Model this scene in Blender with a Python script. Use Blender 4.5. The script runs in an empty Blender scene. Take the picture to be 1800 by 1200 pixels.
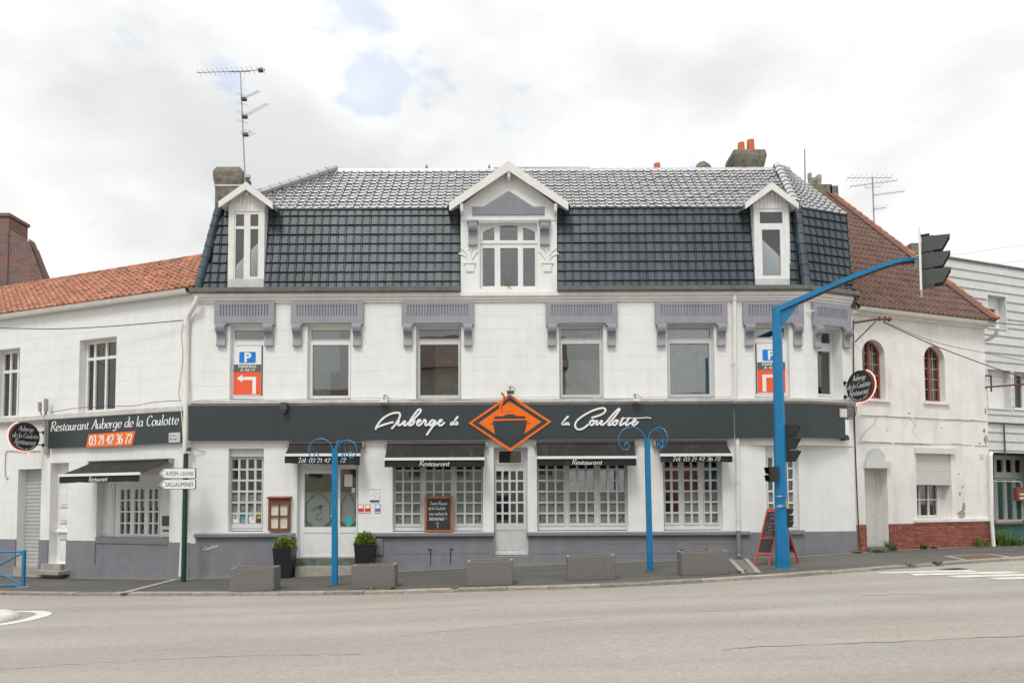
import bpy, bmesh, math, random
from mathutils import Vector, Matrix
random.seed(7)
R = math.radians
SC = bpy.context.scene
COL = SC.collection

# ------------------------------------------------------------------ camera, sky, sun, exposure
CAM_LOC = Vector((0.0, -16.7, 1.6))
PITCH, ROLL = R(2.5), R(-0.25)
FOC, PPX, PPY = 1200.0, 900.0, 833.0          # focal length and principal point for an 1800 px wide picture
cam_d = bpy.data.cameras.new('camera')
cam_d.sensor_width = 36.0
cam_d.lens = FOC / 1800.0 * 36.0
cam_d.shift_y = (PPY - 600.0) / 1800.0
cam_d.clip_end = 2000.0
cam = bpy.data.objects.new('camera', cam_d)
COL.objects.link(cam)
CAM_M = Matrix.Rotation(math.pi / 2 + PITCH, 4, 'X') @ Matrix.Rotation(ROLL, 4, 'Z')
cam.matrix_world = Matrix.Translation(CAM_LOC) @ CAM_M
SC.camera = cam

SUN_EL, SUN_AZ = R(57), R(200)                # azimuth clockwise from +Y: behind the photographer, a little to the left
world = bpy.data.worlds.new('World')
SC.world = world
world.use_nodes = True
wn, wl = world.node_tree.nodes, world.node_tree.links
wn.clear()


def wnode(t, **kw):
    n = wn.new(t)
    for k, v in kw.items():
        setattr(n, k, v)
    return n


w_out = wnode('ShaderNodeOutputWorld')
w_sky = wnode('ShaderNodeTexSky', sky_type='NISHITA', sun_disc=False, sun_elevation=SUN_EL, sun_rotation=SUN_AZ)
w_bg1 = wnode('ShaderNodeBackground')
w_bg1.inputs['Strength'].default_value = 0.15
w_hs = wnode('ShaderNodeHueSaturation')
w_hs.inputs['Saturation'].default_value = 1.35
w_hs.inputs['Value'].default_value = 1.6
wl.new(w_sky.outputs[0], w_hs.inputs['Color'])
wl.new(w_hs.outputs[0], w_bg1.inputs['Color'])
w_tc = wnode('ShaderNodeTexCoord')
w_map = wnode('ShaderNodeMapping')
w_map.inputs['Scale'].default_value = (1.0, 1.0, 1.9)
w_map.inputs['Location'].default_value = (3.1, 1.7, 0.4)
wl.new(w_tc.outputs['Generated'], w_map.inputs['Vector'])
w_n1 = wnode('ShaderNodeTexNoise')
w_n1.inputs['Scale'].default_value = 2.1
w_n1.inputs['Detail'].default_value = 9
w_n1.inputs['Roughness'].default_value = 0.56
w_n1.inputs['Distortion'].default_value = 0.35
w_n2 = wnode('ShaderNodeTexNoise')
w_n2.inputs['Scale'].default_value = 2.6
w_n2.inputs['Detail'].default_value = 7
w_n2.inputs['Roughness'].default_value = 0.52
wl.new(w_map.outputs[0], w_n1.inputs['Vector'])
wl.new(w_map.outputs[0], w_n2.inputs['Vector'])
# cloud tone: bright tops and light grey bellies
w_r1 = wnode('ShaderNodeValToRGB')
el = w_r1.color_ramp.elements
el[0].position, el[0].color = 0.34, (0.60, 0.61, 0.615, 1)
el[1].position, el[1].color = 0.60, (0.90, 0.90, 0.888, 1)
e = w_r1.color_ramp.elements.new(0.48)
e.color = (0.75, 0.755, 0.752, 1)
wl.new(w_n2.outputs['Fac'], w_r1.inputs['Fac'])
w_bg2 = wnode('ShaderNodeBackground')
w_bg2.inputs['Strength'].default_value = 1.0
wl.new(w_r1.outputs[0], w_bg2.inputs['Color'])
# an overcast deck is brighter overhead than near the horizon
w_sx = wnode('ShaderNodeSeparateXYZ')
wl.new(w_tc.outputs['Generated'], w_sx.inputs[0])
w_sq = wnode('ShaderNodeMath', operation='MULTIPLY')
wl.new(w_sx.outputs['Z'], w_sq.inputs[0])
wl.new(w_sx.outputs['Z'], w_sq.inputs[1])
w_lum = wnode('ShaderNodeMath', operation='MULTIPLY_ADD')
wl.new(w_sq.outputs[0], w_lum.inputs[0])
w_lum.inputs[1].default_value = 0.95
w_lum.inputs[2].default_value = 0.88
wl.new(w_lum.outputs[0], w_bg2.inputs['Strength'])
# gaps: small openings of blue where two directions of the cloud deck thin out
gap_add = None
for (dx, dy, dz, rad) in ((-0.25, 0.969, 0.765, 0.088), (-0.205, 0.9745, 0.600, 0.054), (-0.4125, 0.974, 0.62, 0.04),
                          (0.9, -0.3, 0.6, 0.16), (-0.6, -0.5, 0.7, 0.14), (0.3, -0.6, 0.7, 0.12)):
    d = Vector((dx, dy, dz)).normalized()
    vd = wnode('ShaderNodeVectorMath', operation='DISTANCE')
    nrm = wnode('ShaderNodeVectorMath', operation='NORMALIZE')
    wl.new(w_tc.outputs['Generated'], nrm.inputs[0])
    wl.new(nrm.outputs[0], vd.inputs[0])
    vd.inputs[1].default_value = d
    mr = wnode('ShaderNodeMapRange')
    mr.inputs['From Min'].default_value = 0.0
    mr.inputs['From Max'].default_value = rad
    mr.inputs['To Min'].default_value = 0.25
    mr.inputs['To Max'].default_value = 0.0
    wl.new(vd.outputs['Value'], mr.inputs['Value'])
    if gap_add is None:
        gap_add = mr.outputs[0]
    else:
        a = wnode('ShaderNodeMath', operation='ADD')
        wl.new(gap_add, a.inputs[0])
        wl.new(mr.outputs[0], a.inputs[1])
        gap_add = a.outputs[0]
w_n3 = wnode('ShaderNodeTexNoise')
w_n3.inputs['Scale'].default_value = 6.5
w_n3.inputs['Detail'].default_value = 8
w_n3.inputs['Roughness'].default_value = 0.6
wl.new(w_map.outputs[0], w_n3.inputs['Vector'])
w_g = wnode('ShaderNodeMath', operation='ADD')
wl.new(w_n3.outputs['Fac'], w_g.inputs[0])
wl.new(gap_add, w_g.inputs[1])
w_r2 = wnode('ShaderNodeValToRGB')
w_r2.color_ramp.elements[0].position = 0.61
w_r2.color_ramp.elements[1].position = 0.71
w_r2.color_ramp.elements[0].color = (1, 1, 1, 1)
w_r2.color_ramp.elements[1].color = (0.75, 0.75, 0.75, 1)
wl.new(w_g.outputs[0], w_r2.inputs['Fac'])
w_mix = wnode('ShaderNodeMixShader')
wl.new(w_r2.outputs[0], w_mix.inputs['Fac'])
wl.new(w_bg1.outputs[0], w_mix.inputs[1])
wl.new(w_bg2.outputs[0], w_mix.inputs[2])
wl.new(w_mix.outputs[0], w_out.inputs['Surface'])

sun_d = bpy.data.lights.new('sun', 'SUN')
sun_d.energy = 1.5
sun_d.angle = R(16)
sun_d.color = (1.0, 0.965, 0.91)
sun = bpy.data.objects.new('sun', sun_d)
COL.objects.link(sun)
sdir = Vector((math.sin(SUN_AZ) * math.cos(SUN_EL), math.cos(SUN_AZ) * math.cos(SUN_EL), math.sin(SUN_EL)))
sun.rotation_euler = sdir.to_track_quat('Z', 'Y').to_euler()
sun.location = (0, -20, 30)

vs = SC.view_settings
vs.view_transform = 'Standard'
vs.look = 'None'
vs.gamma = 1.0
vs.use_curve_mapping = False
vs.exposure = 0.29
SC.cycles.use_denoising = True
SC.cycles.max_bounces = 8
SC.cycles.transparent_max_bounces = 16

# ------------------------------------------------------------------ measuring helpers
RX, UP, FW = (CAM_M @ Vector((1, 0, 0, 0))).to_3d(), (CAM_M @ Vector((0, 1, 0, 0))).to_3d(), (CAM_M @ Vector((0, 0, -1, 0))).to_3d()


def ray(px, py):
    return RX * ((px - PPX) / FOC) + UP * ((PPY - py) / FOC) + FW


def at_y(px, py, y):
    """point of a survey sighting on the upright plane Y = y"""
    d = ray(px, py)
    t = (y - CAM_LOC.y) / d.y
    return CAM_LOC + d * t


class Wall:
    """upright plane with its own axes: u along it, w out of it (towards the street), z up"""

    def __init__(self, ox, oy, ux, uy):
        l = math.hypot(ux, uy)
        self.o = Vector((ox, oy, 0))
        self.u = Vector((ux / l, uy / l, 0))
        self.n = Vector((uy / l, -ux / l, 0))

    def pt(self, u, w, z):
        return self.o + self.u * u + self.n * w + Vector((0, 0, z))

    def at(self, px, py, w=0.0):
        d = ray(px, py)
        o = self.o + self.n * w
        t = (o - CAM_LOC).dot(self.n) / d.dot(self.n)
        p = CAM_LOC + d * t
        return ((p - self.o).dot(self.u), p.z)

    def rect(self, x0, y0, x1, y1, w=0.0):
        xm, ym = (x0 + x1) / 2, (y0 + y1) / 2
        u0, u1 = self.at(x0, ym, w)[0], self.at(x1, ym, w)[0]
        z1, z0 = self.at(xm, y0, w)[1], self.at(xm, y1, w)[1]
        return (u0, u1, z0, z1)


MAIN = Wall(0, 0, 1, 0)
XL = MAIN.at(336, 885)[0]
XR = MAIN.at(1421, 885)[0]
A_L, A_R = R(19.8), R(19.4)
LEFT = Wall(XL, 0, math.cos(A_L), -math.sin(A_L))      # side wing; u runs to the right and ends at 0 on the corner
RIGHT = Wall(XR, 0, math.cos(A_R), math.sin(A_R))      # bent right part and the neighbour house
UQ = RIGHT.at(1504, 885)[0]
XA = MAIN.at(1317, 885)[0]
_q = RIGHT.pt(UQ, 0, 0)
CUT = Wall(XA, 0, _q.x - XA, _q.y)                      # cut corner of the ground floor
LC = math.hypot(_q.x - XA, _q.y)


def lerp_tab(tab, x):
    if x <= tab[0][0]:
        return tab[0][1]
    for (x0, y0), (x1, y1) in zip(tab, tab[1:]):
        if x <= x1:
            t = (x - x0) / (x1 - x0)
            return y0 + (y1 - y0) * t
    return tab[-1][1]


BASE = [(-40, -0.50), (-14, -0.33), (-11, -0.29), (-7.7, -0.175), (-2.7, -0.015), (0, 0.10), (3.3, 0.195), (5.4, 0.26), (8.65, 0.345), (13, 0.37), (40, 0.5)]
KERB = [(-60, 12), (-30, 3.6), (-18, 0.8), (-11.5, -1.3), (-5.8, -2.85), (-2.2, -3.5), (0, -3.78), (1.1, -3.85), (2.6, -3.75), (4.4, -3.45), (5.9, -3.15), (8.5, -2.35), (11.7, -1.15), (16, 0.5), (30, 6), (60, 18)]


def smooth_tab(tab):
    """monotone cubic (Catmull-Rom in x) over a table"""
    def f(x):
        n = len(tab)
        if x <= tab[0][0]:
            return tab[0][1]
        if x >= tab[-1][0]:
            return tab[-1][1]
        for i in range(n - 1):
            if x <= tab[i + 1][0]:
                break
        x0, y0 = tab[i]
        x1, y1 = tab[i + 1]
        def sl(k):
            a, b = tab[max(k - 1, 0)], tab[min(k + 1, n - 1)]
            return (b[1] - a[1]) / (b[0] - a[0])
        h = x1 - x0
        t = (x - x0) / h
        m0, m1 = sl(i) * h, sl(i + 1) * h
        return ((2 * t**3 - 3 * t**2 + 1) * y0 + (t**3 - 2 * t**2 + t) * m0 + (-2 * t**3 + 3 * t**2) * y1 + (t**3 - t**2) * m1)
    return f


base_z = smooth_tab(BASE)
kerb_y = smooth_tab(KERB)


def walk_z(x, y):
    return base_z(x) + 0.018 * min(y, 2.0)


def road_z(x, y):
    k = kerb_y(x)
    d = max(0.0, k - y)
    return walk_z(x, k) - 0.058 + min(d, 4.0) * 0.006 - max(0.0, d - 4) * 0.002


def ground_hit(px, py, fz=walk_z):
    d = ray(px, py)
    t = 12.0
    for _ in range(60):
        p = CAM_LOC + d * t
        t2 = (fz(p.x, p.y) - CAM_LOC.z) / d.z
        t = 0.5 * t + 0.5 * t2
    return CAM_LOC + d * t


# ------------------------------------------------------------------ mesh building
WORLD = {}                                              # object name -> world position of its origin


class MB:
    def __init__(self, frame=None):
        self.v, self.f, self.fr = [], [], frame

    def P(self, p):
        if self.fr is None:
            return Vector(p)
        return self.fr.pt(p[0], p[1], p[2])

    def add(self, pts, faces):
        b = len(self.v)
        self.v += [self.P(p) for p in pts]
        self.f += [tuple(b + i for i in f) for f in faces]

    def box(self, a0, a1, b0, b1, c0, c1):
        pts = [(a, b, c) for a in (a0, a1) for b in (b0, b1) for c in (c0, c1)]
        self.add(pts, [(0, 1, 3, 2), (4, 6, 7, 5), (0, 4, 5, 1), (2, 3, 7, 6), (0, 2, 6, 4), (1, 5, 7, 3)])

    def hexa(self, lo, hi):
        """eight corners: four of a lower ring, four of an upper ring"""
        self.add(list(lo) + list(hi), [(3, 2, 1, 0), (4, 5, 6, 7), (0, 1, 5, 4), (1, 2, 6, 5), (2, 3, 7, 6), (3, 0, 4, 7)])

    def prism(self, poly, w0, w1):
        """poly in (u, z), extruded along w"""
        n = len(poly)
        pts = [(p[0], w0, p[1]) for p in poly] + [(p[0], w1, p[1]) for p in poly]
        self.add(pts, [tuple(range(n)), tuple(range(2 * n - 1, n - 1, -1))] + [(i, (i + 1) % n, n + (i + 1) % n, n + i) for i in range(n)])

    def profile(self, poly, u0, u1):
        """poly in (w, z), extruded along u"""
        n = len(poly)
        pts = [(u0, p[0], p[1]) for p in poly] + [(u1, p[0], p[1]) for p in poly]
        self.add(pts, [tuple(range(n)), tuple(range(2 * n - 1, n - 1, -1))] + [(i, (i + 1) % n, n + (i + 1) % n, n + i) for i in range(n)])

    def tube(self, path, r, n=8, cap=True):
        """path and radii in world or frame coordinates"""
        pts = [self.P(p) for p in path]
        m = len(pts)
        rr = r if isinstance(r, (list, tuple)) else [r] * m
        b = len(self.v)
        prev = None
        for i, p in enumerate(pts):
            d = (pts[min(i + 1, m - 1)] - pts[max(i - 1, 0)])
            if d.length < 1e-9:
                d = Vector((0, 0, 1))
            d.normalize()
            if prev is None:
                a = Vector((0, 0, 1)) if abs(d.z) < 0.9 else Vector((1, 0, 0))
                x = d.cross(a).normalized()
            else:
                x = (prev - d * prev.dot(d)).normalized()
            prev = x
            y = d.cross(x)
            for k in range(n):
                t = 2 * math.pi * k / n
                self.v.append(p + (x * math.cos(t) + y * math.sin(t)) * rr[i])
        for i in range(m - 1):
            for k in range(n):
                k2 = (k + 1) % n
                self.f.append((b + i * n + k, b + i * n + k2, b + (i + 1) * n + k2, b + (i + 1) * n + k))
        if cap:
            self.f.append(tuple(b + k for k in reversed(range(n))))
            self.f.append(tuple(b + (m - 1) * n + k for k in range(n)))

    def lathe(self, c, prof, n=16, sq=1.0):
        """prof: (radius, height) about the vertical through c"""
        c = Vector(c)
        b = len(self.v)
        for (r, h) in prof:
            for k in range(n):
                t = 2 * math.pi * (k + 0.5) / n
                self.v.append(c + Vector((math.cos(t) * r, math.sin(t) * r * sq, h)))
        m = len(prof)
        for i in range(m - 1):
            for k in range(n):
                k2 = (k + 1) % n
                self.f.append((b + i * n + k, b + i * n + k2, b + (i + 1) * n + k2, b + (i + 1) * n + k))
        self.f.append(tuple(b + k for k in reversed(range(n))))
        self.f.append(tuple(b + (m - 1) * n + k for k in range(n)))

    def quad(self, a, b, c, d):
        self.add([a, b, c, d], [(0, 1, 2, 3)])

    def fill(self, rect, holes, w0, w1):
        """rectangle (u0,u1,z0,z1) minus rectangular holes, as boxes"""
        u0, u1, z0, z1 = rect
        zs = sorted(set([z0, z1] + [min(max(h[k], z0), z1) for h in holes for k in (2, 3)]))
        for za, zb in zip(zs, zs[1:]):
            if zb - za < 1e-5:
                continue
            zm = (za + zb) / 2
            cut = sorted((max(h[0], u0), min(h[1], u1)) for h in holes if h[2] < zm < h[3] and h[1] > u0 and h[0] < u1)
            c = u0
            for a, b in cut:
                if a - c > 1e-4:
                    self.box(c, a, w0, w1, za, zb)
                c = max(c, b)
            if u1 - c > 1e-4:
                self.box(c, u1, w0, w1, za, zb)


def obj(name, mb, mat, parent=None, smooth=False, recalc=True, mats=None):
    vs_ = mb.v
    lo = Vector((min(v.x for v in vs_), min(v.y for v in vs_), min(v.z for v in vs_)))
    hi = Vector((max(v.x for v in vs_), max(v.y for v in vs_), max(v.z for v in vs_)))
    org = Vector(((lo.x + hi.x) / 2, (lo.y + hi.y) / 2, lo.z))
    me = bpy.data.meshes.new(name)
    me.from_pydata([v - org for v in vs_], [], mb.f)
    if recalc and len(mb.f) < 60000:
        bm = bmesh.new()
        bm.from_mesh(me)
        bmesh.ops.recalc_face_normals(bm, faces=bm.faces)
        bm.to_mesh(me)
        bm.free()
    if smooth:
        me.polygons.foreach_set('use_smooth', [True] * len(me.polygons))
        me.set_sharp_from_angle(angle=R(50))
    me.materials.append(mat)
    me.update()
    o = bpy.data.objects.new(name, me)
    COL.objects.link(o)
    if parent is not None:
        o.parent = parent
        o.location = org - WORLD[parent.name]
    else:
        o.location = org
    WORLD[o.name] = org
    return o


def inst(name, me, mw, parent=None):
    o = bpy.data.objects.new(name, me)
    COL.objects.link(o)
    if parent is not None:
        o.parent = parent
        o.matrix_local = Matrix.Translation(-WORLD[parent.name]) @ mw
    else:
        o.matrix_world = mw
    WORLD[o.name] = mw.to_translation()
    return o


def thing(name, loc, label, cat, group=None):
    o = bpy.data.objects.new(name, None)
    COL.objects.link(o)
    o.location = loc
    WORLD[o.name] = Vector(loc)
    tag(o, label, cat, group)
    return o


def tag(o, label, cat, group=None):
    o['label'] = label
    o['category'] = cat
    if group:
        o['group'] = group
    return o


def struct(o):
    o['kind'] = 'structure'
    return o


def stuff(o):
    o['kind'] = 'stuff'
    return o


def spline(pts, n=6, closed=False):
    """Catmull-Rom through points of any dimension"""
    P = [Vector(p) for p in pts]
    out = []
    m = len(P)
    for i in range(m if closed else m - 1):
        if closed:
            p0, p1, p2, p3 = P[(i - 1) % m], P[i], P[(i + 1) % m], P[(i + 2) % m]
        else:
            p1, p2 = P[i], P[i + 1]
            p0 = P[i - 1] if i > 0 else p1 * 2 - p2
            p3 = P[i + 2] if i + 2 < m else p2 * 2 - p1
        for k in range(n):
            t = k / n
            out.append(0.5 * ((2 * p1) + (p2 - p0) * t + (2 * p0 - 5 * p1 + 4 * p2 - p3) * t * t + (3 * p1 - p0 - 3 * p2 + p3) * t**3))
    out.append(P[0].copy() if closed else P[-1].copy())
    return out


# ------------------------------------------------------------------ materials
def nm(m):
    return m.node_tree.nodes, m.node_tree.links


def mat(name, col, rough=0.6, var=0.06, scale=6.0, bump=0.0, bscale=60.0, metal=0.0, spec=0.5, dirt=None, dirt_scale=(1.2, 1.2, 0.25), dirt_amt=0.5,
        objvar=0.0, coat=0.0, detail=5):
    """principled paint / masonry: colour varied by noise, optional streaky dirt, optional relief"""
    m = bpy.data.materials.new(name)
    m.use_nodes = True
    N, L = nm(m)
    b = N['Principled BSDF']
    b.inputs['Roughness'].default_value = rough
    b.inputs['Metallic'].default_value = metal
    b.inputs['Specular IOR Level'].default_value = spec
    if coat:
        b.inputs['Coat Weight'].default_value = coat
        b.inputs['Coat Roughness'].default_value = 0.12
    g = N.new('ShaderNodeNewGeometry')
    n1 = N.new('ShaderNodeTexNoise')
    n1.inputs['Scale'].default_value = scale
    n1.inputs['Detail'].default_value = detail
    L.new(g.outputs['Position'], n1.inputs['Vector'])
    r = N.new('ShaderNodeValToRGB')
    r.color_ramp.elements[0].position = 0.3
    r.color_ramp.elements[1].position = 0.72
    r.color_ramp.elements[0].color = [max(0, c * (1 - var * 2.0)) for c in col] + [1]
    r.color_ramp.elements[1].color = [min(1, c * (1 + var * 1.4)) for c in col] + [1]
    L.new(n1.outputs['Fac'], r.inputs['Fac'])
    out = r.outputs[0]
    if dirt:
        mp = N.new('ShaderNodeMapping')
        mp.inputs['Scale'].default_value = dirt_scale
        L.new(g.outputs['Position'], mp.inputs['Vector'])
        n2 = N.new('ShaderNodeTexNoise')
        n2.inputs['Scale'].default_value = 2.2
        n2.inputs['Detail'].default_value = 9
        n2.inputs['Roughness'].default_value = 0.65
        L.new(mp.outputs[0], n2.inputs['Vector'])
        r2 = N.new('ShaderNodeValToRGB')
        r2.color_ramp.elements[0].position = 0.5
        r2.color_ramp.elements[1].position = 0.75
        r2.color_ramp.elements[0].color = (0, 0, 0, 1)
        r2.color_ramp.elements[1].color = (dirt_amt, dirt_amt, dirt_amt, 1)
        L.new(n2.outputs['Fac'], r2.inputs['Fac'])
        mx = N.new('ShaderNodeMix')
        mx.data_type = 'RGBA'
        L.new(r2.outputs[0], mx.inputs['Factor'])
        L.new(out, mx.inputs['A'])
        mx.inputs['B'].default_value = list(dirt) + [1]
        out = mx.outputs['Result']
    if objvar:
        oi = N.new('ShaderNodeObjectInfo')
        mr = N.new('ShaderNodeMapRange')
        mr.inputs['To Min'].default_value = 1 - objvar
        mr.inputs['To Max'].default_value = 1 + objvar
        L.new(oi.outputs['Random'], mr.inputs['Value'])
        mu = N.new('ShaderNodeVectorMath')
        mu.operation = 'SCALE'
        L.new(out, mu.inputs[0])
        L.new(mr.outputs[0], mu.inputs['Scale'])
        out = mu.outputs[0]
    L.new(out, b.inputs['Base Color'])
    if bump:
        n3 = N.new('ShaderNodeTexNoise')
        n3.inputs['Scale'].default_value = bscale
        n3.inputs['Detail'].default_value = 6
        L.new(g.outputs['Position'], n3.inputs['Vector'])
        bp = N.new('ShaderNodeBump')
        bp.inputs['Strength'].default_value = bump
        bp.inputs['Distance'].default_value = 0.01
        L.new(n3.outputs['Fac'], bp.inputs['Height'])
        L.new(bp.outputs[0], b.inputs['Normal'])
    return m


def glass_mat(name, tint=(0.92, 0.95, 0.94), refl=1.0, ior=1.7, rough=0.0, wav=0.0):
    """thin window glass: see-through with a mirror-like surface"""
    m = bpy.data.materials.new(name)
    m.use_nodes = True
    N, L = nm(m)
    N.remove(N['Principled BSDF'])
    out = N['Material Output']
    tr = N.new('ShaderNodeBsdfTransparent')
    tr.inputs['Color'].default_value = list(tint) + [1]
    gl = N.new('ShaderNodeBsdfGlossy')
    gl.inputs['Roughness'].default_value = rough
    gl.inputs['Color'].default_value = (refl, refl, refl, 1)
    fr = N.new('ShaderNodeFresnel')
    fr.inputs['IOR'].default_value = ior
    if wav:
        g = N.new('ShaderNodeNewGeometry')
        n3 = N.new('ShaderNodeTexNoise')
        n3.inputs['Scale'].default_value = 1.6
        n3.inputs['Detail'].default_value = 1
        L.new(g.outputs['Position'], n3.inputs['Vector'])
        bp = N.new('ShaderNodeBump')
        bp.inputs['Strength'].default_value = wav
        bp.inputs['Distance'].default_value = 0.02
        L.new(n3.outputs['Fac'], bp.inputs['Height'])
        L.new(bp.outputs[0], gl.inputs['Normal'])
    mx = N.new('ShaderNodeMixShader')
    L.new(fr.outputs[0], mx.inputs['Fac'])
    L.new(tr.outputs[0], mx.inputs[1])
    L.new(gl.outputs[0], mx.inputs[2])
    L.new(mx.outputs[0], out.inputs['Surface'])
    return m


def frost_mat(name, col):
    m = bpy.data.materials.new(name)
    m.use_nodes = True
    N, L = nm(m)
    b = N['Principled BSDF']
    b.inputs['Base Color'].default_value = list(col) + [1]
    b.inputs['Roughness'].default_value = 0.28
    b.inputs['Specular IOR Level'].default_value = 0.6
    tr = N.new('ShaderNodeBsdfTransparent')
    mx = N.new('ShaderNodeMixShader')
    mx.inputs['Fac'].default_value = 0.86
    L.new(tr.outputs[0], mx.inputs[1])
    L.new(b.outputs[0], mx.inputs[2])
    L.new(mx.outputs[0], N['Material Output'].inputs['Surface'])
    return m


def flat(name, col, rough=0.5, metal=0.0, spec=0.4):
    return mat(name, col, rough, 0.03, 14.0, metal=metal, spec=spec)


def emit(name, col, s):
    m = bpy.data.materials.new(name)
    m.use_nodes = True
    N, L = nm(m)
    b = N['Principled BSDF']
    b.inputs['Base Color'].default_value = list(col) + [1]
    b.inputs['Emission Color'].default_value = list(col) + [1]
    b.inputs['Emission Strength'].default_value = s
    return m


M = {}
M['white'] = mat('white_masonry_paint', (0.785, 0.795, 0.785), 0.75, 0.02, 3.0, bump=0.25, bscale=45, dirt=(0.63, 0.62, 0.585), dirt_amt=0.42, dirt_scale=(2.6, 2.6, 0.22))
M['white_old'] = mat('old_white_render', (0.80, 0.78, 0.75), 0.85, 0.035, 2.5, bump=0.6, bscale=18, dirt=(0.52, 0.47, 0.42), dirt_amt=0.5)
M['plinth'] = mat('violet_grey_plinth_paint', (0.205, 0.212, 0.236), 0.6, 0.05, 4.0, bump=0.3, bscale=40, dirt=(0.26, 0.255, 0.255), dirt_amt=0.6)
M['lintel'] = mat('violet_grey_stone_paint', (0.30, 0.295, 0.335), 0.6, 0.04, 5.0, bump=0.25, bscale=50, dirt=(0.2, 0.2, 0.22), dirt_amt=0.4)
M['trim'] = mat('weathered_cornice_paint', (0.76, 0.755, 0.725), 0.7, 0.03, 4.0, bump=0.3, bscale=30, dirt=(0.55, 0.52, 0.46), dirt_amt=0.45)
M['ledge'] = mat('dirty_ledge_paint', (0.58, 0.57, 0.54), 0.8, 0.06, 5.0, bump=0.5, bscale=25, dirt=(0.34, 0.30, 0.27), dirt_amt=0.8, dirt_scale=(0.8, 1, 2))
M['frame'] = mat('white_window_frame', (0.76, 0.77, 0.77), 0.4, 0.03, 8.0)
M['frame_grey'] = mat('pale_grey_joinery', (0.58, 0.595, 0.60), 0.45, 0.04, 8.0)
M['frame_old'] = mat('peeling_white_joinery', (0.77, 0.77, 0.75), 0.65, 0.04, 9.0, bump=0.4, bscale=60, dirt=(0.55, 0.52, 0.47), dirt_amt=0.4)
M['glass'] = glass_mat('window_glass', ior=2.15, wav=0.06)
M['glass_old'] = glass_mat('old_window_glass', ior=2.1)
M['frost'] = frost_mat('etched_glass', (0.225, 0.26, 0.235))
M['frost_light'] = frost_mat('etched_glass_pale', (0.40, 0.43, 0.40))
M['motif'] = flat('dark_etching_lines', (0.045, 0.055, 0.05), 0.4)
M['room'] = mat('dim_room', (0.16, 0.145, 0.125), 0.9, 0.25, 1.5)
M['curtain'] = mat('net_curtain', (0.58, 0.66, 0.70), 0.9, 0.08, 4)
M['curtain_warm'] = mat('beige_curtain', (0.42, 0.41, 0.34), 0.9, 0.15, 4)
M['sign'] = mat('anthracite_sign_sheet', (0.036, 0.048, 0.051), 0.42, 0.03, 1.0, spec=0.45)
M['letter'] = flat('white_letter', (0.82, 0.83, 0.83), 0.4)
M['orange'] = flat('orange_print', (0.87, 0.165, 0.012), 0.4)
M['zinc'] = mat('weathered_zinc', (0.20, 0.205, 0.19), 0.5, 0.10, 5.0, metal=0.3, dirt=(0.13, 0.125, 0.095), dirt_amt=0.7)
M['zinc_pale'] = mat('pale_zinc_sheet', (0.55, 0.58, 0.58), 0.45, 0.06, 7.0, dirt=(0.4, 0.4, 0.38), dirt_amt=0.5)
M['slate'] = mat('glazed_slate_tile', (0.056, 0.077, 0.096), 0.45, 0.12, 2.0, objvar=0.2, spec=0.4, bump=0.06, bscale=8, dirt=(0.035, 0.035, 0.025), dirt_amt=0.5)
M['slate_top'] = mat('glazed_roof_tile', (0.095, 0.102, 0.104), 0.20, 0.10, 2.0, spec=1.0, coat=1.0, bump=0.05, bscale=8)
M['slate_top'].node_tree.nodes['Principled BSDF'].inputs['IOR'].default_value = 2.0
M['slate_top'].node_tree.nodes['Principled BSDF'].inputs['Coat IOR'].default_value = 2.0
M['gap'] = flat('shade_black_underlay', (0.022, 0.025, 0.028), 0.9)  # roof felt, coloured near black to put shade into the tile joints
M['orange_tile'] = mat('orange_clay_tile', (0.40, 0.168, 0.098), 0.8, 0.26, 3.5, bump=0.4, bscale=30, dirt=(0.16, 0.075, 0.05), dirt_amt=0.8, dirt_scale=(2.0, 2.0, 2.0))
M['brown_tile'] = mat('brown_concrete_tile', (0.19, 0.115, 0.092), 0.75, 0.15, 3.0, bump=0.3, bscale=30, dirt=(0.14, 0.085, 0.07), dirt_amt=0.6, dirt_scale=(1.5, 1.5, 1.5))
M['awning'] = mat('black_awning_cloth', (0.014, 0.0138, 0.013), 0.85, 0.12, 5.0, bump=0.15, bscale=200, dirt=(0.07, 0.065, 0.055), dirt_amt=0.5, dirt_scale=(3, 1, 0.8))
M['alu'] = flat('white_aluminium', (0.78, 0.78, 0.77), 0.35)
M['steel'] = mat('dull_steel', (0.35, 0.35, 0.34), 0.4, 0.08, 10, metal=0.7)
M['blue'] = mat('blue_enamel_paint', (0.002, 0.178, 0.40), 0.4, 0.05, 3.0, dirt=(0.02, 0.13, 0.26), dirt_amt=0.4)
M['black'] = mat('black_plastic', (0.017, 0.018, 0.019), 0.42, 0.08, 5)
M['char'] = mat('charcoal_signal_housing', (0.066, 0.071, 0.071), 0.5, 0.08, 5)
M['green_post'] = mat('dark_green_paint', (0.008, 0.050, 0.038), 0.4, 0.08, 5)
M['wood_red'] = mat('red_brown_wood', (0.20, 0.062, 0.034), 0.55, 0.15, 9, dirt=(0.12, 0.04, 0.025), dirt_amt=0.6)
M['wood_orange'] = mat('orange_brown_wood', (0.36, 0.115, 0.032), 0.5, 0.18, 12, dirt=(0.22, 0.07, 0.025), dirt_amt=0.6)
M['wood_old'] = mat('weathered_red_timber', (0.27, 0.085, 0.045), 0.7, 0.18, 9, dirt=(0.16, 0.06, 0.04), dirt_amt=0.6)
M['red'] = mat('red_painted_wood', (0.42, 0.045, 0.03), 0.5, 0.08, 7)
M['board'] = mat('blackboard', (0.022, 0.026, 0.027), 0.7, 0.2, 3.0)
M['chalk'] = flat('chalk', (0.75, 0.75, 0.73), 0.9)
M['chalk_red'] = flat('pink_chalk', (0.62, 0.25, 0.22), 0.9)
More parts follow.
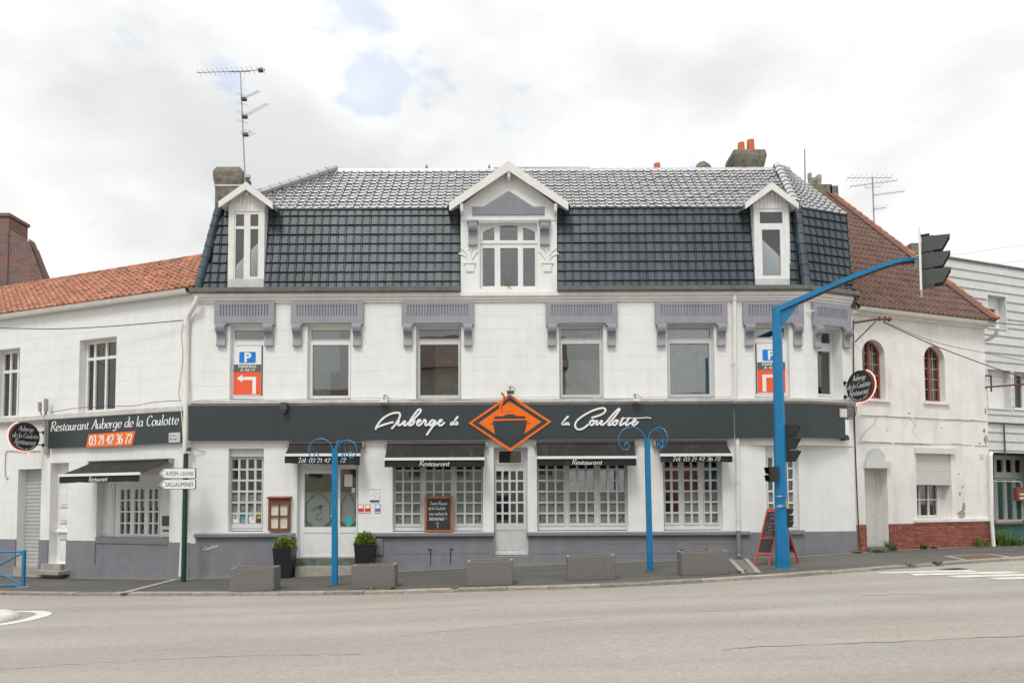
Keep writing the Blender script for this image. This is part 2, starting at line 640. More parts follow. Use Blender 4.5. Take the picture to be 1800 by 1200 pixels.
M['paper'] = mat('cream_paper', (0.74, 0.70, 0.60), 0.8, 0.05, 9)
M['concrete'] = mat('rough_grey_concrete', (0.19, 0.18, 0.175), 0.9, 0.14, 45, bump=0.9, bscale=120, dirt=(0.15, 0.138, 0.13), dirt_amt=0.35)
M['rim'] = mat('worn_concrete_rim', (0.40, 0.34, 0.27), 0.9, 0.2, 18, bump=0.8, bscale=90)
M['old_conc'] = mat('mossy_chimney_concrete', (0.20, 0.185, 0.145), 0.9, 0.22, 7, bump=1.0, bscale=50, dirt=(0.10, 0.095, 0.07), dirt_amt=0.7)
M['pot'] = mat('orange_chimney_pot', (0.60, 0.135, 0.045), 0.7, 0.08, 6)
M['soil'] = mat('dry_potting_soil', (0.115, 0.075, 0.05), 0.95, 0.35, 30, bump=1.0, bscale=80)
M['planter'] = mat('anthracite_resin', (0.012, 0.015, 0.020), 0.45, 0.05, 6)
M['leaf'] = mat('fresh_shrub_leaf', (0.20, 0.29, 0.05), 0.6, 0.45, 14)
M['weed'] = mat('weed_leaf', (0.14, 0.23, 0.04), 0.6, 0.4, 14)
M['stone'] = mat('worn_step_stone', (0.36, 0.335, 0.29), 0.85, 0.1, 7, bump=0.5, bscale=35, dirt=(0.2, 0.19, 0.17), dirt_amt=0.6)
M['step_green'] = mat('mossy_step_stone', (0.145, 0.165, 0.15), 0.85, 0.18, 6, bump=0.5, bscale=35, dirt=(0.03, 0.16, 0.11), dirt_amt=0.7, dirt_scale=(1.2, 1.2, 1.5))
M['brick'] = mat('dark_red_brick', (0.33, 0.105, 0.075), 0.8, 0.15, 12, bump=0.4, bscale=60, objvar=0.22)
M['mortar'] = mat('brown_mortar', (0.15, 0.085, 0.07), 0.95, 0.15, 12)
M['shutter'] = mat('off_white_shutter_slats', (0.66, 0.645, 0.62), 0.5, 0.03, 6)
M['shutter_grey'] = mat('grey_roller_door', (0.47, 0.475, 0.475), 0.5, 0.03, 6)
M['siding'] = mat('grey_weatherboard', (0.60, 0.61, 0.615), 0.6, 0.04, 5, objvar=0.03, dirt=(0.52, 0.53, 0.53), dirt_amt=0.5, dirt_scale=(3, 3, 0.4))
M['green_sheet'] = mat('green_painted_sheet', (0.035, 0.13, 0.11), 0.6, 0.12, 5, dirt=(0.05, 0.09, 0.07), dirt_amt=0.5)
M['rust'] = mat('rusty_iron', (0.16, 0.08, 0.05), 0.8, 0.3, 20)
M['cable'] = flat('black_cable', (0.025, 0.025, 0.025), 0.6)
M['cable_grey'] = flat('grey_cable', (0.3, 0.29, 0.27), 0.6)
M['pipe'] = mat('cream_downpipe', (0.74, 0.735, 0.70), 0.5, 0.03, 4, dirt=(0.55, 0.53, 0.48), dirt_amt=0.35)
M['neon'] = emit('pink_neon_tube', (1.0, 0.30, 0.26), 1.7)
M['pblue'] = flat('parking_blue', (0.004, 0.22, 0.66), 0.5)
M['pred'] = flat('parking_vermilion', (0.84, 0.115, 0.04), 0.5)
M['pgrey'] = flat('parking_grey', (0.12, 0.12, 0.115), 0.5)
M['yellow'] = flat('yellow_plastic', (0.72, 0.42, 0.02), 0.5)
M['teal'] = flat('teal_print', (0.02, 0.42, 0.42), 0.5)
M['redp'] = flat('red_print', (0.62, 0.05, 0.04), 0.5)
M['navy'] = flat('navy_print', (0.02, 0.05, 0.22), 0.5)
M['brick_far'] = None

# ------------------------------------------------------------------ ground materials
def asphalt(name, c0, c1, patch, rough=0.9, grain=85.0, streak=None):
    m = bpy.data.materials.new(name)
    m.use_nodes = True
    N, L = nm(m)
    b = N['Principled BSDF']
    b.inputs['Roughness'].default_value = rough
    b.inputs['Specular IOR Level'].default_value = 0.3
    g = N.new('ShaderNodeNewGeometry')
    big = N.new('ShaderNodeTexNoise')
    mp = N.new('ShaderNodeMapping')
    mp.inputs['Scale'].default_value = (0.35, 1.0, 1.0)
    mp.inputs['Rotation'].default_value = (0, 0, R(-6))
    L.new(g.outputs['Position'], mp.inputs['Vector'])
    big.inputs['Scale'].default_value = 0.55
    big.inputs['Detail'].default_value = 8
    big.inputs['Roughness'].default_value = 0.62
    L.new(mp.outputs[0], big.inputs['Vector'])
    r = N.new('ShaderNodeValToRGB')
    r.color_ramp.elements[0].position, r.color_ramp.elements[1].position = 0.32, 0.68
    r.color_ramp.elements[0].color = list(c0) + [1]
    r.color_ramp.elements[1].color = list(c1) + [1]
    L.new(big.outputs['Fac'], r.inputs['Fac'])
    # speckle of the stone chips
    sp = N.new('ShaderNodeTexNoise')
    sp.inputs['Scale'].default_value = grain
    sp.inputs['Detail'].default_value = 3
    L.new(g.outputs['Position'], sp.inputs['Vector'])
    r2 = N.new('ShaderNodeValToRGB')
    r2.color_ramp.elements[0].position, r2.color_ramp.elements[1].position = 0.30, 0.72
    r2.color_ramp.elements[0].color = (0.62, 0.62, 0.62, 1)
    r2.color_ramp.elements[1].color = (1.30, 1.30, 1.30, 1)
    L.new(sp.outputs['Fac'], r2.inputs['Fac'])
    mu = N.new('ShaderNodeMix')
    mu.data_type, mu.blend_type = 'RGBA', 'MULTIPLY'
    mu.inputs['Factor'].default_value = 0.55
    L.new(r.outputs[0], mu.inputs['A'])
    L.new(r2.outputs[0], mu.inputs['B'])
    out = mu.outputs['Result']
    # coarser mottling and long tyre-worn bands that follow the carriageway
    for (sx, sy, s_, lo, hi, am) in ((1, 1, 16.0, 0.80, 1.16, 0.4), (0.035, 1.0, 1.15, 0.80, 1.14, 0.6)):
        mq = N.new('ShaderNodeMapping')
        mq.inputs['Scale'].default_value = (sx, sy, 1)
        mq.inputs['Rotation'].default_value = (0, 0, R(-5) if sx < 1 else 0)
        L.new(g.outputs['Position'], mq.inputs['Vector'])
        nq = N.new('ShaderNodeTexNoise')
        nq.inputs['Scale'].default_value = s_
        nq.inputs['Detail'].default_value = 4
        L.new(mq.outputs[0], nq.inputs['Vector'])
        rq = N.new('ShaderNodeValToRGB')
        rq.color_ramp.elements[0].position, rq.color_ramp.elements[1].position = 0.35, 0.65
        rq.color_ramp.elements[0].color = (lo, lo, lo, 1)
        rq.color_ramp.elements[1].color = (hi, hi, hi, 1)
        L.new(nq.outputs['Fac'], rq.inputs['Fac'])
        mk = N.new('ShaderNodeMix')
        mk.data_type, mk.blend_type = 'RGBA', 'MULTIPLY'
        mk.inputs['Factor'].default_value = am
        L.new(out, mk.inputs['A'])
        L.new(rq.outputs[0], mk.inputs['B'])
        out = mk.outputs['Result']
    # repaired patches and oil marks
    pt = N.new('ShaderNodeTexNoise')
    pt.inputs['Scale'].default_value = 1.3
    pt.inputs['Detail'].default_value = 10
    pt.inputs['Roughness'].default_value = 0.7
    mp2 = N.new('ShaderNodeMapping')
    mp2.inputs['Scale'].default_value = (0.45, 1.3, 1)
    mp2.inputs['Location'].default_value = (5, 2, 0)
    L.new(g.outputs['Position'], mp2.inputs['Vector'])
    L.new(mp2.outputs[0], pt.inputs['Vector'])
    r3 = N.new('ShaderNodeValToRGB')
    r3.color_ramp.elements[0].position, r3.color_ramp.elements[1].position = 0.58, 0.72
    r3.color_ramp.elements[0].color = (0, 0, 0, 1)
    r3.color_ramp.elements[1].color = (0.65, 0.65, 0.65, 1)
    L.new(pt.outputs['Fac'], r3.inputs['Fac'])
    mx = N.new('ShaderNodeMix')
    mx.data_type = 'RGBA'
    L.new(r3.outputs[0], mx.inputs['Factor'])
    L.new(out, mx.inputs['A'])
    mx.inputs['B'].default_value = list(patch) + [1]
    out = mx.outputs['Result']
    # thin cracks
    vo = N.new('ShaderNodeTexVoronoi')
    vo.feature = 'DISTANCE_TO_EDGE'
    vo.inputs['Scale'].default_value = 0.28
    dn = N.new('ShaderNodeTexNoise')
    dn.inputs['Scale'].default_value = 1.8
    dn.inputs['Detail'].default_value = 6
    L.new(g.outputs['Position'], dn.inputs['Vector'])
    ad = N.new('ShaderNodeVectorMath')
    ad.operation = 'MULTIPLY_ADD'
    L.new(dn.outputs['Color'], ad.inputs[0])
    ad.inputs[1].default_value = (1.6, 1.6, 1.6)
    L.new(g.outputs['Position'], ad.inputs[2])
    L.new(ad.outputs[0], vo.inputs['Vector'])
    r4 = N.new('ShaderNodeValToRGB')
    r4.color_ramp.elements[0].position, r4.color_ramp.elements[1].position = 0.0, 0.003
    r4.color_ramp.elements[0].color = (0.62, 0.62, 0.62, 1)
    r4.color_ramp.elements[1].color = (1, 1, 1, 1)
    L.new(vo.outputs['Distance'], r4.inputs['Fac'])
    m3 = N.new('ShaderNodeMix')
    m3.data_type, m3.blend_type = 'RGBA', 'MULTIPLY'
    m3.inputs['Factor'].default_value = 0.3
    L.new(out, m3.inputs['A'])
    L.new(r4.outputs[0], m3.inputs['B'])
    L.new(m3.outputs['Result'], b.inputs['Base Color'])
    bp = N.new('ShaderNodeBump')
    bp.inputs['Strength'].default_value = 0.5
    bp.inputs['Distance'].default_value = 0.006
    L.new(sp.outputs['Fac'], bp.inputs['Height'])
    L.new(bp.outputs[0], b.inputs['Normal'])
    return m


M['road'] = asphalt('worn_pale_asphalt', (0.305, 0.282, 0.250), (0.355, 0.332, 0.298), (0.262, 0.243, 0.216))
M['walk'] = asphalt('dark_pavement_asphalt', (0.088, 0.085, 0.078), (0.128, 0.122, 0.112), (0.062, 0.064, 0.060), grain=150)
M['paint_road'] = mat('worn_road_paint', (0.66, 0.64, 0.585), 0.8, 0.08, 5, dirt=(0.34, 0.31, 0.27), dirt_amt=0.95, dirt_scale=(2, 3, 1), bump=0.4, bscale=150)
M['kerb'] = mat('worn_kerb_stone', (0.31, 0.28, 0.24), 0.9, 0.12, 9, bump=0.7, bscale=60, objvar=0.16, dirt=(0.20, 0.17, 0.14), dirt_amt=0.75, dirt_scale=(3, 3, 3))
M['earth'] = mat('distant_ground', (0.12, 0.12, 0.09), 0.95, 0.2, 0.2)


def strip_pts(x0, x1, n):
    return [x0 + (x1 - x0) * i / n for i in range(n + 1)]


XS = [-60, -48, -38, -30, -25] + strip_pts(-22, 22, 88) + [25, 30, 38, 48, 60]

mb = MB()
mb.add([(-900, -900, -1.2), (900, -900, -1.2), (900, 900, -1.2), (-900, 900, -1.2)], [(0, 1, 2, 3)])
struct(obj('ground', mb, M['earth']))

mb = MB()
offs = [-0.05, 0.3, 0.8, 1.5, 2.5, 4, 6, 9, 13, 18, 26, 40, 60, 90]
grid = []
for x in XS:
    k = kerb_y(x)
    for d in offs:
        y = k - d
        grid.append((x, y, road_z(x, y)))
no = len(offs)
mb.add(grid, [(i * no + j, i * no + j + 1, (i + 1) * no + j + 1, (i + 1) * no + j) for i in range(len(XS) - 1) for j in range(no - 1)])
road = struct(obj('road', mb, M['road'], smooth=True))


def facade_y(x):
    if x < XL:
        return (XL - x) * math.tan(A_L)
    if x > XR:
        return (x - XR) * math.tan(A_R)
    return 0.0


mb = MB()
grid = []
rows = [0.0, 0.15, 0.35, 0.6, 0.85, 1.0]
for x in XS:
    ka = kerb_y(x) + 0.10
    kb = max(facade_y(x) + 3.0, ka + 2.0)
    for t in rows:
        y = ka + (kb - ka) * t
        grid.append((x, y, walk_z(x, y)))
no = len(rows)
mb.add(grid, [(i * no + j, i * no + j + 1, (i + 1) * no + j + 1, (i + 1) * no + j) for i in range(len(XS) - 1) for j in range(no - 1)])
pavement = struct(obj('pavement', mb, M['walk'], smooth=True))

# kerb: one stone after another
kerb = bpy.data.objects.new('kerb', None)
COL.objects.link(kerb)
WORLD['kerb'] = Vector((0, 0, 0))
struct(kerb)
x = -17.0
while x < 17.0:
    L_ = random.choice((0.98, 1.0, 1.0, 0.8))
    sl = (kerb_y(x + 0.2) - kerb_y(x - 0.2)) / 0.4
    x2 = x + L_ / math.hypot(1, sl)
    lo, hi = [], []
    dz = random.uniform(-0.006, 0.006)
    dy = random.uniform(-0.008, 0.008)
    for xx, g_ in ((x, 0.006), (x2, -0.006)):
        sl = (kerb_y(xx + 0.2) - kerb_y(xx - 0.2)) / 0.4
        nl = math.hypot(1, sl)
        for off in (0.0, 0.17):
            px_, py_ = xx + g_ - sl / nl * off, kerb_y(xx) + off / nl + dy
            hi.append((px_, py_, walk_z(px_, py_) + 0.008 + dz - (0.012 if off == 0 else 0)))
            lo.append((px_, py_, walk_z(px_, py_) - 0.25))
    mb = MB()
    mb.hexa([lo[0], lo[2], lo[3], lo[1]], [hi[0], hi[2], hi[3], hi[1]])
    obj('kerb_stone', mb, M['kerb'], kerb)
    x = x2


def ground_strip(name, p, q, w0, w1, mat_, fz, lift, parent, n=8):
    """a flat strip laid on the ground from p to q, widths at both ends"""
    p, q = Vector(p[:2]), Vector(q[:2])
    d = (q - p)
    nr = Vector((-d.y, d.x)).normalized()
    mb = MB()
    pts = []
    for i in range(n + 1):
        t = i / n
        c = p + d * t
        w = (w0 + (w1 - w0) * t) / 2
        for s in (-1, 1):
            e_ = c + nr * w * s
            pts.append((e_.x, e_.y, fz(e_.x, e_.y) + lift))
    mb.add(pts, [(2 * i, 2 * i + 1, 2 * i + 3, 2 * i + 2) for i in range(n)])
    return obj(name, mb, mat_, parent)


# old seams in the carriageway and the cement joint along the house fronts
M['seam'] = mat('dark_seam', (0.215, 0.198, 0.175), 0.9, 0.2, 6)
for pix, w in (([(1270, 1141), (1400, 1133), (1560, 1128), (1800, 1117)], 0.018), ([(1480, 1040), (1520, 1046), (1600, 1044), (1680, 1048)], 0.02), ([(0, 1176), (200, 1163), (420, 1152), (640, 1149)], 0.012),
               ([(700, 1118), (900, 1098), (1150, 1079), (1420, 1064)], 0.010)):
    q = spline([ground_hit(a, b, road_z) for a, b in pix], 10)
    q = [p_ + Vector((random.uniform(-.02, .02), random.uniform(-.03, .03), 0)) for p_ in q]
    mb = MB()
    pts = []
    for p_ in q:
        h = w * random.uniform(0.4, 1.3) / 2
        pts += [(p_.x, p_.y - h, road_z(p_.x, p_.y - h) + 0.004), (p_.x, p_.y + h, road_z(p_.x, p_.y + h) + 0.004)]
    mb.add(pts, [(2 * i, 2 * i + 2, 2 * i + 3, 2 * i + 1) for i in range(len(q) - 1)])
    obj('road_seam', mb, M['seam'], road)
mb = MB()
pts = []
for x in strip_pts(-15, 15, 60):
    for o in (0.04, 0.13 + random.uniform(-.02, .03)):
        y = facade_y(x) - 0.03 - o
        pts.append((x, y, walk_z(x, y) + 0.006))
mb.add(pts, [(2 * i, 2 * i + 1, 2 * i + 3, 2 * i + 2) for i in range(60)])
obj('cement_joint', mb, M['stone'], pavement)

# zebra crossing at the right
for (xa, ya, xb, yb, w) in ((1545, 1007, 1712, 1003, 0.33), (1602, 1010, 1790, 1005.5, 0.36), (1672, 1013.5, 1880, 1008.5, 0.38), (1745, 1017, 1985, 1012, 0.38)):
    a, b = ground_hit(xa, ya, road_z), ground_hit(xb, yb, road_z)
    ground_strip('crossing_stripe', a, b, w * 0.8, w, M['paint_road'], road_z, 0.006, road)

# painted outline and white nose of the traffic island at the left
c0 = ground_hit(64, 1088, road_z)
mb = MB()
out_, inn = [], []
for i in range(21):
    t = -math.pi / 2 + math.pi * i / 20
    out_.append((c0.x - 1.0 + math.cos(t) * 1.0, c0.y + math.sin(t) * 1.12))
    inn.append((c0.x - 1.0 + math.cos(t) * 0.78 - 0.04, c0.y + math.sin(t) * 0.98))
out_ = [(c0.x - 6, c0.y - 1.12)] + out_ + [(c0.x - 6, c0.y + 1.12)]
inn = [(c0.x - 6, c0.y - 0.98)] + inn + [(c0.x - 6, c0.y + 0.98)]
pts = [(p[0], p[1], road_z(*p) + 0.006) for p in out_ + inn]
n_ = len(out_)
mb.add(pts, [(i, i + 1, n_ + i + 1, n_ + i) for i in range(n_ - 1)])
obj('painted_outline', mb, M['paint_road'], road)
mb = MB()
rings = []
for (rr, hh) in ((1.0, 0.0), (0.97, 0.07), (0.82, 0.12), (0.5, 0.13)):
    ring = []
    for i in range(17):
        t = -math.pi / 2 + math.pi * i / 16
        ring.append((c0.x - 1.12 + math.cos(t) * 0.70 * rr, c0.y - 0.02 + math.sin(t) * 0.70 * rr, hh))
    ring = [(c0.x - 5.5, c0.y - 0.02 - 0.70 * rr, hh)] + ring + [(c0.x - 5.5, c0.y - 0.02 + 0.70 * rr, hh)]
    rings.append(ring)
pts = [(p[0], p[1], road_z(p[0], p[1]) + 0.002 + p[2]) for rg in rings for p in rg]
n_ = len(rings[0])
fs = [(k * n_ + i, k * n_ + i + 1, (k + 1) * n_ + i + 1, (k + 1) * n_ + i) for k in range(3) for i in range(n_ - 1)]
fs.append(tuple(3 * n_ + i for i in range(n_)))
mb.add(pts, fs)
tag(obj('traffic_island', mb, M['paint_road'], smooth=True), 'white painted rounded nose of a traffic island inside a painted outline', 'traffic island')

# stone strips and channels across the pavement
a, b = ground_hit(312, 1017.5), ground_hit(214, 1042.5)
ground_strip('drain_strip', a, b, 0.16, 0.17, M['stone'], walk_z, 0.012, pavement, 10)
for (xa, ya, xb, yb) in ((1284, 983, 1307, 1008), (1311, 982, 1334, 1007)):
    ground_strip('channel_edge', ground_hit(xa, ya), ground_hit(xb, yb), 0.10, 0.10, M['stone'], walk_z, 0.014, pavement, 8)
ground_strip('channel_bed', ground_hit(1297.5, 983), ground_hit(1320.5, 1007), 0.22, 0.22, M['concrete'], walk_z, 0.006, pavement, 8)

# metal cover with a pale surround, gully grate, darker repair
def ground_quad(name, pix, mat_, lift, fz=walk_z, parent=None):
    mb = MB()
    p = [ground_hit(a, b, fz) for a, b in pix]
    mb.add([(q.x, q.y, fz(q.x, q.y) + lift) for q in p], [(0, 1, 2, 3)])
    return obj(name, mb, mat_, parent)


ground_quad('cover_surround', [(1658, 977), (1740, 973.5), (1784, 979), (1697, 984.5)], M['stone'], 0.005, parent=pavement)
ground_quad('metal_cover', [(1672, 977.3), (1738, 974.4), (1768, 979), (1700, 983)], M['rust'], 0.010, parent=pavement)
p = ground_hit(1679, 1000, road_z)
dr = Vector((math.cos(R(19)), math.sin(R(19)), 0))
nr = Vector((-dr.y, dr.x, 0))
mb = MB()
mb2 = MB()
for k in range(5):
    c = p + dr * (k - 2) * 0.085
    lo = [c + dr * a + nr * b + Vector((0, 0, -0.02)) for a, b in ((-0.03, -0.1), (0.03, -0.1), (0.03, 0.1), (-0.03, 0.1))]
    mb.hexa(lo, [q + Vector((0, 0, 0.035)) for q in lo])
lo = [p + dr * a + nr * b + Vector((0, 0, -0.03)) for a, b in ((-0.28, -0.13), (0.28, -0.13), (0.28, 0.13), (-0.28, 0.13))]
mb2.hexa(lo, [q + Vector((0, 0, 0.036)) for q in lo])
g_ = obj('gully_grate', mb2, M['concrete'], pavement)
obj('grate_slot', mb, M['black'], g_)

# ------------------------------------------------------------------ lettering
def ribbon(mb, pts, width, w0, thick=0.0, nib=None, taper=True):
    """pen stroke: pts in (u, z); a broad nib makes thick and thin; laid at depth w0"""
    n = len(pts)
    L_, Rr = [], []
    for i, p in enumerate(pts):
        d = pts[min(i + 1, n - 1)] - pts[max(i - 1, 0)]
        if d.length < 1e-9:
            d = Vector((1, 0))
        d.normalize()
        nr = Vector((-d.y, d.x))
        w = width
        if nib is not None:
            w = width * (0.30 + 0.70 * abs(math.sin(math.atan2(d.y, d.x) - nib)))
        if taper and (i == 0 or i == n - 1):
            w *= 0.55
        L_.append(p + nr * w / 2)
        Rr.append(p - nr * w / 2)
    pts3 = []
    for i in range(n):
        dz = w0 + i * 0.00004
        pts3 += [(L_[i].x, dz, L_[i].y), (Rr[i].x, dz, Rr[i].y)]
    fs = [(2 * i, 2 * i + 1, 2 * i + 3, 2 * i + 2) for i in range(n - 1)]
    if thick:
        b = len(pts3)
        for i in range(n):
            pts3 += [(L_[i].x, w0 - thick, L_[i].y), (Rr[i].x, w0 - thick, Rr[i].y)]
        for i in range(n - 1):
            fs.append((2 * i, 2 * i + 2, b + 2 * i + 2, b + 2 * i))
            fs.append((2 * i + 1, b + 2 * i + 1, b + 2 * i + 3, 2 * i + 3))
        fs.append((0, b, b + 1, 1))
        fs.append((2 * n - 2, 2 * n - 1, b + 2 * n - 1, b + 2 * n - 2))
    mb.add(pts3, fs)


GL = {
    'a': (.50, [[(.38, .42), (.22, .5), (.06, .36), (.05, .12), (.17, 0), (.32, .1), (.38, .3)], [(.39, .48), (.37, .2), (.4, .03), (.48, .05)]]),
    'b': (.47, [[(.09, .95), (.07, .5), (.08, .05)], [(.08, .3), (.2, .48), (.36, .45), (.41, .25), (.33, .04), (.18, 0), (.08, .1)]]),
    'c': (.40, [[(.34, .42), (.2, .5), (.07, .36), (.06, .14), (.18, 0), (.36, .1)]]),
    'd': (.50, [[(.38, .42), (.22, .5), (.06, .36), (.05, .12), (.17, 0), (.32, .1), (.38, .3)], [(.42, .95), (.39, .3), (.41, .03), (.48, .05)]]),
    'e': (.43, [[(.06, .24), (.36, .28), (.35, .44), (.2, .5), (.07, .36), (.06, .14), (.18, 0), (.38, .1)]]),
    'g': (.48, [[(.38, .42), (.22, .5), (.06, .36), (.05, .14), (.17, .02), (.32, .1), (.38, .3)], [(.39, .48), (.38, .1), (.33, -.2), (.18, -.28), (.04, -.2)]]),
    'h': (.48, [[(.08, .95), (.07, 0)], [(.07, .3), (.2, .47), (.34, .45), (.36, .25), (.36, .04), (.44, .02)]]),
    'i': (.20, [[(.08, .48), (.07, .1), (.12, .02), (.18, .05)], [(.09, .66), (.1, .7)]]),
    'l': (.22, [[(.1, .95), (.08, .3), (.1, .03), (.18, .05)]]),
    'm': (.70, [[(.07, .48), (.07, 0)], [(.07, .3), (.2, .47), (.32, .42), (.32, 0)], [(.32, .3), (.45, .47), (.57, .42), (.57, .05), (.64, .02)]]),
    'n': (.48, [[(.07, .48), (.07, 0)], [(.07, .3), (.2, .47), (.34, .45), (.36, .25), (.36, .04), (.44, .02)]]),
    'o': (.46, [[(.22, .5), (.08, .4), (.05, .2), (.13, .02), (.24, 0), (.37, .1), (.4, .3), (.33, .46), (.22, .5)]]),
    'p': (.47, [[(.09, .48), (.07, -.28)], [(.08, .3), (.2, .48), (.36, .45), (.41, .25), (.33, .04), (.18, 0), (.08, .1)]]),
    'q': (.48, [[(.38, .42), (.22, .5), (.06, .36), (.05, .14), (.17, .02), (.32, .1), (.38, .3)], [(.39, .48), (.36, -.28)]]),
    'r': (.34, [[(.07, .48), (.07, 0)], [(.07, .3), (.18, .46), (.3, .46)]]),
    's': (.36, [[(.3, .44), (.18, .5), (.07, .4), (.14, .28), (.28, .2), (.3, .07), (.16, 0), (.03, .07)]]),
    't': (.31, [[(.13, .68), (.11, .2), (.15, .02), (.27, .05)], [(.02, .48), (.27, .48)]]),
    'u': (.49, [[(.07, .48), (.06, .15), (.15, .01), (.3, .12), (.36, .3)], [(.37, .48), (.36, .1), (.4, .02), (.46, .05)]]),
    'v': (.42, [[(.05, .48), (.18, 0)], [(.18, 0), (.36, .48)]]),
    'A': (.55, [[(.02, 0), (.2, .45), (.36, .92)], [(.36, .92), (.43, .5), (.5, 0)], [(.13, .32), (.44, .32)]]),
    'B': (.50, [[(.1, .9), (.08, 0)], [(.08, .88), (.35, .85), (.36, .55), (.1, .48)], [(.1, .48), (.42, .42), (.4, .06), (.08, .02)]]),
    'C': (.54, [[(.5, .75), (.42, .88), (.28, .9), (.1, .7), (.06, .4), (.14, .1), (.3, 0), (.5, .12)]]),
    'E': (.46, [[(.4, .85), (.12, .85), (.1, .47), (.08, .02), (.42, .02)], [(.1, .47), (.34, .48)]]),
    'R': (.58, [[(.13, .9), (.1, .45), (.07, 0)], [(.0, .78), (.2, .93), (.44, .88), (.46, .65), (.3, .5), (.12, .47)], [(.25, .48), (.4, .2), (.58, .0)]]),
    'T': (.50, [[(.02, .78), (.1, .9), (.3, .88), (.54, .92)], [(.32, .9), (.27, .4), (.2, 0), (.1, .05)]]),
    'Q': (.6, [[(.3, .9), (.1, .75), (.06, .4), (.16, .06), (.34, 0), (.5, .2), (.54, .6), (.42, .86), (.3, .9)], [(.34, .2), (.6, -.06)]]),
    'I': (.3, [[(.12, .9), (.1, 0)]]), 'N': (.6, [[(.08, 0), (.1, .9)], [(.1, .9), (.46, 0)], [(.46, 0), (.5, .9)]]),
    'V': (.5, [[(.05, .9), (.22, 0)], [(.22, 0), (.46, .9)]]), 'U': (.5, [[(.08, .9), (.07, .2), (.2, 0), (.36, .1), (.42, .9)]]),
    '0': (.46, [[(.22, .8), (.08, .62), (.05, .4), (.09, .12), (.22, 0), (.35, .12), (.4, .4), (.36, .65), (.22, .8)]]),
    '1': (.32, [[(.06, .62), (.2, .8)], [(.2, .8), (.19, 0)]]),
    '2': (.44, [[(.06, .62), (.15, .79), (.32, .76), (.36, .55), (.2, .25), (.05, .03)], [(.05, .03), (.4, .04)]]),
    '3': (.43, [[(.07, .7), (.2, .8), (.35, .7), (.3, .5), (.18, .43)], [(.18, .43), (.36, .35), (.36, .12), (.2, 0), (.05, .08)]]),
    '4': (.47, [[(.3, .8), (.05, .28)], [(.05, .28), (.43, .28)], [(.31, .8), (.3, 0)]]),
    '6': (.44, [[(.35, .78), (.15, .6), (.06, .3), (.12, .04), (.25, 0), (.38, .15), (.34, .38), (.2, .44), (.08, .3)]]),
    '7': (.43, [[(.05, .78), (.4, .78)], [(.4, .78), (.2, .35), (.14, 0)]]),
    ':': (.2, [[(.08, .08), (.09, .02)], [(.09, .46), (.1, .40)]]), '.': (.2, [[(.08, .08), (.09, .02)]]),
    '!': (.2, [[(.12, .9), (.08, .3)], [(.07, .08), (.08, .02)]]), "'": (.15, [[(.1, .95), (.07, .8)]]),
    ' ': (.30, []),
}
GL['é'] = (GL['e'][0], GL['e'][1] + [[(.2, .62), (.32, .76)]])
GL['É'] = (GL['E'][0], GL['E'][1] + [[(.2, .98), (.34, 1.1)]])


def text_width(s, gap=0.0):
    return sum(GL[c][0] + gap for c in s)


def pen_text(mb, s, u, z, h, fit=None, shear=0.2, pen=0.085, nib=R(25), w=0.003, curve=None, gap=0.0, thick=0.0, rise=0.0, serif=False):
    """draw s with its baseline starting at (u, z); h is the size of the em; fit = total width"""
    tw = text_width(s, gap)
    sx = h if fit is None else fit / tw
    x = 0.0
    k = 0
    for c in s:
        adv, strokes = GL[c]
        for st in strokes:
            P = spline([(a, b) for a, b in st], 5)
            q = []
            for p in P:
                X = (x + p.x + p.y * shear * h / sx) * sx
                q.append(Vector((u + X, z + p.y * h + X * rise)))
            ribbon(mb, q, pen * h, w + k * 0.0003, thick, nib)
            k = (k + 1) % 6
            if serif:
                for (e_, n_) in ((st[0], st[1]), (st[-1], st[-2])):
                    if abs(e_[1] - n_[1]) > 2.2 * abs(e_[0] - n_[0]) and min(abs(e_[1] - y_) for y_ in (0, .48, .9, .95, .8)) < 0.06:
                        lo_, hi_ = (-0.09, 0.02) if e_[1] > 0.1 else (-0.07, 0.08)
                        q = [Vector((u + (x + e_[0] + o_ + e_[1] * shear * h / sx) * sx, z + (e_[1] + 0.012 * (1 if e_[1] < .1 else -1)) * h)) for o_ in (lo_, hi_)]
                        ribbon(mb, q, pen * h * 0.42, w + 0.002, 0, None, False)
        x += adv + gap


FONT_CACHE = {}


def type_text(mb, s, u0, u1, z0, h, w, bold=0.012, shear=0.0, thick=0.0, rise=0.0):
    """printed sans lettering fitted between u0 and u1, capital height h, baseline z0"""
    cu = bpy.data.curves.new('t', 'FONT')
    cu.body = s
    cu.size = 1.0
    cu.offset = bold
    cu.shear = shear
    cu.resolution_u = 3
    to = bpy.data.objects.new('t', cu)
    COL.objects.link(to)
    dg = bpy.context.evaluated_depsgraph_get()
    dg.update()
    me = bpy.data.meshes.new_from_object(to.evaluated_get(dg))
    xs = [v.co.x for v in me.vertices]
    a, b = min(xs), max(xs)
    sx = (u1 - u0) / (b - a)
    sy = h / 0.71
    pts = [(u0 + (v.co.x - a) * sx, w, z0 + v.co.y * sy + (v.co.x - a) * sx * rise) for v in me.vertices]
    fs = [tuple(p.vertices) for p in me.polygons]
    mb.add(pts, fs)
    bpy.data.objects.remove(to)
    bpy.data.curves.remove(cu)
    bpy.data.meshes.remove(me)

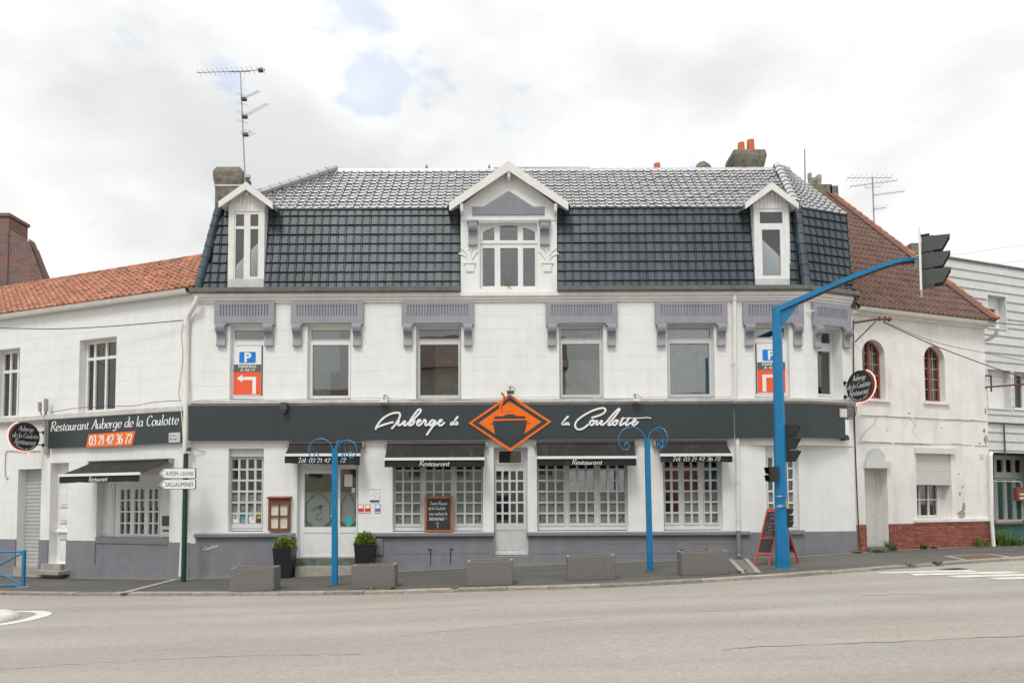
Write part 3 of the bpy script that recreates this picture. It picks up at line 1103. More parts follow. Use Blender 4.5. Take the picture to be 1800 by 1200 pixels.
# ------------------------------------------------------------------ building helpers
def sweep(mb, path, poly):
    """poly in (w, z) carried along a plan path [(x, y)...] that runs to the right; mitred at the bends"""
    P = [Vector((p[0], p[1], 0)) for p in path]
    n = len(P)
    rings = []
    for i in range(n):
        d0 = (P[i] - P[i - 1]).normalized() if i > 0 else None
        d1 = (P[i + 1] - P[i]).normalized() if i < n - 1 else None
        d = (d0 + d1).normalized() if d0 is not None and d1 is not None else (d0 if d1 is None else d1)
        nr = Vector((d.y, -d.x, 0))
        k = 1.0
        if d0 is not None and d1 is not None:
            k = 1.0 / max(0.3, nr.dot(Vector((d0.y, -d0.x, 0))))
        rings.append([P[i] + nr * (w * k) + Vector((0, 0, z)) for w, z in poly])
    m = len(poly)
    pts = [p for r in rings for p in r]
    fs = [(i * m + k, (i + 1) * m + k, (i + 1) * m + (k + 1) % m, i * m + (k + 1) % m) for i in range(n - 1) for k in range(m)]
    fs += [tuple(range(m)), tuple((n - 1) * m + k for k in reversed(range(m)))]
    b = len(mb.v)
    mb.v += pts
    mb.f += [tuple(b + i for i in f) for f in fs]


def z_of(fr, px, py, w=0.0):
    return fr.at(px, py, w)[1]


def inset(r, d):
    return (r[0] + d, r[1] - d, r[2] + d, r[3] - d)


def courses(fr, parent, u0, u1, zs, holes, mat_, gap=0.005):
    """rendered block courses with a recessed joint between them"""
    for za, zb in zip(zs, zs[1:]):
        rec = MB(None)
        rec.fill((u0, u1, za + gap / 2, zb - gap / 2), holes, -0.004, 0.0)
        bx = []
        for i in range(0, len(rec.v), 8):
            q = rec.v[i:i + 8]
            bx.append((q[0].x, q[7].x, q[0].z, q[7].z))
        # stretches between the openings become separate blocks
        while bx:
            grp = [bx.pop(0)]
            k = 0
            while k < len(grp):
                g = grp[k]
                near = [b for b in bx if b[0] < g[1] - 1e-4 and b[1] > g[0] + 1e-4 and (abs(b[2] - g[3]) < 1e-4 or abs(b[3] - g[2]) < 1e-4)]
                for b in near:
                    bx.remove(b)
                    grp.append(b)
                k += 1
            mb = MB(fr)
            for g in grp:
                mb.box(g[0], g[1], -0.004, 0.0, g[2], g[3])
            obj('wall_block', mb, mat_, parent)


def window(bld, fr, hole, recess, casements, panes, fm, pm=None, name='window', depth=0.06, proud=0.014, label=None):
    """frame mesh with one child for each pane; all rectangles in wall coordinates"""
    mb = MB(fr)
    mb.fill(hole, casements, -recess - depth, -recess)
    for c in casements:
        ps = [p for p in panes if p[0] > c[0] - 1e-3 and p[1] < c[1] + 1e-3 and p[2] > c[2] - 1e-3 and p[3] < c[3] + 1e-3]
        mb.fill((c[0] + 0.004, c[1] - 0.004, c[2] + 0.004, c[3] - 0.004), ps, -recess - depth + 0.006, -recess + proud)
    f = obj(name, mb, fm, bld)
    if label:
        f['label'] = label
    for i, p in enumerate(panes):
        g = MB(fr)
        g.box(p[0] - 0.006, p[1] + 0.006, -recess - 0.035, -recess - 0.031, p[2] - 0.006, p[3] + 0.006)
        m_ = M['glass'] if pm is None else (pm(i) if callable(pm) else pm)
        obj('pane', g, m_, f)
    return f


def px_grid(fr, xs, ys, w):
    """pane rectangles from measured column and row edges"""
    out = []
    ym = (ys[0][0] + ys[-1][1]) / 2
    xm = (xs[0][0] + xs[-1][1]) / 2
    for (y0, y1) in ys:
        z1, z0 = z_of(fr, xm, y0, w), z_of(fr, xm, y1, w)
        for (x0, x1) in xs:
            out.append((fr.at(x0, ym, w)[0], fr.at(x1, ym, w)[0], z0, z1))
    return out


def even(a, b, n, bar):
    s = (b - a + bar) / n
    return [(a + i * s, a + i * s + s - bar) for i in range(n)]


def room(bld, fr, u0, u1, z0, z1, w_front, depth, name='room'):
    mb = MB(fr)
    a, b = w_front, w_front - depth
    P_ = [(u0, a, z0), (u1, a, z0), (u1, a, z1), (u0, a, z1), (u0, b, z0), (u1, b, z0), (u1, b, z1), (u0, b, z1)]
    mb.add(P_, [(4, 5, 6, 7), (0, 1, 5, 4), (3, 7, 6, 2), (0, 4, 7, 3), (1, 2, 6, 5)])
    return obj(name, mb, M['room'], bld, recalc=False)


def curtain(bld, fr, u0, u1, z0, z1, w, mat_, folds=7, amp=0.025):
    mb = MB(fr)
    n = folds * 6
    pts = []
    for i in range(n + 1):
        u = u0 + (u1 - u0) * i / n
        a = amp * math.sin(i / 6 * 2 * math.pi + random.uniform(-0.4, 0.4))
        pts += [(u, w + a, z0), (u, w + a * 0.7, z1)]
    mb.add(pts, [(2 * i, 2 * i + 2, 2 * i + 3, 2 * i + 1) for i in range(n)])
    return obj('curtain', mb, mat_, bld, smooth=True, recalc=False)


# ================================================================== the restaurant
bld = thing('restaurant_building', (0, 3, 0.1), 'long white restaurant building with glazed dark mansard roof and three dormers', 'building')

Z = lambda y: z_of(MAIN, 900, y)
ZT, ZCOR, ZWIN, ZLED, ZS1, ZS0, ZBAND, ZSILL1, ZSILL0 = Z(516), Z(531), Z(702), Z(711.5), Z(712), Z(772), Z(784), Z(934), Z(942)

# --- openings
UPX = [(404, 465), (540, 617), (731, 811), (983, 1061), (1173, 1256), (1325, 1388)]
up_holes = []
for (a, b) in UPX:
    u0 = MAIN.at(a, 636)[0]
    u1 = MAIN.at(b, 636)[0]
    up_holes.append((u0, u1, ZLED - 0.01, Z(569)))
H_A = MAIN.rect(401, 788, 463, 934)
H_D = MAIN.rect(522, 790, 630, 982)
H_B = MAIN.rect(690, 790, 849, 934)
H_C0 = MAIN.rect(868, 786, 928, 977)
H_C = MAIN.rect(944, 790, 1104, 933)
H_E = MAIN.rect(1166, 790, 1270, 932)
for h in ():
    pass
low_holes = [H_A, H_D, H_B, H_C0, H_C, H_E]
cut_hole = (XA, XR + 1, -2, ZBAND)
holes = up_holes + low_holes + [cut_hole]

wall = None
mb = MB(MAIN)
mb.fill((XL, XR, -0.9, ZT), holes, -0.35, -0.004)
wall = obj('wall', mb, M['white'], bld)
H7 = (RIGHT.at(1437, 636)[0], RIGHT.at(1481, 636)[0], z_of(RIGHT, 1460, 700), z_of(RIGHT, 1460, 573))
mb = MB(RIGHT)
mb.fill((0, UQ, ZBAND, ZT), [H7], -0.35, -0.004)
wall_r = obj('wall', mb, M['white'], bld)
H8 = (CUT.at(1347, 860)[0], CUT.at(1405, 860)[0], z_of(CUT, 1375, 932), z_of(CUT, 1375, 784))
mb = MB(CUT)
mb.fill((0.0, LC, -0.9, ZBAND - 0.005), [H8], -0.35, -0.004)
wall_c = obj('wall', mb, M['white'], bld)
# corner slab above the cut corner
mb = MB()
zb = ZBAND
poly = [(XA + 0.02, 0.35), (XA + 0.02, 0.001), (XR, 0.001), (RIGHT.pt(UQ, 0.001, 0).x, RIGHT.pt(UQ, 0.001, 0).y), (RIGHT.pt(UQ, -0.35, 0).x, RIGHT.pt(UQ, -0.35, 0).y)]
mb.add([(p[0], p[1], zb - 0.002) for p in poly] + [(p[0], p[1], zb + 0.1) for p in poly],
       [tuple(range(5)), tuple(range(9, 4, -1))] + [(i, (i + 1) % 5, 5 + (i + 1) % 5, 5 + i) for i in range(5)])
obj('corner_slab', mb, M['white'], bld)
# outer end and back walls
mb = MB()
q = RIGHT.pt(UQ, 0, 0)
mb.box(XL + 0.01, XL + 0.36, 0.36, 6.4, -0.9, ZT)
mb.box(XL + 0.01, q.x + 0.0, 6.4, 6.75, -0.9, ZT)
mb.box(q.x - 0.4, q.x - 0.05, 0.9, 6.4, -0.9, ZT)
obj('rear_wall', mb, M['white'], bld)

zc = [ZLED, Z(676), Z(651), Z(627), Z(602.5), Z(578), Z(554), ZCOR]
courses(MAIN, wall, XL, XR, zc, up_holes, M['white'])
courses(RIGHT, wall_r, 0, UQ, zc, [H7], M['white'])
zg = [ZSILL1 - 0.02, Z(909), Z(884), Z(858.5), Z(833.5), Z(808.5), ZBAND, ZS0 + 0.02]
courses(MAIN, wall, XL, XR, zg, low_holes + [cut_hole], M['white'])

# --- cornice, ledge, gutters
LW = 13.0
pL = LEFT.pt(-LW, 0, 0)
pC, pB = (XL, 0), (XR, 0)
pQ = RIGHT.pt(UQ, 0, 0)
mb = MB()
z0, z1 = ZCOR, ZT
sweep(mb, [pC, pB, (pQ.x, pQ.y)], [(0, z0), (0.035, z0), (0.035, z0 + 0.05), (0.07, z0 + 0.062), (0.07, z0 + 0.115), (0.11, z0 + 0.13), (0.11, z1), (0, z1)])
obj('cornice', mb, M['trim'], bld)
mb = MB()
sweep(mb, [pC, pB, (pQ.x, pQ.y)], [(0, ZLED - 0.0), (0.09, ZLED), (0.09, ZLED + 0.03), (0.145, ZLED + 0.05), (0.145, ZWIN - 0.02), (0.12, ZWIN), (0, ZWIN + 0.012)])
obj('ledge', mb, M['ledge'], bld)
zg0, zg1 = Z(516.0), Z(507.5)
gut = [(0.02, zg0 + 0.01), (0.13, zg0), (0.20, zg0 + 0.03), (0.215, zg1), (0.195, zg1), (0.18, zg0 + 0.045), (0.12, zg0 + 0.03), (0.02, zg1 - 0.02)]
ux0, ux1 = MAIN.at(809, 510)[0], MAIN.at(980, 510)[0]
mb = MB()
sweep(mb, [(XL - 0.05, 0), (ux0 - 0.005, 0)], gut)
obj('gutter', mb, M['zinc'], bld)
mb = MB()
sweep(mb, [(ux1 + 0.005, 0), pB, (RIGHT.pt(UQ + 0.1, 0, 0).x, RIGHT.pt(UQ + 0.1, 0, 0).y)], gut)
obj('gutter', mb, M['zinc'], bld)

# --- plinth, base course, window sills
doorH = [(H_D[0], H_D[1], -2, H_D[3]), (H_C0[0], H_C0[1], H_C0[2], H_C0[3])]
mb = MB(MAIN)
mb.fill((MAIN.at(345, 960)[0], XA, -0.9, ZSILL0), doorH, 0.001, 0.045)
plinth = obj('plinth', mb, M['plinth'], bld)
mb = MB(MAIN)
mb.fill((XL + 0.01, XA, -0.9, Z(977.5)), doorH, 0.045, 0.062)
obj('base_course', mb, M['plinth'], plinth)
mb = MB(MAIN)
mb.box(XL, MAIN.at(345, 960)[0], 0.001, 0.03, -0.9, Z(952))
obj('plinth_end', mb, M['plinth'], plinth)
for (a, b) in ((345, 519), (629, 868.5), (926, 1316)):
    mb = MB(MAIN)
    u0, u1 = MAIN.at(a, 938)[0], MAIN.at(b, 938)[0]
    mb.profile([(-0.2, ZSILL0), (0.11, ZSILL0), (0.13, ZSILL0 + 0.02), (0.13, ZSILL1 - 0.03), (0.115, ZSILL1 - 0.012), (-0.2, ZSILL1 + 0.004)], u0, u1)
    obj('sill', mb, M['plinth'], plinth)
# raised panel outlines on the plinth
def outline(fr, r, w, t, name, m_, par):
    mb = MB(fr)
    mb.fill(r, [inset(r, t)], w, w + 0.006)
    return obj(name, mb, m_, par)
for (a, b) in ((690, 858), (941, 1030), (1046, 1190), (1212, 1305)):
    r = MAIN.rect(a, 953, b, 972)
    outline(MAIN, r, 0.045, 0.02, 'panel_moulding', M['plinth'], plinth)
# vent hatches
for (a, b, y0, y1) in ((757, 793, 965, 992), (1198, 1240, 966, 990)):
    r = MAIN.rect(a, y0, b, y1)
    mb = MB(MAIN)
    mb.box(r[0], r[0] + 0.018, 0.062, 0.068, r[2], r[3])
    mb.box(r[1] - 0.018, r[1], 0.062, 0.068, r[2] + 0.02, r[3] - 0.02)
    mb.box(r[0] - 0.06, r[0] + 0.018, 0.062, 0.07, r[3], r[3] + 0.018)
    mb.box(r[1] - 0.018, r[1] + 0.06, 0.062, 0.07, r[3] + 0.006, r[3] + 0.024)
    obj('vent_gap', mb, M['black'], plinth)
r = MAIN.rect(654, 944.5, 674, 977)
mb = MB(MAIN)
mb.box(r[0], r[1], 0.062, 0.085, r[2] + 0.03, r[3])
mb.box(r[0], r[1] - 0.05, 0.085, 0.094, r[2] + 0.06, r[3] - 0.03)
obj('meter_hatch', mb, M['plinth'], plinth)
# cut corner plinth and its sill
mb = MB(CUT)
zcp = z_of(CUT, 1410, 934)
mb.fill((0.0, LC + 0.02, -0.9, zcp), [(H8[0], H8[1], H8[2], H8[3])], 0.0, 0.012)
obj('plinth', mb, M['plinth'], bld)
mb = MB(CUT)
mb.box(H8[0] - 0.06, H8[1] + 0.07, -0.25, 0.09, H8[2] - 0.09, H8[2] + 0.005)
obj('sill', mb, M['plinth'], bld)

# --- rooms behind the glass
room(bld, MAIN, XL + 0.4, XR - 0.1, ZLED - 0.05, ZCOR - 0.02, -0.36, 4.5)
room(bld, MAIN, XL + 0.4, XR - 0.1, 0.05, ZS0 + 0.3, -0.75, 5.0)

# --- lintels with consoles
def console(fr, u0, u1, z0, z1, par, w=0.09):
    h = z1 - z0
    mb = MB(fr)
    um = [(0.0, 1.0), (0.145, 1.0), (0.165, 0.93), (0.17, 0.82), (0.155, 0.70), (0.115, 0.63), (0.08, 0.60), (0.062, 0.45), (0.06, 0.28), (0.075, 0.14), (0.085, 0.07), (0.085, 0.0), (0.0, 0.0)]
    mb.profile([(a, z0 + b * h) for a, b in um], u0, u1)
    rid = [(0.02, 1.0 + 0.02), (0.15, 1.0 + 0.02), (0.178, 0.93), (0.182, 0.82), (0.166, 0.69), (0.118, 0.615), (0.02, 0.61)]
    t = u1 - u0
    for k in (0.14, 0.42, 0.70):
        mb.profile([(a, z0 + b * h) for a, b in rid], u0 + t * k, u0 + t * (k + 0.16))
    cc = [(u0 + t / 2 + math.cos(a) * t * 0.26, z0 + h * 0.60 + math.sin(a) * t * 0.26) for a in [math.pi + math.pi * i / 8 for i in range(9)]]
    mb.prism(cc, 0.03, 0.086)
    return obj('console', mb, M['lintel'], par)


def lintel(fr, x0, x1, y0, y1, con, cy0, cy1, nslot, ys0=537, ys1=556.5, dy=0.0):
    xm = (x0 + x1) / 2
    r = (fr.at(x0, 550)[0], fr.at(x1, 550)[0], z_of(fr, xm, y1), z_of(fr, xm, y0))
    s0, s1 = r[0] + 0.125, r[1] - 0.125
    if r[1] - r[0] < 1.35:
        s0, s1 = r[0] + 0.11, r[1] - 0.11
    zs0, zs1 = z_of(fr, xm, ys1), z_of(fr, xm, ys0)
    st = (s1 - s0) / nslot
    slots = [(s0 + k * st + st * 0.28, s0 + k * st + st * 0.72, zs0, zs1) for k in range(nslot)]
    mb = MB(fr)
    mb.fill((r[0] + 0.002, r[1] - 0.002, r[2] + 0.006, r[3] - 0.002), [], 0.001, 0.058)
    mb.fill(r, slots, 0.058, 0.085)
    for (a, b) in con:
        ua, ub = fr.at(a, 575)[0], fr.at(b, 575)[0]
        mb.box(ua - 0.04, ub + 0.04, 0.001, 0.10, r[2] - 0.055, r[2] - 0.001)
    l = obj('lintel', mb, M['lintel'], bld)
    for (a, b) in con:
        ua, ub = fr.at(a, 590)[0], fr.at(b, 590)[0]
        console(fr, ua, ub, z_of(fr, (a + b) / 2, cy1), r[2] - 0.056, l)
    return l


LINT = [(379, 484, [(382.5, 398), (466.5, 481.5)], 17), (513, 639.5, [(516, 531), (621.5, 636)], 22), (707, 833, [(710, 725), (816, 830)], 22),
        (959, 1084.5, [(962.5, 977.5), (1067, 1081.5)], 22), (1150.5, 1277, [(1154.5, 1169), (1259.5, 1274)], 22), (1304.5, 1410.5, [(1308.5, 1323.5), (1394, 1408)], 18)]
for (a, b, c, n) in LINT:
    lintel(MAIN, a, b, 531.5, 569, c, 573, 609, n)
lintel(RIGHT, 1426, 1491.5, 536, 574, [(1429, 1440), (1480, 1491)], 580, 612, 19, 543, 560)

# --- upper windows
WR = 0.14
for i, (a, b) in enumerate(UPX):
    h = up_holes[i]
    hz = (h[0], h[1], ZWIN, h[3])
    fw = 0.055
    ztr0, ztr1 = z_of(MAIN, 900, 602.5, -WR), z_of(MAIN, 900, 596, -WR)
    top = (h[0] + 0.03, h[1] - 0.03, ztr1, h[3] - 0.09)
    low = (h[0] + 0.035, h[1] - 0.035, ZWIN + 0.05, ztr0)
    bt = 0.058 if i in (1, 4) else 0.05
    panes = [(top[0] + 0.03, top[1] - 0.03, top[2] + 0.015, top[3] - 0.015), (low[0] + bt, low[1] - bt, low[2] + 0.085, low[3] - 0.035)]
    mt = M['frame'] if i in (0, 1, 5) else M['frame_grey']
    window(bld, MAIN, hz, WR, [top, low], panes, mt, M['glass'])
# window in the bent end
hz = (H7[0], H7[1], z_of(RIGHT, 1460, 696), H7[3])
ztr0, ztr1 = z_of(RIGHT, 1455, 612, -0.2), z_of(RIGHT, 1455, 604, -0.2)
top = (H7[0] + 0.03, H7[1] - 0.03, ztr1, H7[3] - 0.05)
low = (H7[0] + 0.03, H7[1] - 0.03, hz[2] + 0.05, ztr0)
window(bld, RIGHT, hz, 0.32, [top, low], [inset(top, 0.035), inset(low, 0.055)], M['frame'], M['glass'])

# curtains behind four upper windows; beige ones also stand in for mirrored house fronts
h = up_holes[1]
curtain(bld, MAIN, h[0] + 0.05, h[1] - 0.34, ZWIN + 0.75, h[3] - 0.1, -0.225, M['curtain'], 4)
curtain(bld, MAIN, h[0] + 0.05, h[0] + 0.52, ZWIN + 0.02, ZWIN + 0.78, -0.23, M['curtain'], 3)
h = up_holes[2]
curtain(bld, MAIN, h[0] + 0.45, h[1] - 0.02, ZWIN + 0.1, h[3] - 0.42, -0.28, M['curtain_warm'], 5)
h = up_holes[3]
curtain(bld, MAIN, h[0] + 0.02, h[1] - 0.02, ZWIN + 0.02, h[3] - 0.85, -0.27, M['curtain_warm'], 8)  # beige sheet paints in the lower glass's reflection of the house opposite
h = up_holes[4]
curtain(bld, MAIN, h[0] + 0.02, h[1] - 0.02, ZWIN + 0.02, h[3] - 0.02, -0.235, M['curtain'], 9)
mb = MB(RIGHT)
mb.box(H7[0], H7[1] + 0.1, -0.46, -0.45, H7[2], H7[3])
obj('blind', mb, M['curtain'], bld)

# --- ground floor windows
GW = 0.16


def motif_curve(fr, win, pts, w, width=0.011, closed=False, n=6):
    mb = MB(fr)
    P_ = spline([Vector(fr.at(x, y, w)) for x, y in pts], n, closed)
    ribbon(mb, P_, width, w + 0.002)
    return mb


def motif(fr, win, curves, w, width=0.011):
    mb = MB(fr)
    for c in curves:
        ribbon(mb, spline([Vector(fr.at(x, y, w)) for x, y in c], 6), width, w + random.uniform(0.001, 0.002))
    return obj('etched_motif', mb, M['motif'], win)


def scrolls(x0, y0, x1, y1, fl=1):
    """small corner ornament of spirals and sprigs; fl flips it sideways"""
    out = []
    def X(t):
        return x0 + (x1 - x0) * (t if fl > 0 else 1 - t)
    def Y(t):
        return y1 - (y1 - y0) * t
    for (cx, cy, r) in ((0.28, 0.25, 0.2), (0.68, 0.17, 0.15), (0.15, 0.62, 0.14)):
        out.append([(X(cx + math.cos(a * 0.9) * r * (1 - a / 9)), Y(cy + math.sin(a * 0.9) * r * (1 - a / 9))) for a in range(8)])
    out.append([(X(0.0), Y(1.0)), (X(0.12), Y(0.75)), (X(0.35), Y(0.5)), (X(0.7), Y(0.35)), (X(1.0), Y(0.02))])
    return out


def frosted_rows(nc, rows, first):
    """panes run row by row from the top"""
    return lambda i: (M['frost'] if (i // nc) >= first else M['glass'])


# left window with stickers
xs = [(407.7, 418.5), (422, 432.6), (436.2, 446.9), (450.6, 460.2)]
ys = even(807, 919.5, 6, 3.2)
pn = px_grid(MAIN, xs, ys, -GW)
hA = (H_A[0], H_A[1], H_A[2] + 0.02, H_A[3])
cas = (pn[0][0] - 0.045, pn[3][1] + 0.03, pn[-1][2] - 0.12, pn[0][3] + 0.035)
cas = (max(cas[0], hA[0] + 0.01), min(cas[1], hA[1] - 0.01), cas[2], cas[3])
wA = window(bld, MAIN, hA, GW, [cas], pn, M['frame_grey'], frosted_rows(4, 6, 3))
mb = MB(MAIN)
mb.box(hA[0] + 0.002, hA[1] - 0.002, -GW + 0.001, -GW + 0.07, cas[3] + 0.03, hA[3] - 0.002)
obj('shutter_box', mb, M['frame_grey'], wA)
motif(MAIN, wA, [[(408, 881), (415, 879), (421, 871), (430, 865), (441, 865), (450, 872), (457, 879), (461, 880)],
                 [(424, 901), (434, 893), (442, 884), (438, 896), (446, 888)], [(421, 895), (430, 899), (440, 897)]], -GW - 0.03)

rows5 = [(809, 825)] + even(828, 920, 5, 3.0)
# wide window left of the middle door
xs9 = [(695.4, 707), (710.4, 723), (726.2, 738.8), (749, 761.2), (764.6, 777.4), (780.4, 792.6), (802.6, 815.2), (818.8, 831), (834, 846)]
pn = px_grid(MAIN, xs9, rows5, -GW)
cas = []
for k in (0, 3, 6):
    cas.append((pn[k][0] - 0.03, pn[k + 2][1] + 0.03, pn[-1][2] - 0.07, pn[0][3] + 0.04))
cas[0] = (max(cas[0][0], H_B[0] + 0.005),) + cas[0][1:]
cas[2] = (cas[2][0], min(cas[2][1], H_B[1] - 0.005)) + cas[2][2:]
wB = window(bld, MAIN, (H_B[0], H_B[1], H_B[2] + 0.02, H_B[3]), GW, cas, pn, M['frame_grey'], frosted_rows(9, 6, 3))
motif(MAIN, wB, [[(694, 881), (703, 879), (715, 873), (733, 868), (752, 866.5), (775, 866), (797, 867), (812, 870), (827, 875), (838, 880), (847, 881)],
                 [(714, 897), (722, 887), (727, 884), (722, 895), (732, 886), (728, 898), (738, 888)], [(804, 889), (815, 894), (824, 899), (832, 899)]]
      + scrolls(695, 904, 708, 920, 1) + scrolls(832, 904, 846, 920, -1), -GW - 0.03)
# wide window right of the middle door
xs9 = [(947, 959.6), (963, 974.8), (978.2, 990.6), (1001, 1012.8), (1016.6, 1028.8), (1032, 1044), (1055, 1067), (1071, 1082.6), (1086.2, 1098)]
pn = px_grid(MAIN, xs9, [(808, 824)] + even(826.5, 919, 5, 3.0), -GW)
cas = []
for k in (0, 3, 6):
    cas.append((pn[k][0] - 0.03, pn[k + 2][1] + 0.03, pn[-1][2] - 0.07, pn[0][3] + 0.04))
cas[0] = (max(cas[0][0], H_C[0] + 0.005),) + cas[0][1:]
wC = window(bld, MAIN, (H_C[0], H_C[1], H_C[2] + 0.02, H_C[3]), GW, cas, pn, M['frame_grey'], frosted_rows(9, 6, 3))
motif(MAIN, wC, [[(946, 881), (955, 879), (970, 873), (985, 869), (1005, 866), (1024, 865), (1044, 866), (1060, 869), (1080, 875), (1090, 879), (1098, 881)],
                 [(965, 897), (972, 888), (978, 895), (984, 886), (990, 897)], [(1003, 894), (1012, 884), (1020, 892), (1029, 884), (1024, 898), (1036, 888), (1046, 896), (1058, 890), (1072, 897), (1084, 894)],
                 [(1003, 908), (1014, 904), (1024, 910), (1036, 905), (1046, 909), (1060, 905)]]
      + scrolls(947, 903, 960, 919, 1) + scrolls(1084, 903, 1098, 919, -1), -GW - 0.03)
# three-light window at the right
xs6 = [(1169.2, 1178.4), (1182.4, 1192.6), (1202.4, 1213.4), (1217, 1226.8), (1238.2, 1247), (1250.6, 1261)]
pn = px_grid(MAIN, xs6, [(808, 822)] + even(826.5, 918, 5, 3.2), -GW)
cas = []
for k in (0, 2, 4):
    cas.append((pn[k][0] - 0.03, pn[k + 1][1] + 0.03, pn[-1][2] - 0.06, pn[0][3] + 0.04))
cas[0] = (max(cas[0][0], H_E[0] + 0.005),) + cas[0][1:]
def pmE(i):
    r, c = divmod(i, 6)
    return M['frost'] if r >= 3 and c >= 2 or r == 5 else M['glass']
wE = window(bld, MAIN, (H_E[0], H_E[1], H_E[2] + 0.02, H_E[3]), GW, cas, pn, M['frame_grey'], pmE)
motif(MAIN, wE, [[(1202, 872), (1212, 867), (1224, 865), (1238, 868), (1250, 875), (1256, 880), (1262, 881)]] + scrolls(1250, 902, 1261, 918, -1), -GW - 0.03)
# window in the cut corner
xs4 = even(1350, 1394, 4, 3.2)
pn = px_grid(CUT, xs4, even(804, 922, 6, 3.2), -0.13)
cas = (pn[0][0] - 0.03, pn[3][1] + 0.04, pn[-1][2] - 0.06, pn[0][3] + 0.04)
cas = (max(cas[0], H8[0] + 0.004), cas[1], cas[2], cas[3])
w8 = window(bld, CUT, (H8[0], H8[1], H8[2] + 0.01, H8[3]), 0.13, [cas], pn, M['frame'], frosted_rows(4, 6, 3))
room(bld, CUT, 0.1, LC - 0.1, 0.3, 2.9, -0.7, 1.0)

# pale curtains hung inside the ground floor windows
for (h, segs) in ((H_B, ((0.12, 0.33), (0.40, 0.66), (0.67, 0.93))), (H_C, ((0.02, 0.32), (0.36, 0.45), (0.66, 0.98))), (H_E, ((0.25, 0.45), (0.7, 0.9)))):
    for (a, b) in segs:
        W_ = h[1] - h[0]
        curtain(bld, MAIN, h[0] + W_ * a, h[0] + W_ * b, ZSILL1 + 0.9, ZBAND - 0.15, -0.55, M['curtain_warm'], 4)

# --- entrance door with sidelight
DR = 0.13
def dr(x0, y0, x1, y1):
    return MAIN.rect(x0, y0, x1, y1, -DR)
leaf, side = dr(528.5, 825, 590, 978), dr(595, 815, 628.5, 978)
leaf = (leaf[0], leaf[1], H_D[2] + 0.03, leaf[3])
side = (side[0], min(side[1], H_D[1] - 0.02), H_D[2] + 0.03, side[3])
gl1, gl2 = dr(535.5, 832, 584, 926), dr(598, 824, 626.5, 926)
pl1, pl2 = dr(534, 936, 585, 976), dr(598, 936, 626.5, 976)
zfr = z_of(MAIN, 570, 864.5, -DR)
mb = MB(MAIN)
mb.fill(H_D, [leaf, side], -DR - 0.07, -DR)
for lf, gg, pp in ((leaf, gl1, pl1), (side, gl2, pl2)):
    lf2 = inset(lf, 0.005)
    pp = (pp[0], pp[1], lf2[2] + 0.05, pp[3])
    mb.fill(lf2, [gg, pp], -DR - 0.06, -DR + 0.015)
    mb.box(pp[0], pp[1], -DR - 0.05, -DR + 0.004, pp[2], pp[3])
door = obj('door', mb, M['frame'], bld)
door['label'] = 'white entrance door with etched glass and sidelight'
for gg in (gl1, gl2):
    for (za, zb_, m_) in ((gg[2], zfr, M['frost']), (zfr, gg[3], M['glass'])):
        mb = MB(MAIN)
        mb.box(gg[0] - 0.004, gg[1] + 0.004, -DR - 0.034, -DR - 0.030, za, zb_)
        obj('pane', mb, m_, door)
def arch(x0, x1, yt, ys_, yb):
    xm = (x0 + x1) / 2
    w_ = x1 - x0
    return [[(x0, yb), (x0, (ys_ + yb) / 2), (x0, ys_)], [(x0, ys_), (x0 + w_ * .1, ys_ - 1), (x0 + w_ * .16, ys_ - 5), (xm - w_ * .2, yt + 4), (xm - w_ * .1, yt + .5), (xm, yt), (xm + w_ * .1, yt + .5), (xm + w_ * .2, yt + 4),
            (x1 - w_ * .16, ys_ - 5), (x1 - w_ * .1, ys_ - 1), (x1, ys_)], [(x1, ys_), (x1, (ys_ + yb) / 2), (x1, yb)]]
motif(MAIN, door, arch(539, 580, 867, 882, 912) + [[(550, 899), (557, 894), (563, 887), (561, 896), (566, 887), (563, 899)], [(546, 897), (556, 891), (570, 888)], [(566, 901), (558, 905), (556, 912), (562, 913), (568, 909)]]
      + scrolls(537, 911, 550, 926, 1) + scrolls(570, 911, 583, 926, -1) + arch(601, 624, 867, 882, 910) + scrolls(599, 914, 608, 925, 1) + scrolls(617, 914, 626, 925, -1), -DR - 0.029, 0.018)
mb = MB(MAIN)
p = MAIN.at(589, 905)
mb.box(p[0] - 0.02, p[0] + 0.015, -DR + 0.015, -DR + 0.03, p[1] - 0.14, p[1] + 0.05)
mb.tube([(p[0], -DR + 0.03, p[1]), (p[0], -DR + 0.06, p[1]), (p[0] - 0.13, -DR + 0.062, p[1] - 0.02)], 0.012, 8)
obj('handle', mb, M['alu'], door)
for (x, y, w_, h_, m_) in ((612, 844, 14, 21, 'paper'), (613, 915, 9, 14, 'teal'), (621, 861, 6, 8, 'curtain')):
    r = MAIN.rect(x - w_ / 2, y - h_ / 2, x + w_ / 2, y + h_ / 2, -DR)
    mb = MB(MAIN)
    mb.box(r[0], r[1], -DR - 0.0295, -DR - 0.027, r[2], r[3])
    obj('notice', mb, M[m_], door)
# notice on the right-hand window and steps
mb = MB(MAIN)
zt = z_of(MAIN, 570, 981, 0.1)
zm = z_of(MAIN, 570, 996, 0.42)
mb.box(H_D[0] - 0.05, H_D[1] - 0.02, -0.3, 0.10, -0.6, zt)
st1 = obj('entrance_step', mb, M['step_green'], bld)
mb = MB(MAIN)
mb.box(MAIN.at(519, 1000, .42)[0], MAIN.at(618, 1000, .42)[0], 0.10, 0.42, -0.6, zm)
obj('entrance_step', mb, M['stone'], bld)

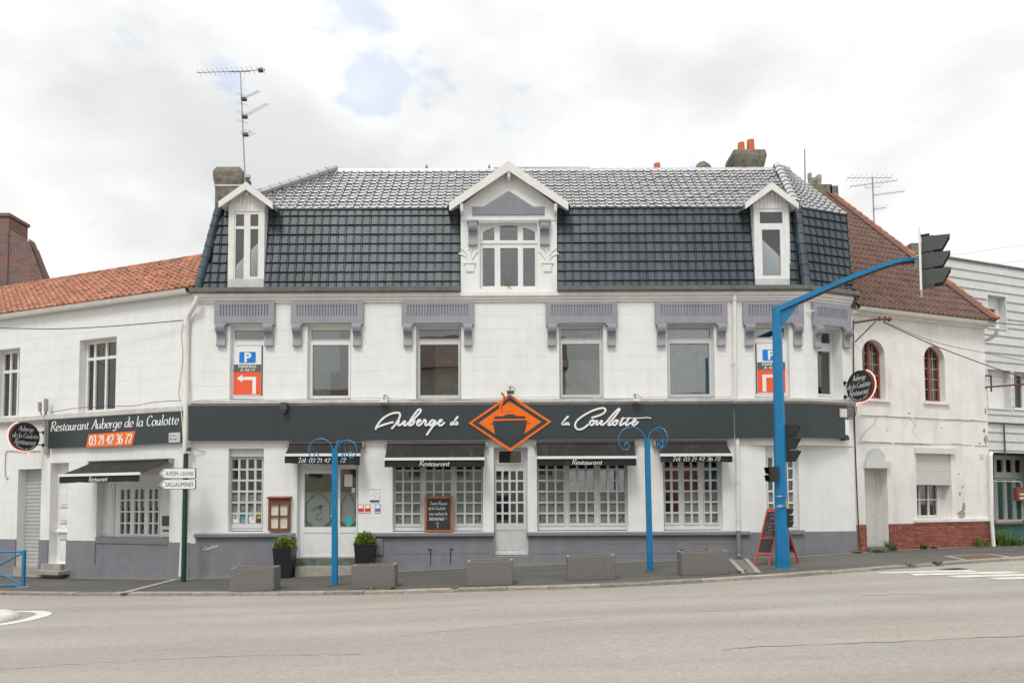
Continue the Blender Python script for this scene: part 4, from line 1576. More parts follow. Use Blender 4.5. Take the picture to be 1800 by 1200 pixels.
# --- middle door
DC = 0.15
def dc(x0, y0, x1, y1):
    return MAIN.rect(x0, y0, x1, y1, -DC)
tr, leaf = dc(873, 789, 920, 817), dc(870, 821, 925.5, 972)
leaf = (leaf[0], leaf[1], H_C0[2] + 0.03, leaf[3])
trg = dc(877, 792.5, 916, 813)
pn = px_grid(MAIN, [(872.4, 881.6), (885, 894), (897.8, 906.8), (910.2, 920)], even(827.5, 919, 5, 3.2), -DC)
mb = MB(MAIN)
mb.fill(H_C0, [tr, leaf], -DC - 0.07, -DC)
mb.fill(inset(tr, 0.004), [trg], -DC - 0.06, -DC + 0.012)
pa, pb = dc(872, 931, 896, 968), dc(899, 931, 922, 968)
mb.fill(inset(leaf, 0.004), pn + [pa, pb], -DC - 0.06, -DC + 0.014)
for q_ in (pa, pb):
    mb.box(q_[0], q_[1], -DC - 0.05, -DC, q_[2], q_[3])
    mb.box(q_[0] + 0.03, q_[1] - 0.03, -DC, -DC + 0.008, q_[2] + 0.03, q_[3] - 0.03)
mb.box(leaf[0], leaf[1], -DC + 0.014, -DC + 0.045, leaf[2] - 0.005, leaf[2] + 0.05)
md = obj('door', mb, M['frame_grey'], bld)
md['label'] = 'pale grey glazed middle door under the orange emblem'
for p_ in pn + [trg]:
    mb = MB(MAIN)
    mb.box(p_[0] - .005, p_[1] + .005, -DC - 0.034, -DC - 0.030, p_[2] - .005, p_[3] + .005)
    obj('pane', mb, M['glass'], md)
mb = MB(MAIN)
mb.box(H_C0[0], H_C0[1], -0.3, 0.02, H_C0[2] - 0.06, H_C0[2] + 0.004)
obj('threshold', mb, M['stone'], bld)

# --- downpipes
def down(path, r, name, m_, parent, clips=()):
    mb = MB()
    mb.tube([Vector(p) for p in path], r, 10)
    o = obj(name, mb, m_, parent, smooth=True)
    for (p, rr) in clips:
        c = MB()
        p = Vector(p)
        c.lathe(p, [(rr, 0), (rr, 0.03)], 10)
        obj('pipe_clip', c, m_, o)
    return o
def mp(px, py, w):
    u, z = MAIN.at(px, py, w)
    return MAIN.pt(u, w, z)
down([mp(1291, 517, .06), mp(1291, 535, .06), mp(1292, 709, .06)], 0.052, 'downpipe', M['pipe'], bld, [(mp(1291, 640, .06), .062), (mp(1291, 528, .06), .066)])
down([mp(1296, 770, .06), mp(1297, 846, .06), mp(1298, 932, .06)], 0.052, 'downpipe', M['pipe'], bld, [(mp(1297, 848, .06), .062), (mp(1298, 915, .06), .062)])
down([mp(1298, 932, .16), mp(1299, 972, .14), mp(1299, 977, .16), mp(1299, 980, .24)], 0.052, 'downpipe', M['plinth'], bld, [(mp(1299, 968, .14), .064)])

# ------------------------------------------------------------------ roof of the restaurant
def tile_mesh(name, W, L_, roll, lift, m_, flatp=0.66, groove=0.0, length=1.04):
    """one interlocking tile: flat pan, raised roll at its right edge, lower end lifted over the next row"""
    if groove:
        k = (1 - flatp) / 3
        sec = [(0.0, -groove), (W * 0.015, 0.0), (W * flatp, 0.0), (W * (flatp + 0.02), -groove), (W * (flatp + k - 0.01), -groove), (W * (flatp + k + 0.02), roll), (W * (flatp + 2 * k - 0.02), roll), (W * (flatp + 2 * k + 0.01), -groove), (W, -groove)]
    else:
        sec = [(0.0, 0.0), (W * flatp, 0.0), (W * (flatp + 0.05), roll * 0.8), (W * (flatp + 0.17), roll), (W * (flatp + 0.28), roll * 0.7), (W * 0.985, 0.0)]
    v, f = [], []
    for (y, h) in ((0.0, lift), (L_ * length, 0.004)):
        v += [(a, y, b + h) for a, b in sec]
    n = len(sec)
    for i in range(n - 1):
        f.append((i, i + 1, n + i + 1, n + i))
    b = len(v)
    v += [(a, 0.0, -0.012 - groove) for a, _ in sec]
    for i in range(n - 1):
        f.append((b + i, b + i + 1, i + 1, i))
    me = bpy.data.meshes.new(name)
    me.from_pydata(v, [], f)
    if m_:
        me.materials.append(m_)
    return v, f, me


def inside(poly, x, y):
    c = False
    n = len(poly)
    for i in range(n):
        x0, y0 = poly[i]
        x1, y1 = poly[(i + 1) % n]
        if (y0 > y) != (y1 > y) and x < (x1 - x0) * (y - y0) / (y1 - y0) + x0:
            c = not c
    return c


WM = -0.22                                             # set-back of the mansard's head
ZE = Z(510)
ZH = z_of(MAIN, 900, 364.5, WM)
WRDG = -1.95
ZR = z_of(MAIN, 950, 297.5, WRDG)
def P3(px, py, y):
    return at_y(px, py, y)
bl = Vector((P3(346, 510, -0.06).x, -0.06, ZE))
tl = Vector((P3(386, 363, -WM).x, -WM, ZH))
br = Vector((XR + 0.01, -0.06, ZE))
tr_ = Vector((XR - 0.08, -WM, ZH))
rl = Vector((P3(590, 298, -WRDG).x, -WRDG, ZR))
rr_ = Vector((P3(1366, 295, -WRDG).x, -WRDG, ZR))
qb = RIGHT.pt(UQ + 0.03, 0.06, ZE)
u_t = RIGHT.at(1489, 376, WM)[0]
qt = RIGHT.pt(u_t, WM, ZH)
qr = Vector((P3(1384, 298, -WRDG + 0.5).x, -WRDG + 0.5, z_of(MAIN, 1384, 298, WRDG - 0.5)))
DB = 6.8                                               # rear eaves
mb = MB()
d = 0.03
bk = lambda v, y: Vector((v.x, y, v.z))
V_ = [bl, br, tr_, tl, rl, rr_, qb, qt, qr, bk(bl, DB), bk(tl, DB - 0.6), bk(rl, 4.2), bk(qb, DB), bk(qt, DB - 0.6)]
V_ = [Vector(v) + Vector((0, d, -d)) for v in V_]
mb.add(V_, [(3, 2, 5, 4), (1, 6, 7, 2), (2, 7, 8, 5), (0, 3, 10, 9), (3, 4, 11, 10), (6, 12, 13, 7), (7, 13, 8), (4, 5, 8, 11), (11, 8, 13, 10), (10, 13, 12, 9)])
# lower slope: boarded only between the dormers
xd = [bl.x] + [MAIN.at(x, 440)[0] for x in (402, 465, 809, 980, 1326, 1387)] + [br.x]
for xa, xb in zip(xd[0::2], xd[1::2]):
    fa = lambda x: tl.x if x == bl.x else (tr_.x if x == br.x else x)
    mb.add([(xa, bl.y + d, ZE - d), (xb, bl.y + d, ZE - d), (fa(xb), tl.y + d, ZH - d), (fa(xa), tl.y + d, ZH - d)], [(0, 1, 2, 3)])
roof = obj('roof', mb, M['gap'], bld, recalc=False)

# keep-out areas of the dormers on the mansard (x range)
def xr_at(px, py, w):
    return MAIN.at(px, py, w)[0]
dorm = [(xr_at(402, 440, 0), xr_at(465, 440, 0)), (xr_at(809, 440, 0), xr_at(980, 440, 0)), (xr_at(1326, 440, 0), xr_at(1387, 440, 0))]

TW = (P3(700, 440, 0.3).x - P3(470, 440, 0.3).x) / 16.3
up = (tl - bl)
up.x = 0
LM = up.length
upn = up.normalized()
nrow = 9
TL = LM / (nrow - 0.25)
tv, tf, tme = tile_mesh('mansard_tile', TW, TL, 0.012, 0.035, M['slate'], 0.68, 0.022, 0.93)
nrm = Vector((1, 0, 0)).cross(upn).normalized()
if nrm.y > 0:
    nrm = -nrm
slots_ = []
# whole numbers of tiles between the dormers; cut ones at the two hips
edges = [(bl.x - 0.3, dorm[0][0], 1), (dorm[0][1], dorm[1][0], 0), (dorm[1][1], dorm[2][0], 0), (dorm[2][1], br.x + 0.3, -1)]
for (xa, xb, side) in edges:
    n_ = max(1, round((xb - xa) / TW))
    W_ = (xb - xa) / n_ if side == 0 else TW
    for c in range(n_ + 1 if side else n_):
        x = xa + c * W_ if side <= 0 else xb - (c + 1) * W_
        for r in range(nrow):
            t = (r + 0.5) / nrow
            if x < bl.x + (tl.x - bl.x) * t - 0.02 or x + W_ > br.x + (tr_.x - br.x) * t + 0.06:
                continue
            slots_.append((r, W_ / TW, x))
# main field: the 300 nearest the middle are single pieces, the rest one joined part
slots_.sort(key=lambda s: abs(s[2] - 0.0) + s[0] * 0.02)
rest = MB()
for i, (r, c, x) in enumerate(slots_):
    p = Vector((x, bl.y, bl.z)) + upn * (r * TL - 0.1 * TL)
    jit = random.uniform(-0.004, 0.004)
    mw = Matrix.Translation(p + nrm * jit) @ Matrix((Vector((1, 0, 0)), upn, nrm)).transposed().to_4x4() @ Matrix.Rotation(random.uniform(-0.006, 0.006), 4, 'X') @ Matrix.Rotation(random.uniform(-0.004, 0.004), 4, 'Y') @ Matrix.Diagonal((c, 1, 1, 1))
    if i < 300:
        inst('mansard_tile', tme, mw, roof)
    else:
        rest.add([mw @ Vector(v) for v in tv], tf)


def quad_tiles(mb, a, b, c, d_, nc, nr_, roll, lift, flatp=0.66, groove=0.0, length=1.04):
    """tiles laid bilinearly over a four-cornered plane: a,b lower edge, c,d upper edge (c above b)"""
    for r in range(nr_):
        for k in range(nc):
            def pt(s, t):
                return (a * (1 - s) + b * s) * (1 - t) + (d_ * (1 - s) + c * s) * t
            s0, s1, t0, t1 = k / nc, (k + 1) / nc, r / nr_, (r + 1) / nr_
            p00, p10, p01 = pt(s0, t0), pt(s1, t0), pt(s0, t1)
            ex, ey = (p10 - p00), (p01 - p00)
            if ex.length < 0.03:
                continue
            n = ex.cross(ey).normalized()
            if n.z < 0:
                n = -n
            v, f, me = tile_mesh('t', 1.0, 1.0, roll, lift, None, flatp, groove, length)
            bpy.data.meshes.remove(me)
            mb.add([p00 + ex * q[0] + ey * q[1] + n * q[2] for q in v], f)


quad_tiles(rest, br, qb, qt, tr_, 8, nrow, 0.012, 0.035, 0.68, 0.022, 0.94)
stuff(obj('mansard_tiles', rest, M['slate'], roof, recalc=False))

# upper slope: straight columns clipped by the hips and by the dormer gables
upU = (rl - tl)
upU.x = 0
LU = upU.length
upUn = upU.normalized()
nU = Vector((1, 0, 0)).cross(upUn).normalized()
if nU.z < 0:
    nU = -nU
rowsU = 13
TLU = LU / rowsU
tv2, tf2, me2 = tile_mesh('roof_tile', TW * 1.02, TLU, 0.024, 0.024, None, 0.66)
bpy.data.meshes.remove(me2)
# in plane coordinates (x, s)
polyU = [(tl.x, 0), (tr_.x + 0.02, 0), (rr_.x, LU), (rl.x, LU)]
def plane_xs(px, py):
    """sighting on the upper slope"""
    d = ray(px, py)
    t = (tl - CAM_LOC).dot(nU) / d.dot(nU)
    p = CAM_LOC + d * t
    return (p.x, (p - tl).dot(upUn))
ped = [[plane_xs(x, y) for x, y in pl] for pl in (((812, 366), (894, 306), (976, 366)), ((399, 366), (430, 340), (464, 366)), ((1330, 366), (1357, 340), (1388, 366)))]
top = MB()
n2 = int((polyU[1][0] - polyU[0][0]) / (TW * 1.02)) + 2
for r in range(rowsU):
    for c in range(n2):
        x = tl.x + (c - 0.6) * TW * 1.02
        cx, cs = x + TW * 0.5, (r + 0.5) * TLU
        if not inside(polyU, cx, cs):
            continue
        if any(inside(pp, cx, cs) for pp in ped):
            continue
        p = Vector((x, tl.y, tl.z)) + upUn * (r * TLU - 0.06) + nU * (0.012 + random.uniform(-0.004, 0.004))
        mw = Matrix.Translation(p) @ Matrix((Vector((1, 0, 0)), upUn, nU)).transposed().to_4x4() @ Matrix.Rotation(random.uniform(-0.004, 0.004), 4, 'X') @ Matrix.Rotation(random.uniform(-0.004, 0.004), 4, 'Y')
        top.add([mw @ Vector(v) for v in tv2], tf2)
quad_tiles(top, tr_, qt, qr, rr_, 7, rowsU, 0.024, 0.024, 0.66)
stuff(obj('roof_tiles', top, M['slate_top'], roof, recalc=False))


def caps(p, q, r, n, m_, name, parent, flat_=0.6):
    """overlapping half-round caps along a hip or ridge"""
    p, q = Vector(p), Vector(q)
    dvec = (q - p)
    for i in range(n):
        a = p + dvec * (i / n)
        b = p + dvec * ((i + 1.08) / n)
        mb = MB()
        mb.tube([a, b], [r * 1.08, r * 0.94], 10)
        obj(name, mb, m_, parent, smooth=False)


caps(bl + Vector((0.02, -0.03, 0.02)), tl + Vector((0.0, -0.02, 0.04)), 0.095, 8, M['slate'], 'hip_tile', roof)
caps(tl + Vector((0.0, 0.0, 0.05)), rl + Vector((0, 0, 0.05)), 0.105, 12, M['slate_top'], 'hip_tile', roof)
caps(br + Vector((0.02, -0.03, 0.02)), tr_ + Vector((0.02, -0.03, 0.04)), 0.11, 8, M['slate'], 'hip_tile', roof)
caps(tr_ + Vector((0.0, -0.02, 0.05)), rr_ + Vector((0, 0, 0.06)), 0.115, 10, M['slate_top'], 'hip_tile', roof)
caps(rl + Vector((0.05, 0.05, -0.01)), rr_ + Vector((0, 0.05, -0.01)), 0.06, 30, M['slate_top'], 'ridge_tile', roof)
caps(P3(868, 297, 2.05), P3(1034, 297.5, 2.05), 0.07, 6, M['slate_top'], 'ridge_tile', roof)
caps(rr_, qr, 0.09, 2, M['slate_top'], 'ridge_tile', roof)
# eaves shadow board between the two slopes
mb = MB()
sweep(mb, [(tl.x, -WM), (tr_.x, -WM), (qt.x, qt.y)], [(0.0, ZH - 0.03), (0.035, ZH - 0.03), (0.035, ZH + 0.004), (0.0, ZH + 0.004)])
obj('eaves_board', mb, M['slate'], roof)


# --- dormers
def gable_roof(fr, apex, el_, er_, w_f, w_b, th, board, parent, m_board, m_cover):
    """two sloping slabs with barge boards; apex and eaves in (u, z) of the board's upper edge"""
    for e_ in (el_, er_):
        dx, dz = e_[0] - apex[0], e_[1] - apex[1]
        mb = MB(fr)
        s = 1
        mb.prism([apex, e_, (e_[0], e_[1] - board), (apex[0], apex[1] - board * 1.22)], w_f - 0.035, w_f)
        obj('barge_board', mb, m_board, parent)
        mb = MB(fr)
        mb.prism([(apex[0], apex[1] + 0.02), (e_[0] + dx * 0.04, e_[1] + dz * 0.04 + 0.02), (e_[0] + dx * 0.04, e_[1] + dz * 0.04 - 0.035), (apex[0], apex[1] - 0.035)], w_b, w_f - 0.036)
        obj('dormer_roof', mb, m_cover, parent)
        mb = MB(fr)
        mb.prism([(apex[0], apex[1] - 0.037), (e_[0], e_[1] - 0.037), (e_[0], e_[1] - 0.06), (apex[0], apex[1] - 0.06)], w_b + 0.5, w_f - 0.036)
        obj('soffit', mb, m_board, parent)


# centre dormer
wf = 0.24
hw = MAIN.rect(843, 390.5, 945, 508)
body = (MAIN.at(810, 450)[0], MAIN.at(979, 450)[0], Z(517), Z(383))
mb = MB(MAIN)
mb.fill(body, [hw], -0.22, 0.012)
mb.box(body[0], body[0] + 0.12, -2.6, -0.22, body[2], body[3])
mb.box(body[1] - 0.12, body[1], -2.6, -0.22, body[2], body[3])
cd = obj('dormer', mb, M['white'], bld)
cd['label'] = 'large white centre dormer with planted relief and violet panel'
pdm = [MAIN.at(x, y, 0.03) for x, y in ((810, 387), (979, 387), (979, 362), (894.5, 298), (810, 362))]
mb = MB(MAIN)
mb.prism(pdm, -0.22, 0.03)
obj('pediment', mb, M['white'], cd)
ap, e1, e2 = MAIN.at(894, 283, wf), MAIN.at(789.5, 356, wf), MAIN.at(999, 355, wf)
gable_roof(MAIN, ap, e1, e2, wf, -2.6, 0.05, 0.20, cd, M['trim'], M['slate_top'])
pan = [MAIN.at(x, y, 0.04) for x, y in ((830, 378.5), (957.5, 378), (957.5, 363), (937.5, 363), (894, 335), (849, 363.5), (830, 363.5))]
mb = MB(MAIN)
mb.prism(pan, 0.03, 0.038)
vp = obj('violet_panel', mb, M['lintel'], cd)
u0, u1 = pan[0][0], pan[1][0]
nrib = 27
for k in range(nrib):
    ua, ub = u0 + (u1 - u0) * (k + 0.12) / nrib, u0 + (u1 - u0) * (k + 0.66) / nrib
    um = (ua + ub) / 2
    um_l, um_r = pan[5][0], pan[3][0]
    if um < um_l or um > um_r:
        zt_ = pan[6][1]
    else:
        c_ = pan[4][0]
        f_ = (um - um_l) / (c_ - um_l) if um < c_ else (um_r - um) / (um_r - c_)
        zt_ = pan[6][1] + (pan[4][1] - pan[6][1]) * f_
    mb = MB(MAIN)
    mb.box(ua, ub, 0.038, 0.066, pan[0][1] + 0.006, zt_ - 0.012)
    obj('rib', mb, M['lintel'], cd)
for (a, b) in ((823.5, 839.5), (949, 965.5)):
    ua, ub = MAIN.at(a, 410)[0], MAIN.at(b, 410)[0]
    console(MAIN, ua, ub, Z(432.5), Z(394.5), cd)
    mb = MB(MAIN)
    mb.box(ua - 0.035, ub + 0.035, 0.013, 0.17, Z(394.3), Z(390.5))
    obj('console_cap', mb, M['lintel'], cd)
for (x, y0, y1) in ((894.5, 301, 315), (811.5, 359, 374), (976.5, 359, 374)):
    r = MAIN.rect(x - 2.6, y0, x + 2.6, y1, 0.2)
    mb = MB(MAIN)
    mb.profile([(-0.1, r[2] + 0.05), (0.12, r[2]), (0.20, r[2] + 0.05), (0.23, r[3]), (-0.1, r[3])], r[0], r[1])
    obj('purlin_end', mb, M['trim'], cd)
# relief flower pots on the two piers
for cx in (826.0, 962.0):
    mb = MB(MAIN)
    s = 1 if cx < 894 else -1
    def q2(x, y):
        return MAIN.at(cx + (x - 826) * s, y, 0.012)
    mb.prism([q2(817.5, 465), (q2(834.5, 465)), q2(832.5, 477.5), q2(819.5, 477.5)], 0.012, 0.04)
    mb.prism([q2(814.5, 460), q2(836.5, 460), q2(836, 464), q2(815, 464)], 0.012, 0.05)
    for st in ([(825, 460), (820, 452), (812, 447), (806, 446)], [(826, 460), (822, 448), (816, 440), (810, 436)], [(827, 460), (831, 452), (836, 445), (841, 441)], [(826, 458), (827, 448), (828, 438)]):
        ribbon(mb, spline([Vector(q2(x, y)) for x, y in st], 5), 0.035, 0.035, 0.02)
    for k in range(6):
        a = k * math.pi / 3
        ribbon(mb, [Vector(q2(828, 438)), Vector(q2(828 + math.cos(a) * 4.5, 438 + math.sin(a) * 4.5))], 0.02, 0.036 + k * 0.0004, 0.02)
    obj('flower_pot_relief', mb, M['white'], cd)
# its window: three lights with a cambered head
cw = 0.12
mb = MB(MAIN)
def rw(x0, y0, x1, y1):
    return MAIN.rect(x0, y0, x1, y1, -cw)
panes_ = [rw(848.5, 436, 869.5, 503), rw(879.5, 436, 910.5, 503), rw(919.5, 436, 940.5, 503)]
heads = [[(848.5, 422.5), (869, 422.5), (869, 399.8), (862, 402), (855, 404.5), (848.5, 408.5)],
         [(878.5, 422.5), (910, 422.5), (910, 397.2), (902, 396.2), (894.5, 395.8), (886, 396.2), (878.5, 397.2)],
         [(919.5, 422.5), (940.5, 422.5), (940.5, 408), (934, 404.4), (927, 402), (919.5, 399.8)]]
bandz = (hw[0], hw[1], z_of(MAIN, 894, 425, -cw), hw[3])
mb.fill((hw[0], hw[1], hw[2], bandz[2]), panes_, -cw - 0.06, -cw)
mb.box(hw[0], hw[1], -cw, -cw + 0.02, z_of(MAIN, 894, 428.5, -cw), z_of(MAIN, 894, 424, -cw))
# head of the frame: columns between the lights and pieces above each light
zh0 = bandz[2]
for k, hd in enumerate(heads):
    Q = [MAIN.at(x, y, -cw) for x, y in hd]
    ul, ur = Q[0][0], Q[1][0]
    topline = Q[2:]
    mb.prism([(ur, topline[0][1])] + [(a, b) for a, b in topline[1:-1]] + [(ul, topline[-1][1]), (ul, hw[3]), (ur, hw[3])], -cw - 0.06, -cw)
    mb.box(ul, ur, -cw - 0.06, -cw, zh0, Q[0][1])
us = [MAIN.at(x, 410, -cw)[0] for x in (848.5, 869, 878.5, 910, 919.5, 940.5)]
for a, b in ((hw[0], us[0]), (us[1], us[2]), (us[3], us[4]), (us[5], hw[1])):
    mb.box(a, b, -cw - 0.06, -cw, zh0, hw[3])
fo = obj('window', mb, M['frame'], cd)
for p_ in panes_:
    g = MB(MAIN)
    g.box(p_[0] - .01, p_[1] + .01, -cw - .035, -cw - .031, p_[2] - .01, p_[3] + .01)
    obj('pane', g, M['glass_old'], cd)
for hd in heads:
    g = MB(MAIN)
    Q = [MAIN.at(x, y, -cw) for x, y in hd]
    g.prism(Q, -cw - .035, -cw - .031)
    obj('pane', g, M['glass_old'], cd)
room(bld, MAIN, hw[0] - 0.2, hw[1] + 0.2, hw[2] - 0.05, hw[3] + 0.1, -0.23, 2.0)


def small_dormer(px, label, two):
    """narrow dormer window standing on the mansard"""
    o = px - 430
    wfd = 0.07
    X = lambda a, y=430: MAIN.at(a, y, wfd)[0]
    x0, x1 = px - (29 if two else 31), px + (34.5 if two else 30)
    z0, z1 = z_of(MAIN, px, 506, wfd), z_of(MAIN, px, 357, wfd)
    u0, u1 = X(x0), X(x1)
    gx0, gx1, gy0, gy1 = (px - 19, px + 26, 371, 491) if two else (px - 25, px + 24, 366, 489)
    h = MAIN.rect(gx0, gy0, gx1, gy1, wfd)
    mb = MB(MAIN)
    mb.fill((u0, u1, z0, z1), [h], wfd - 0.1, wfd)
    mb.box(u0, u0 + 0.05, -1.3, wfd - 0.1, z0 + 0.02, z1)
    mb.box(u1 - 0.05, u1, -1.3, wfd - 0.1, z0 + 0.02, z1)
    d_ = obj('dormer', mb, M['frame_old'] if two else M['frame'], bld)
    d_['label'] = label
    # boarded gable
    wf2 = 0.26
    ap = MAIN.at(px + (2 if two else 0), 319.5, wf2)
    if two:
        e1, e2 = MAIN.at(px - 46, 354, wf2), MAIN.at(px + 49, 356, wf2)
    else:
        e1, e2 = MAIN.at(px - 47, 356, wf2), MAIN.at(px + 47, 356, wf2)
    gable_roof(MAIN, ap, e1, e2, wf2, -2.0, 0.05, 0.155, d_, M['trim'], M['slate_top'])
    nb = 8
    bw = (u1 - u0 - 0.1) / nb
    apx = MAIN.at(px + (2 if two else 0), 325, wfd)
    for k in range(nb):
        ua = u0 + 0.05 + k * bw
        um = ua + bw / 2
        t = 1 - abs(um - apx[0]) / ((u1 - u0) / 2 + 0.08)
        mb = MB(MAIN)
        zt_ = z1 + max(0.02, (apx[1] - z1) * t)
        mb.box(ua + 0.004, ua + bw - 0.004, wfd - 0.06, wfd + 0.005, z_of(MAIN, px, 366, wfd), zt_)
        obj('gable_board', mb, M['frame_old'] if two else M['frame'], d_)
    mb = MB(MAIN)
    p = MAIN.at(px + 2, 338, 0.2)
    mb.box(p[0] - 0.035, p[0] + 0.035, -0.1, 0.15, p[1] - 0.04, p[1] + 0.05)
    obj('purlin_end', mb, M['trim'], d_)
    # zinc apron
    mb = MB(MAIN)
    mb.box(u0 + 0.005, u1 - 0.005, wfd, wfd + 0.012, z_of(MAIN, px, 507, wfd), z_of(MAIN, px, 490, wfd))
    obj('apron', mb, M['zinc_pale'], d_)
    # casements
    if two:
        pn = [MAIN.rect(a, b, c, d__, wfd) for a, b, c, d__ in ((px - 16, 376, px - 1.5, 397), (px + 9.5, 376, px + 23.5, 397), (px - 17, 402, px - 2, 491), (px + 9, 402, px + 23, 486))]
        f = MB(MAIN)
        f.fill(h, pn, wfd - 0.07, wfd - 0.02)
        fr_ = obj('casement', f, M['frame_old'], d_)
    else:
        pn = [MAIN.rect(a, b, c, d__, wfd) for a, b, c, d__ in ((px - 21, 372, px + 19, 392), (px - 16.5, 403, px + 15.5, 484))]
        f = MB(MAIN)
        f.fill(h, pn, wfd - 0.07, wfd - 0.015)
        fr_ = obj('casement', f, M['frame'], d_)
    for p_ in pn:
        g = MB(MAIN)
        g.box(p_[0] - .008, p_[1] + .008, wfd - .05, wfd - .046, p_[2] - .008, p_[3] + .008)
        obj('pane', g, M['glass_old'], fr_) if False else obj('pane', g, M['glass_old'], d_)
    room(bld, MAIN, u0 + 0.06, u1 - 0.06, z0 + 0.1, z1, wfd - 0.11, 1.6)
    return d_


small_dormer(430, 'narrow white dormer with flaking two-leaf window', True)
small_dormer(1357, 'narrow white dormer with one tall pane', False)
mb = MB(MAIN)
c_ = MAIN.at(1357, 440, -0.25)
mb.box(c_[0] - 0.36, c_[0] + 0.36, -0.012, -0.006, c_[1] - 0.95, c_[1] + 0.98)
obj('blind', mb, M['curtain'], bld)

# --- chimneys and pots
def stack(name, c, lo_w, hi_w, d_, h0, prof, m_, parent):
    """square shaft with a bulging head; prof = (scale, height)"""
    mb = MB()
    n = len(prof)
    pts = []
    for s, hh in prof:
        for a, b in ((-1, -1), (1, -1), (1, 1), (-1, 1)):
            j = random.uniform(-0.012, 0.012)
            pts.append((c[0] + a * lo_w / 2 * s + j, c[1] + b * d_ / 2 * s, h0 + hh))
    fs = [(3, 2, 1, 0), tuple((n - 1) * 4 + k for k in range(4))]
    fs += [(i * 4 + k, i * 4 + (k + 1) % 4, (i + 1) * 4 + (k + 1) % 4, (i + 1) * 4 + k) for i in range(n - 1) for k in range(4)]
    mb.add(pts, fs)
    return obj(name, mb, m_, parent)


def pot(px, y0, y1, yy, w0, w1, parent):
    a, b = P3(px, y1, yy), P3(px, y0, yy)
    mb = MB()
    h = b.z - a.z
    mb.lathe((a.x, yy, a.z - 0.1), [(w0, 0), (w0, 0.1), ((w0 + w1) / 2, 0.1 + h * 0.5), (w1, 0.1 + h * 0.95), (w1 * 1.06, 0.1 + h), (w1 * 0.8, 0.1 + h), (w1 * 0.75, 0.1 + h - 0.1)], 14)
    return obj('chimney_pot', mb, M['pot'], parent)


a, b = P3(405, 362, 2.2), P3(405, 302, 2.2)
hh = b.z - a.z
ch = stack('chimney', (a.x + 0.05, 2.2), 0.80, 0.8, 0.7, a.z - 1.2, [(0.90, 0), (0.90, 1.2 + hh * 0.4), (1.0, 1.2 + hh * 0.62), (1.0, 1.2 + hh * 0.85), (0.82, 1.2 + hh), (0.7, 1.2 + hh)], M['old_conc'], roof)
ch['label'] = 'weathered concrete chimney head with pale band at the left end'
mb = MB()
zz = a.z + hh * 0.42
mb.box(a.x + 0.05 - 0.375, a.x + 0.05 + 0.375, 2.2 - 0.33, 2.2 + 0.33, zz, zz + 0.05)
obj('metal_band', mb, M['zinc_pale'], roof)
a, b = P3(1313, 300, 3.4), P3(1313, 262, 3.4)
hh = b.z - a.z
ch = stack('chimney', (a.x + 0.08, 3.75), 0.98, 1.0, 0.8, a.z - 0.8, [(0.86, 0), (0.86, 0.8 + hh * 0.1), (0.98, 0.8 + hh * 0.45), (1.02, 0.8 + hh * 0.7), (0.94, 0.8 + hh * 0.96), (0.8, 0.8 + hh)], M['old_conc'], roof)
ch['label'] = 'squat bulging concrete chimney head with two orange pots'
mb = MB()
mb.profile([(0, 0)] * 0 + [(-0.2, 0.0), (0.2, 0.0), (0.05, 0.22), (-0.05, 0.22)], -0.52, 0.52) if False else None
pot(1303, 252, 267, 3.6, 0.115, 0.095, roof)
pot(1319.5, 247.5, 265, 3.7, 0.125, 0.105, roof)
pot(1155, 288.5, 301, 4.0, 0.11, 0.095, roof)
a = P3(1235, 300, 4.2)
mb = MB()
mb.lathe((a.x, 4.2, a.z - 0.2), [(0.30, 0), (0.30, 0.22), (0.22, 0.36), (0.12, 0.45), (0.04, 0.48)], 8)
obj('chimney_cowl', mb, M['old_conc'], roof)
for (x, y) in ((750, 297), (860, 297)):
    a = P3(x, y, 2.0)
    mb = MB()
    mb.lathe((a.x, 2.0, a.z - 0.1), [(0.07, 0), (0.05, 0.1), (0.015, 0.22)], 6)
    obj('finial', mb, M['zinc'], roof)

# ================================================================== side wing with the orange roof (left)
wing = thing('side_wing', LEFT.pt(-5, -2, -0.3), 'lower white side wing with mottled orange tile roof at the left', 'building')
ZL = lambda y, px=170: z_of(LEFT, px, y)
zeave = ZL(537.5)
zledge0, zledge1 = ZL(736.5), ZL(723.5)
def lrect(x0, y0, x1, y1, w=0.0):
    return LEFT.rect(x0, y0, x1, y1, w)
HL1 = lrect(139, 594.5, 204, 715)
HL1 = (HL1[0], HL1[1], zledge1 - 0.02, HL1[3])
HL2 = lrect(-8, 613, 34, 725)
HL2 = (HL2[0], HL2[1], zledge1 - 0.02, HL1[3])
HG = lrect(30, 824, 71, 996)
HD = lrect(87, 813, 119, 990)
HW = lrect(170, 835, 298, 945)
HP = lrect(168, 952, 297, 1003)
allh = [HL1, HL2, HG, HD, HW]
mb = MB(LEFT)
mb.fill((-LW, -0.002, -1.0, zeave), allh, -0.45, -0.004)
lw = obj('wall', mb, M['white'], wing)
zp = ZL(950)
zc_l = [zp - 0.03]
zz = zp - 0.03
while zz + 0.36 < zeave:
    zz += 0.345
    zc_l.append(zz)
zc_l.append(zeave)
courses(LEFT, lw, -LW, -0.002, zc_l, allh, M['white'])
mb = MB(LEFT)
mb.fill((-LW, -0.0, -1.0, zp), [HG, HD, (HW[0], HW[1], HP[2] + 0.12, zp)], 0.001, 0.03)
mb.fill((HW[0], HW[1], HP[2] + 0.12, HW[2] - 0.03), [], 0.001, 0.006)
lp = obj('plinth', mb, M['plinth'], wing)
mb = MB(LEFT)
mb.fill((-LW, -0.0, -1.0, ZL(992)), [HG, HD], 0.03, 0.045)
obj('base_course', mb, M['plinth'], lp)
mb = MB(LEFT)
mb.box(HW[0] + 0.01, HW[1] - 0.01, -0.3, 0.03, ZL(955, 235), ZL(944, 235))
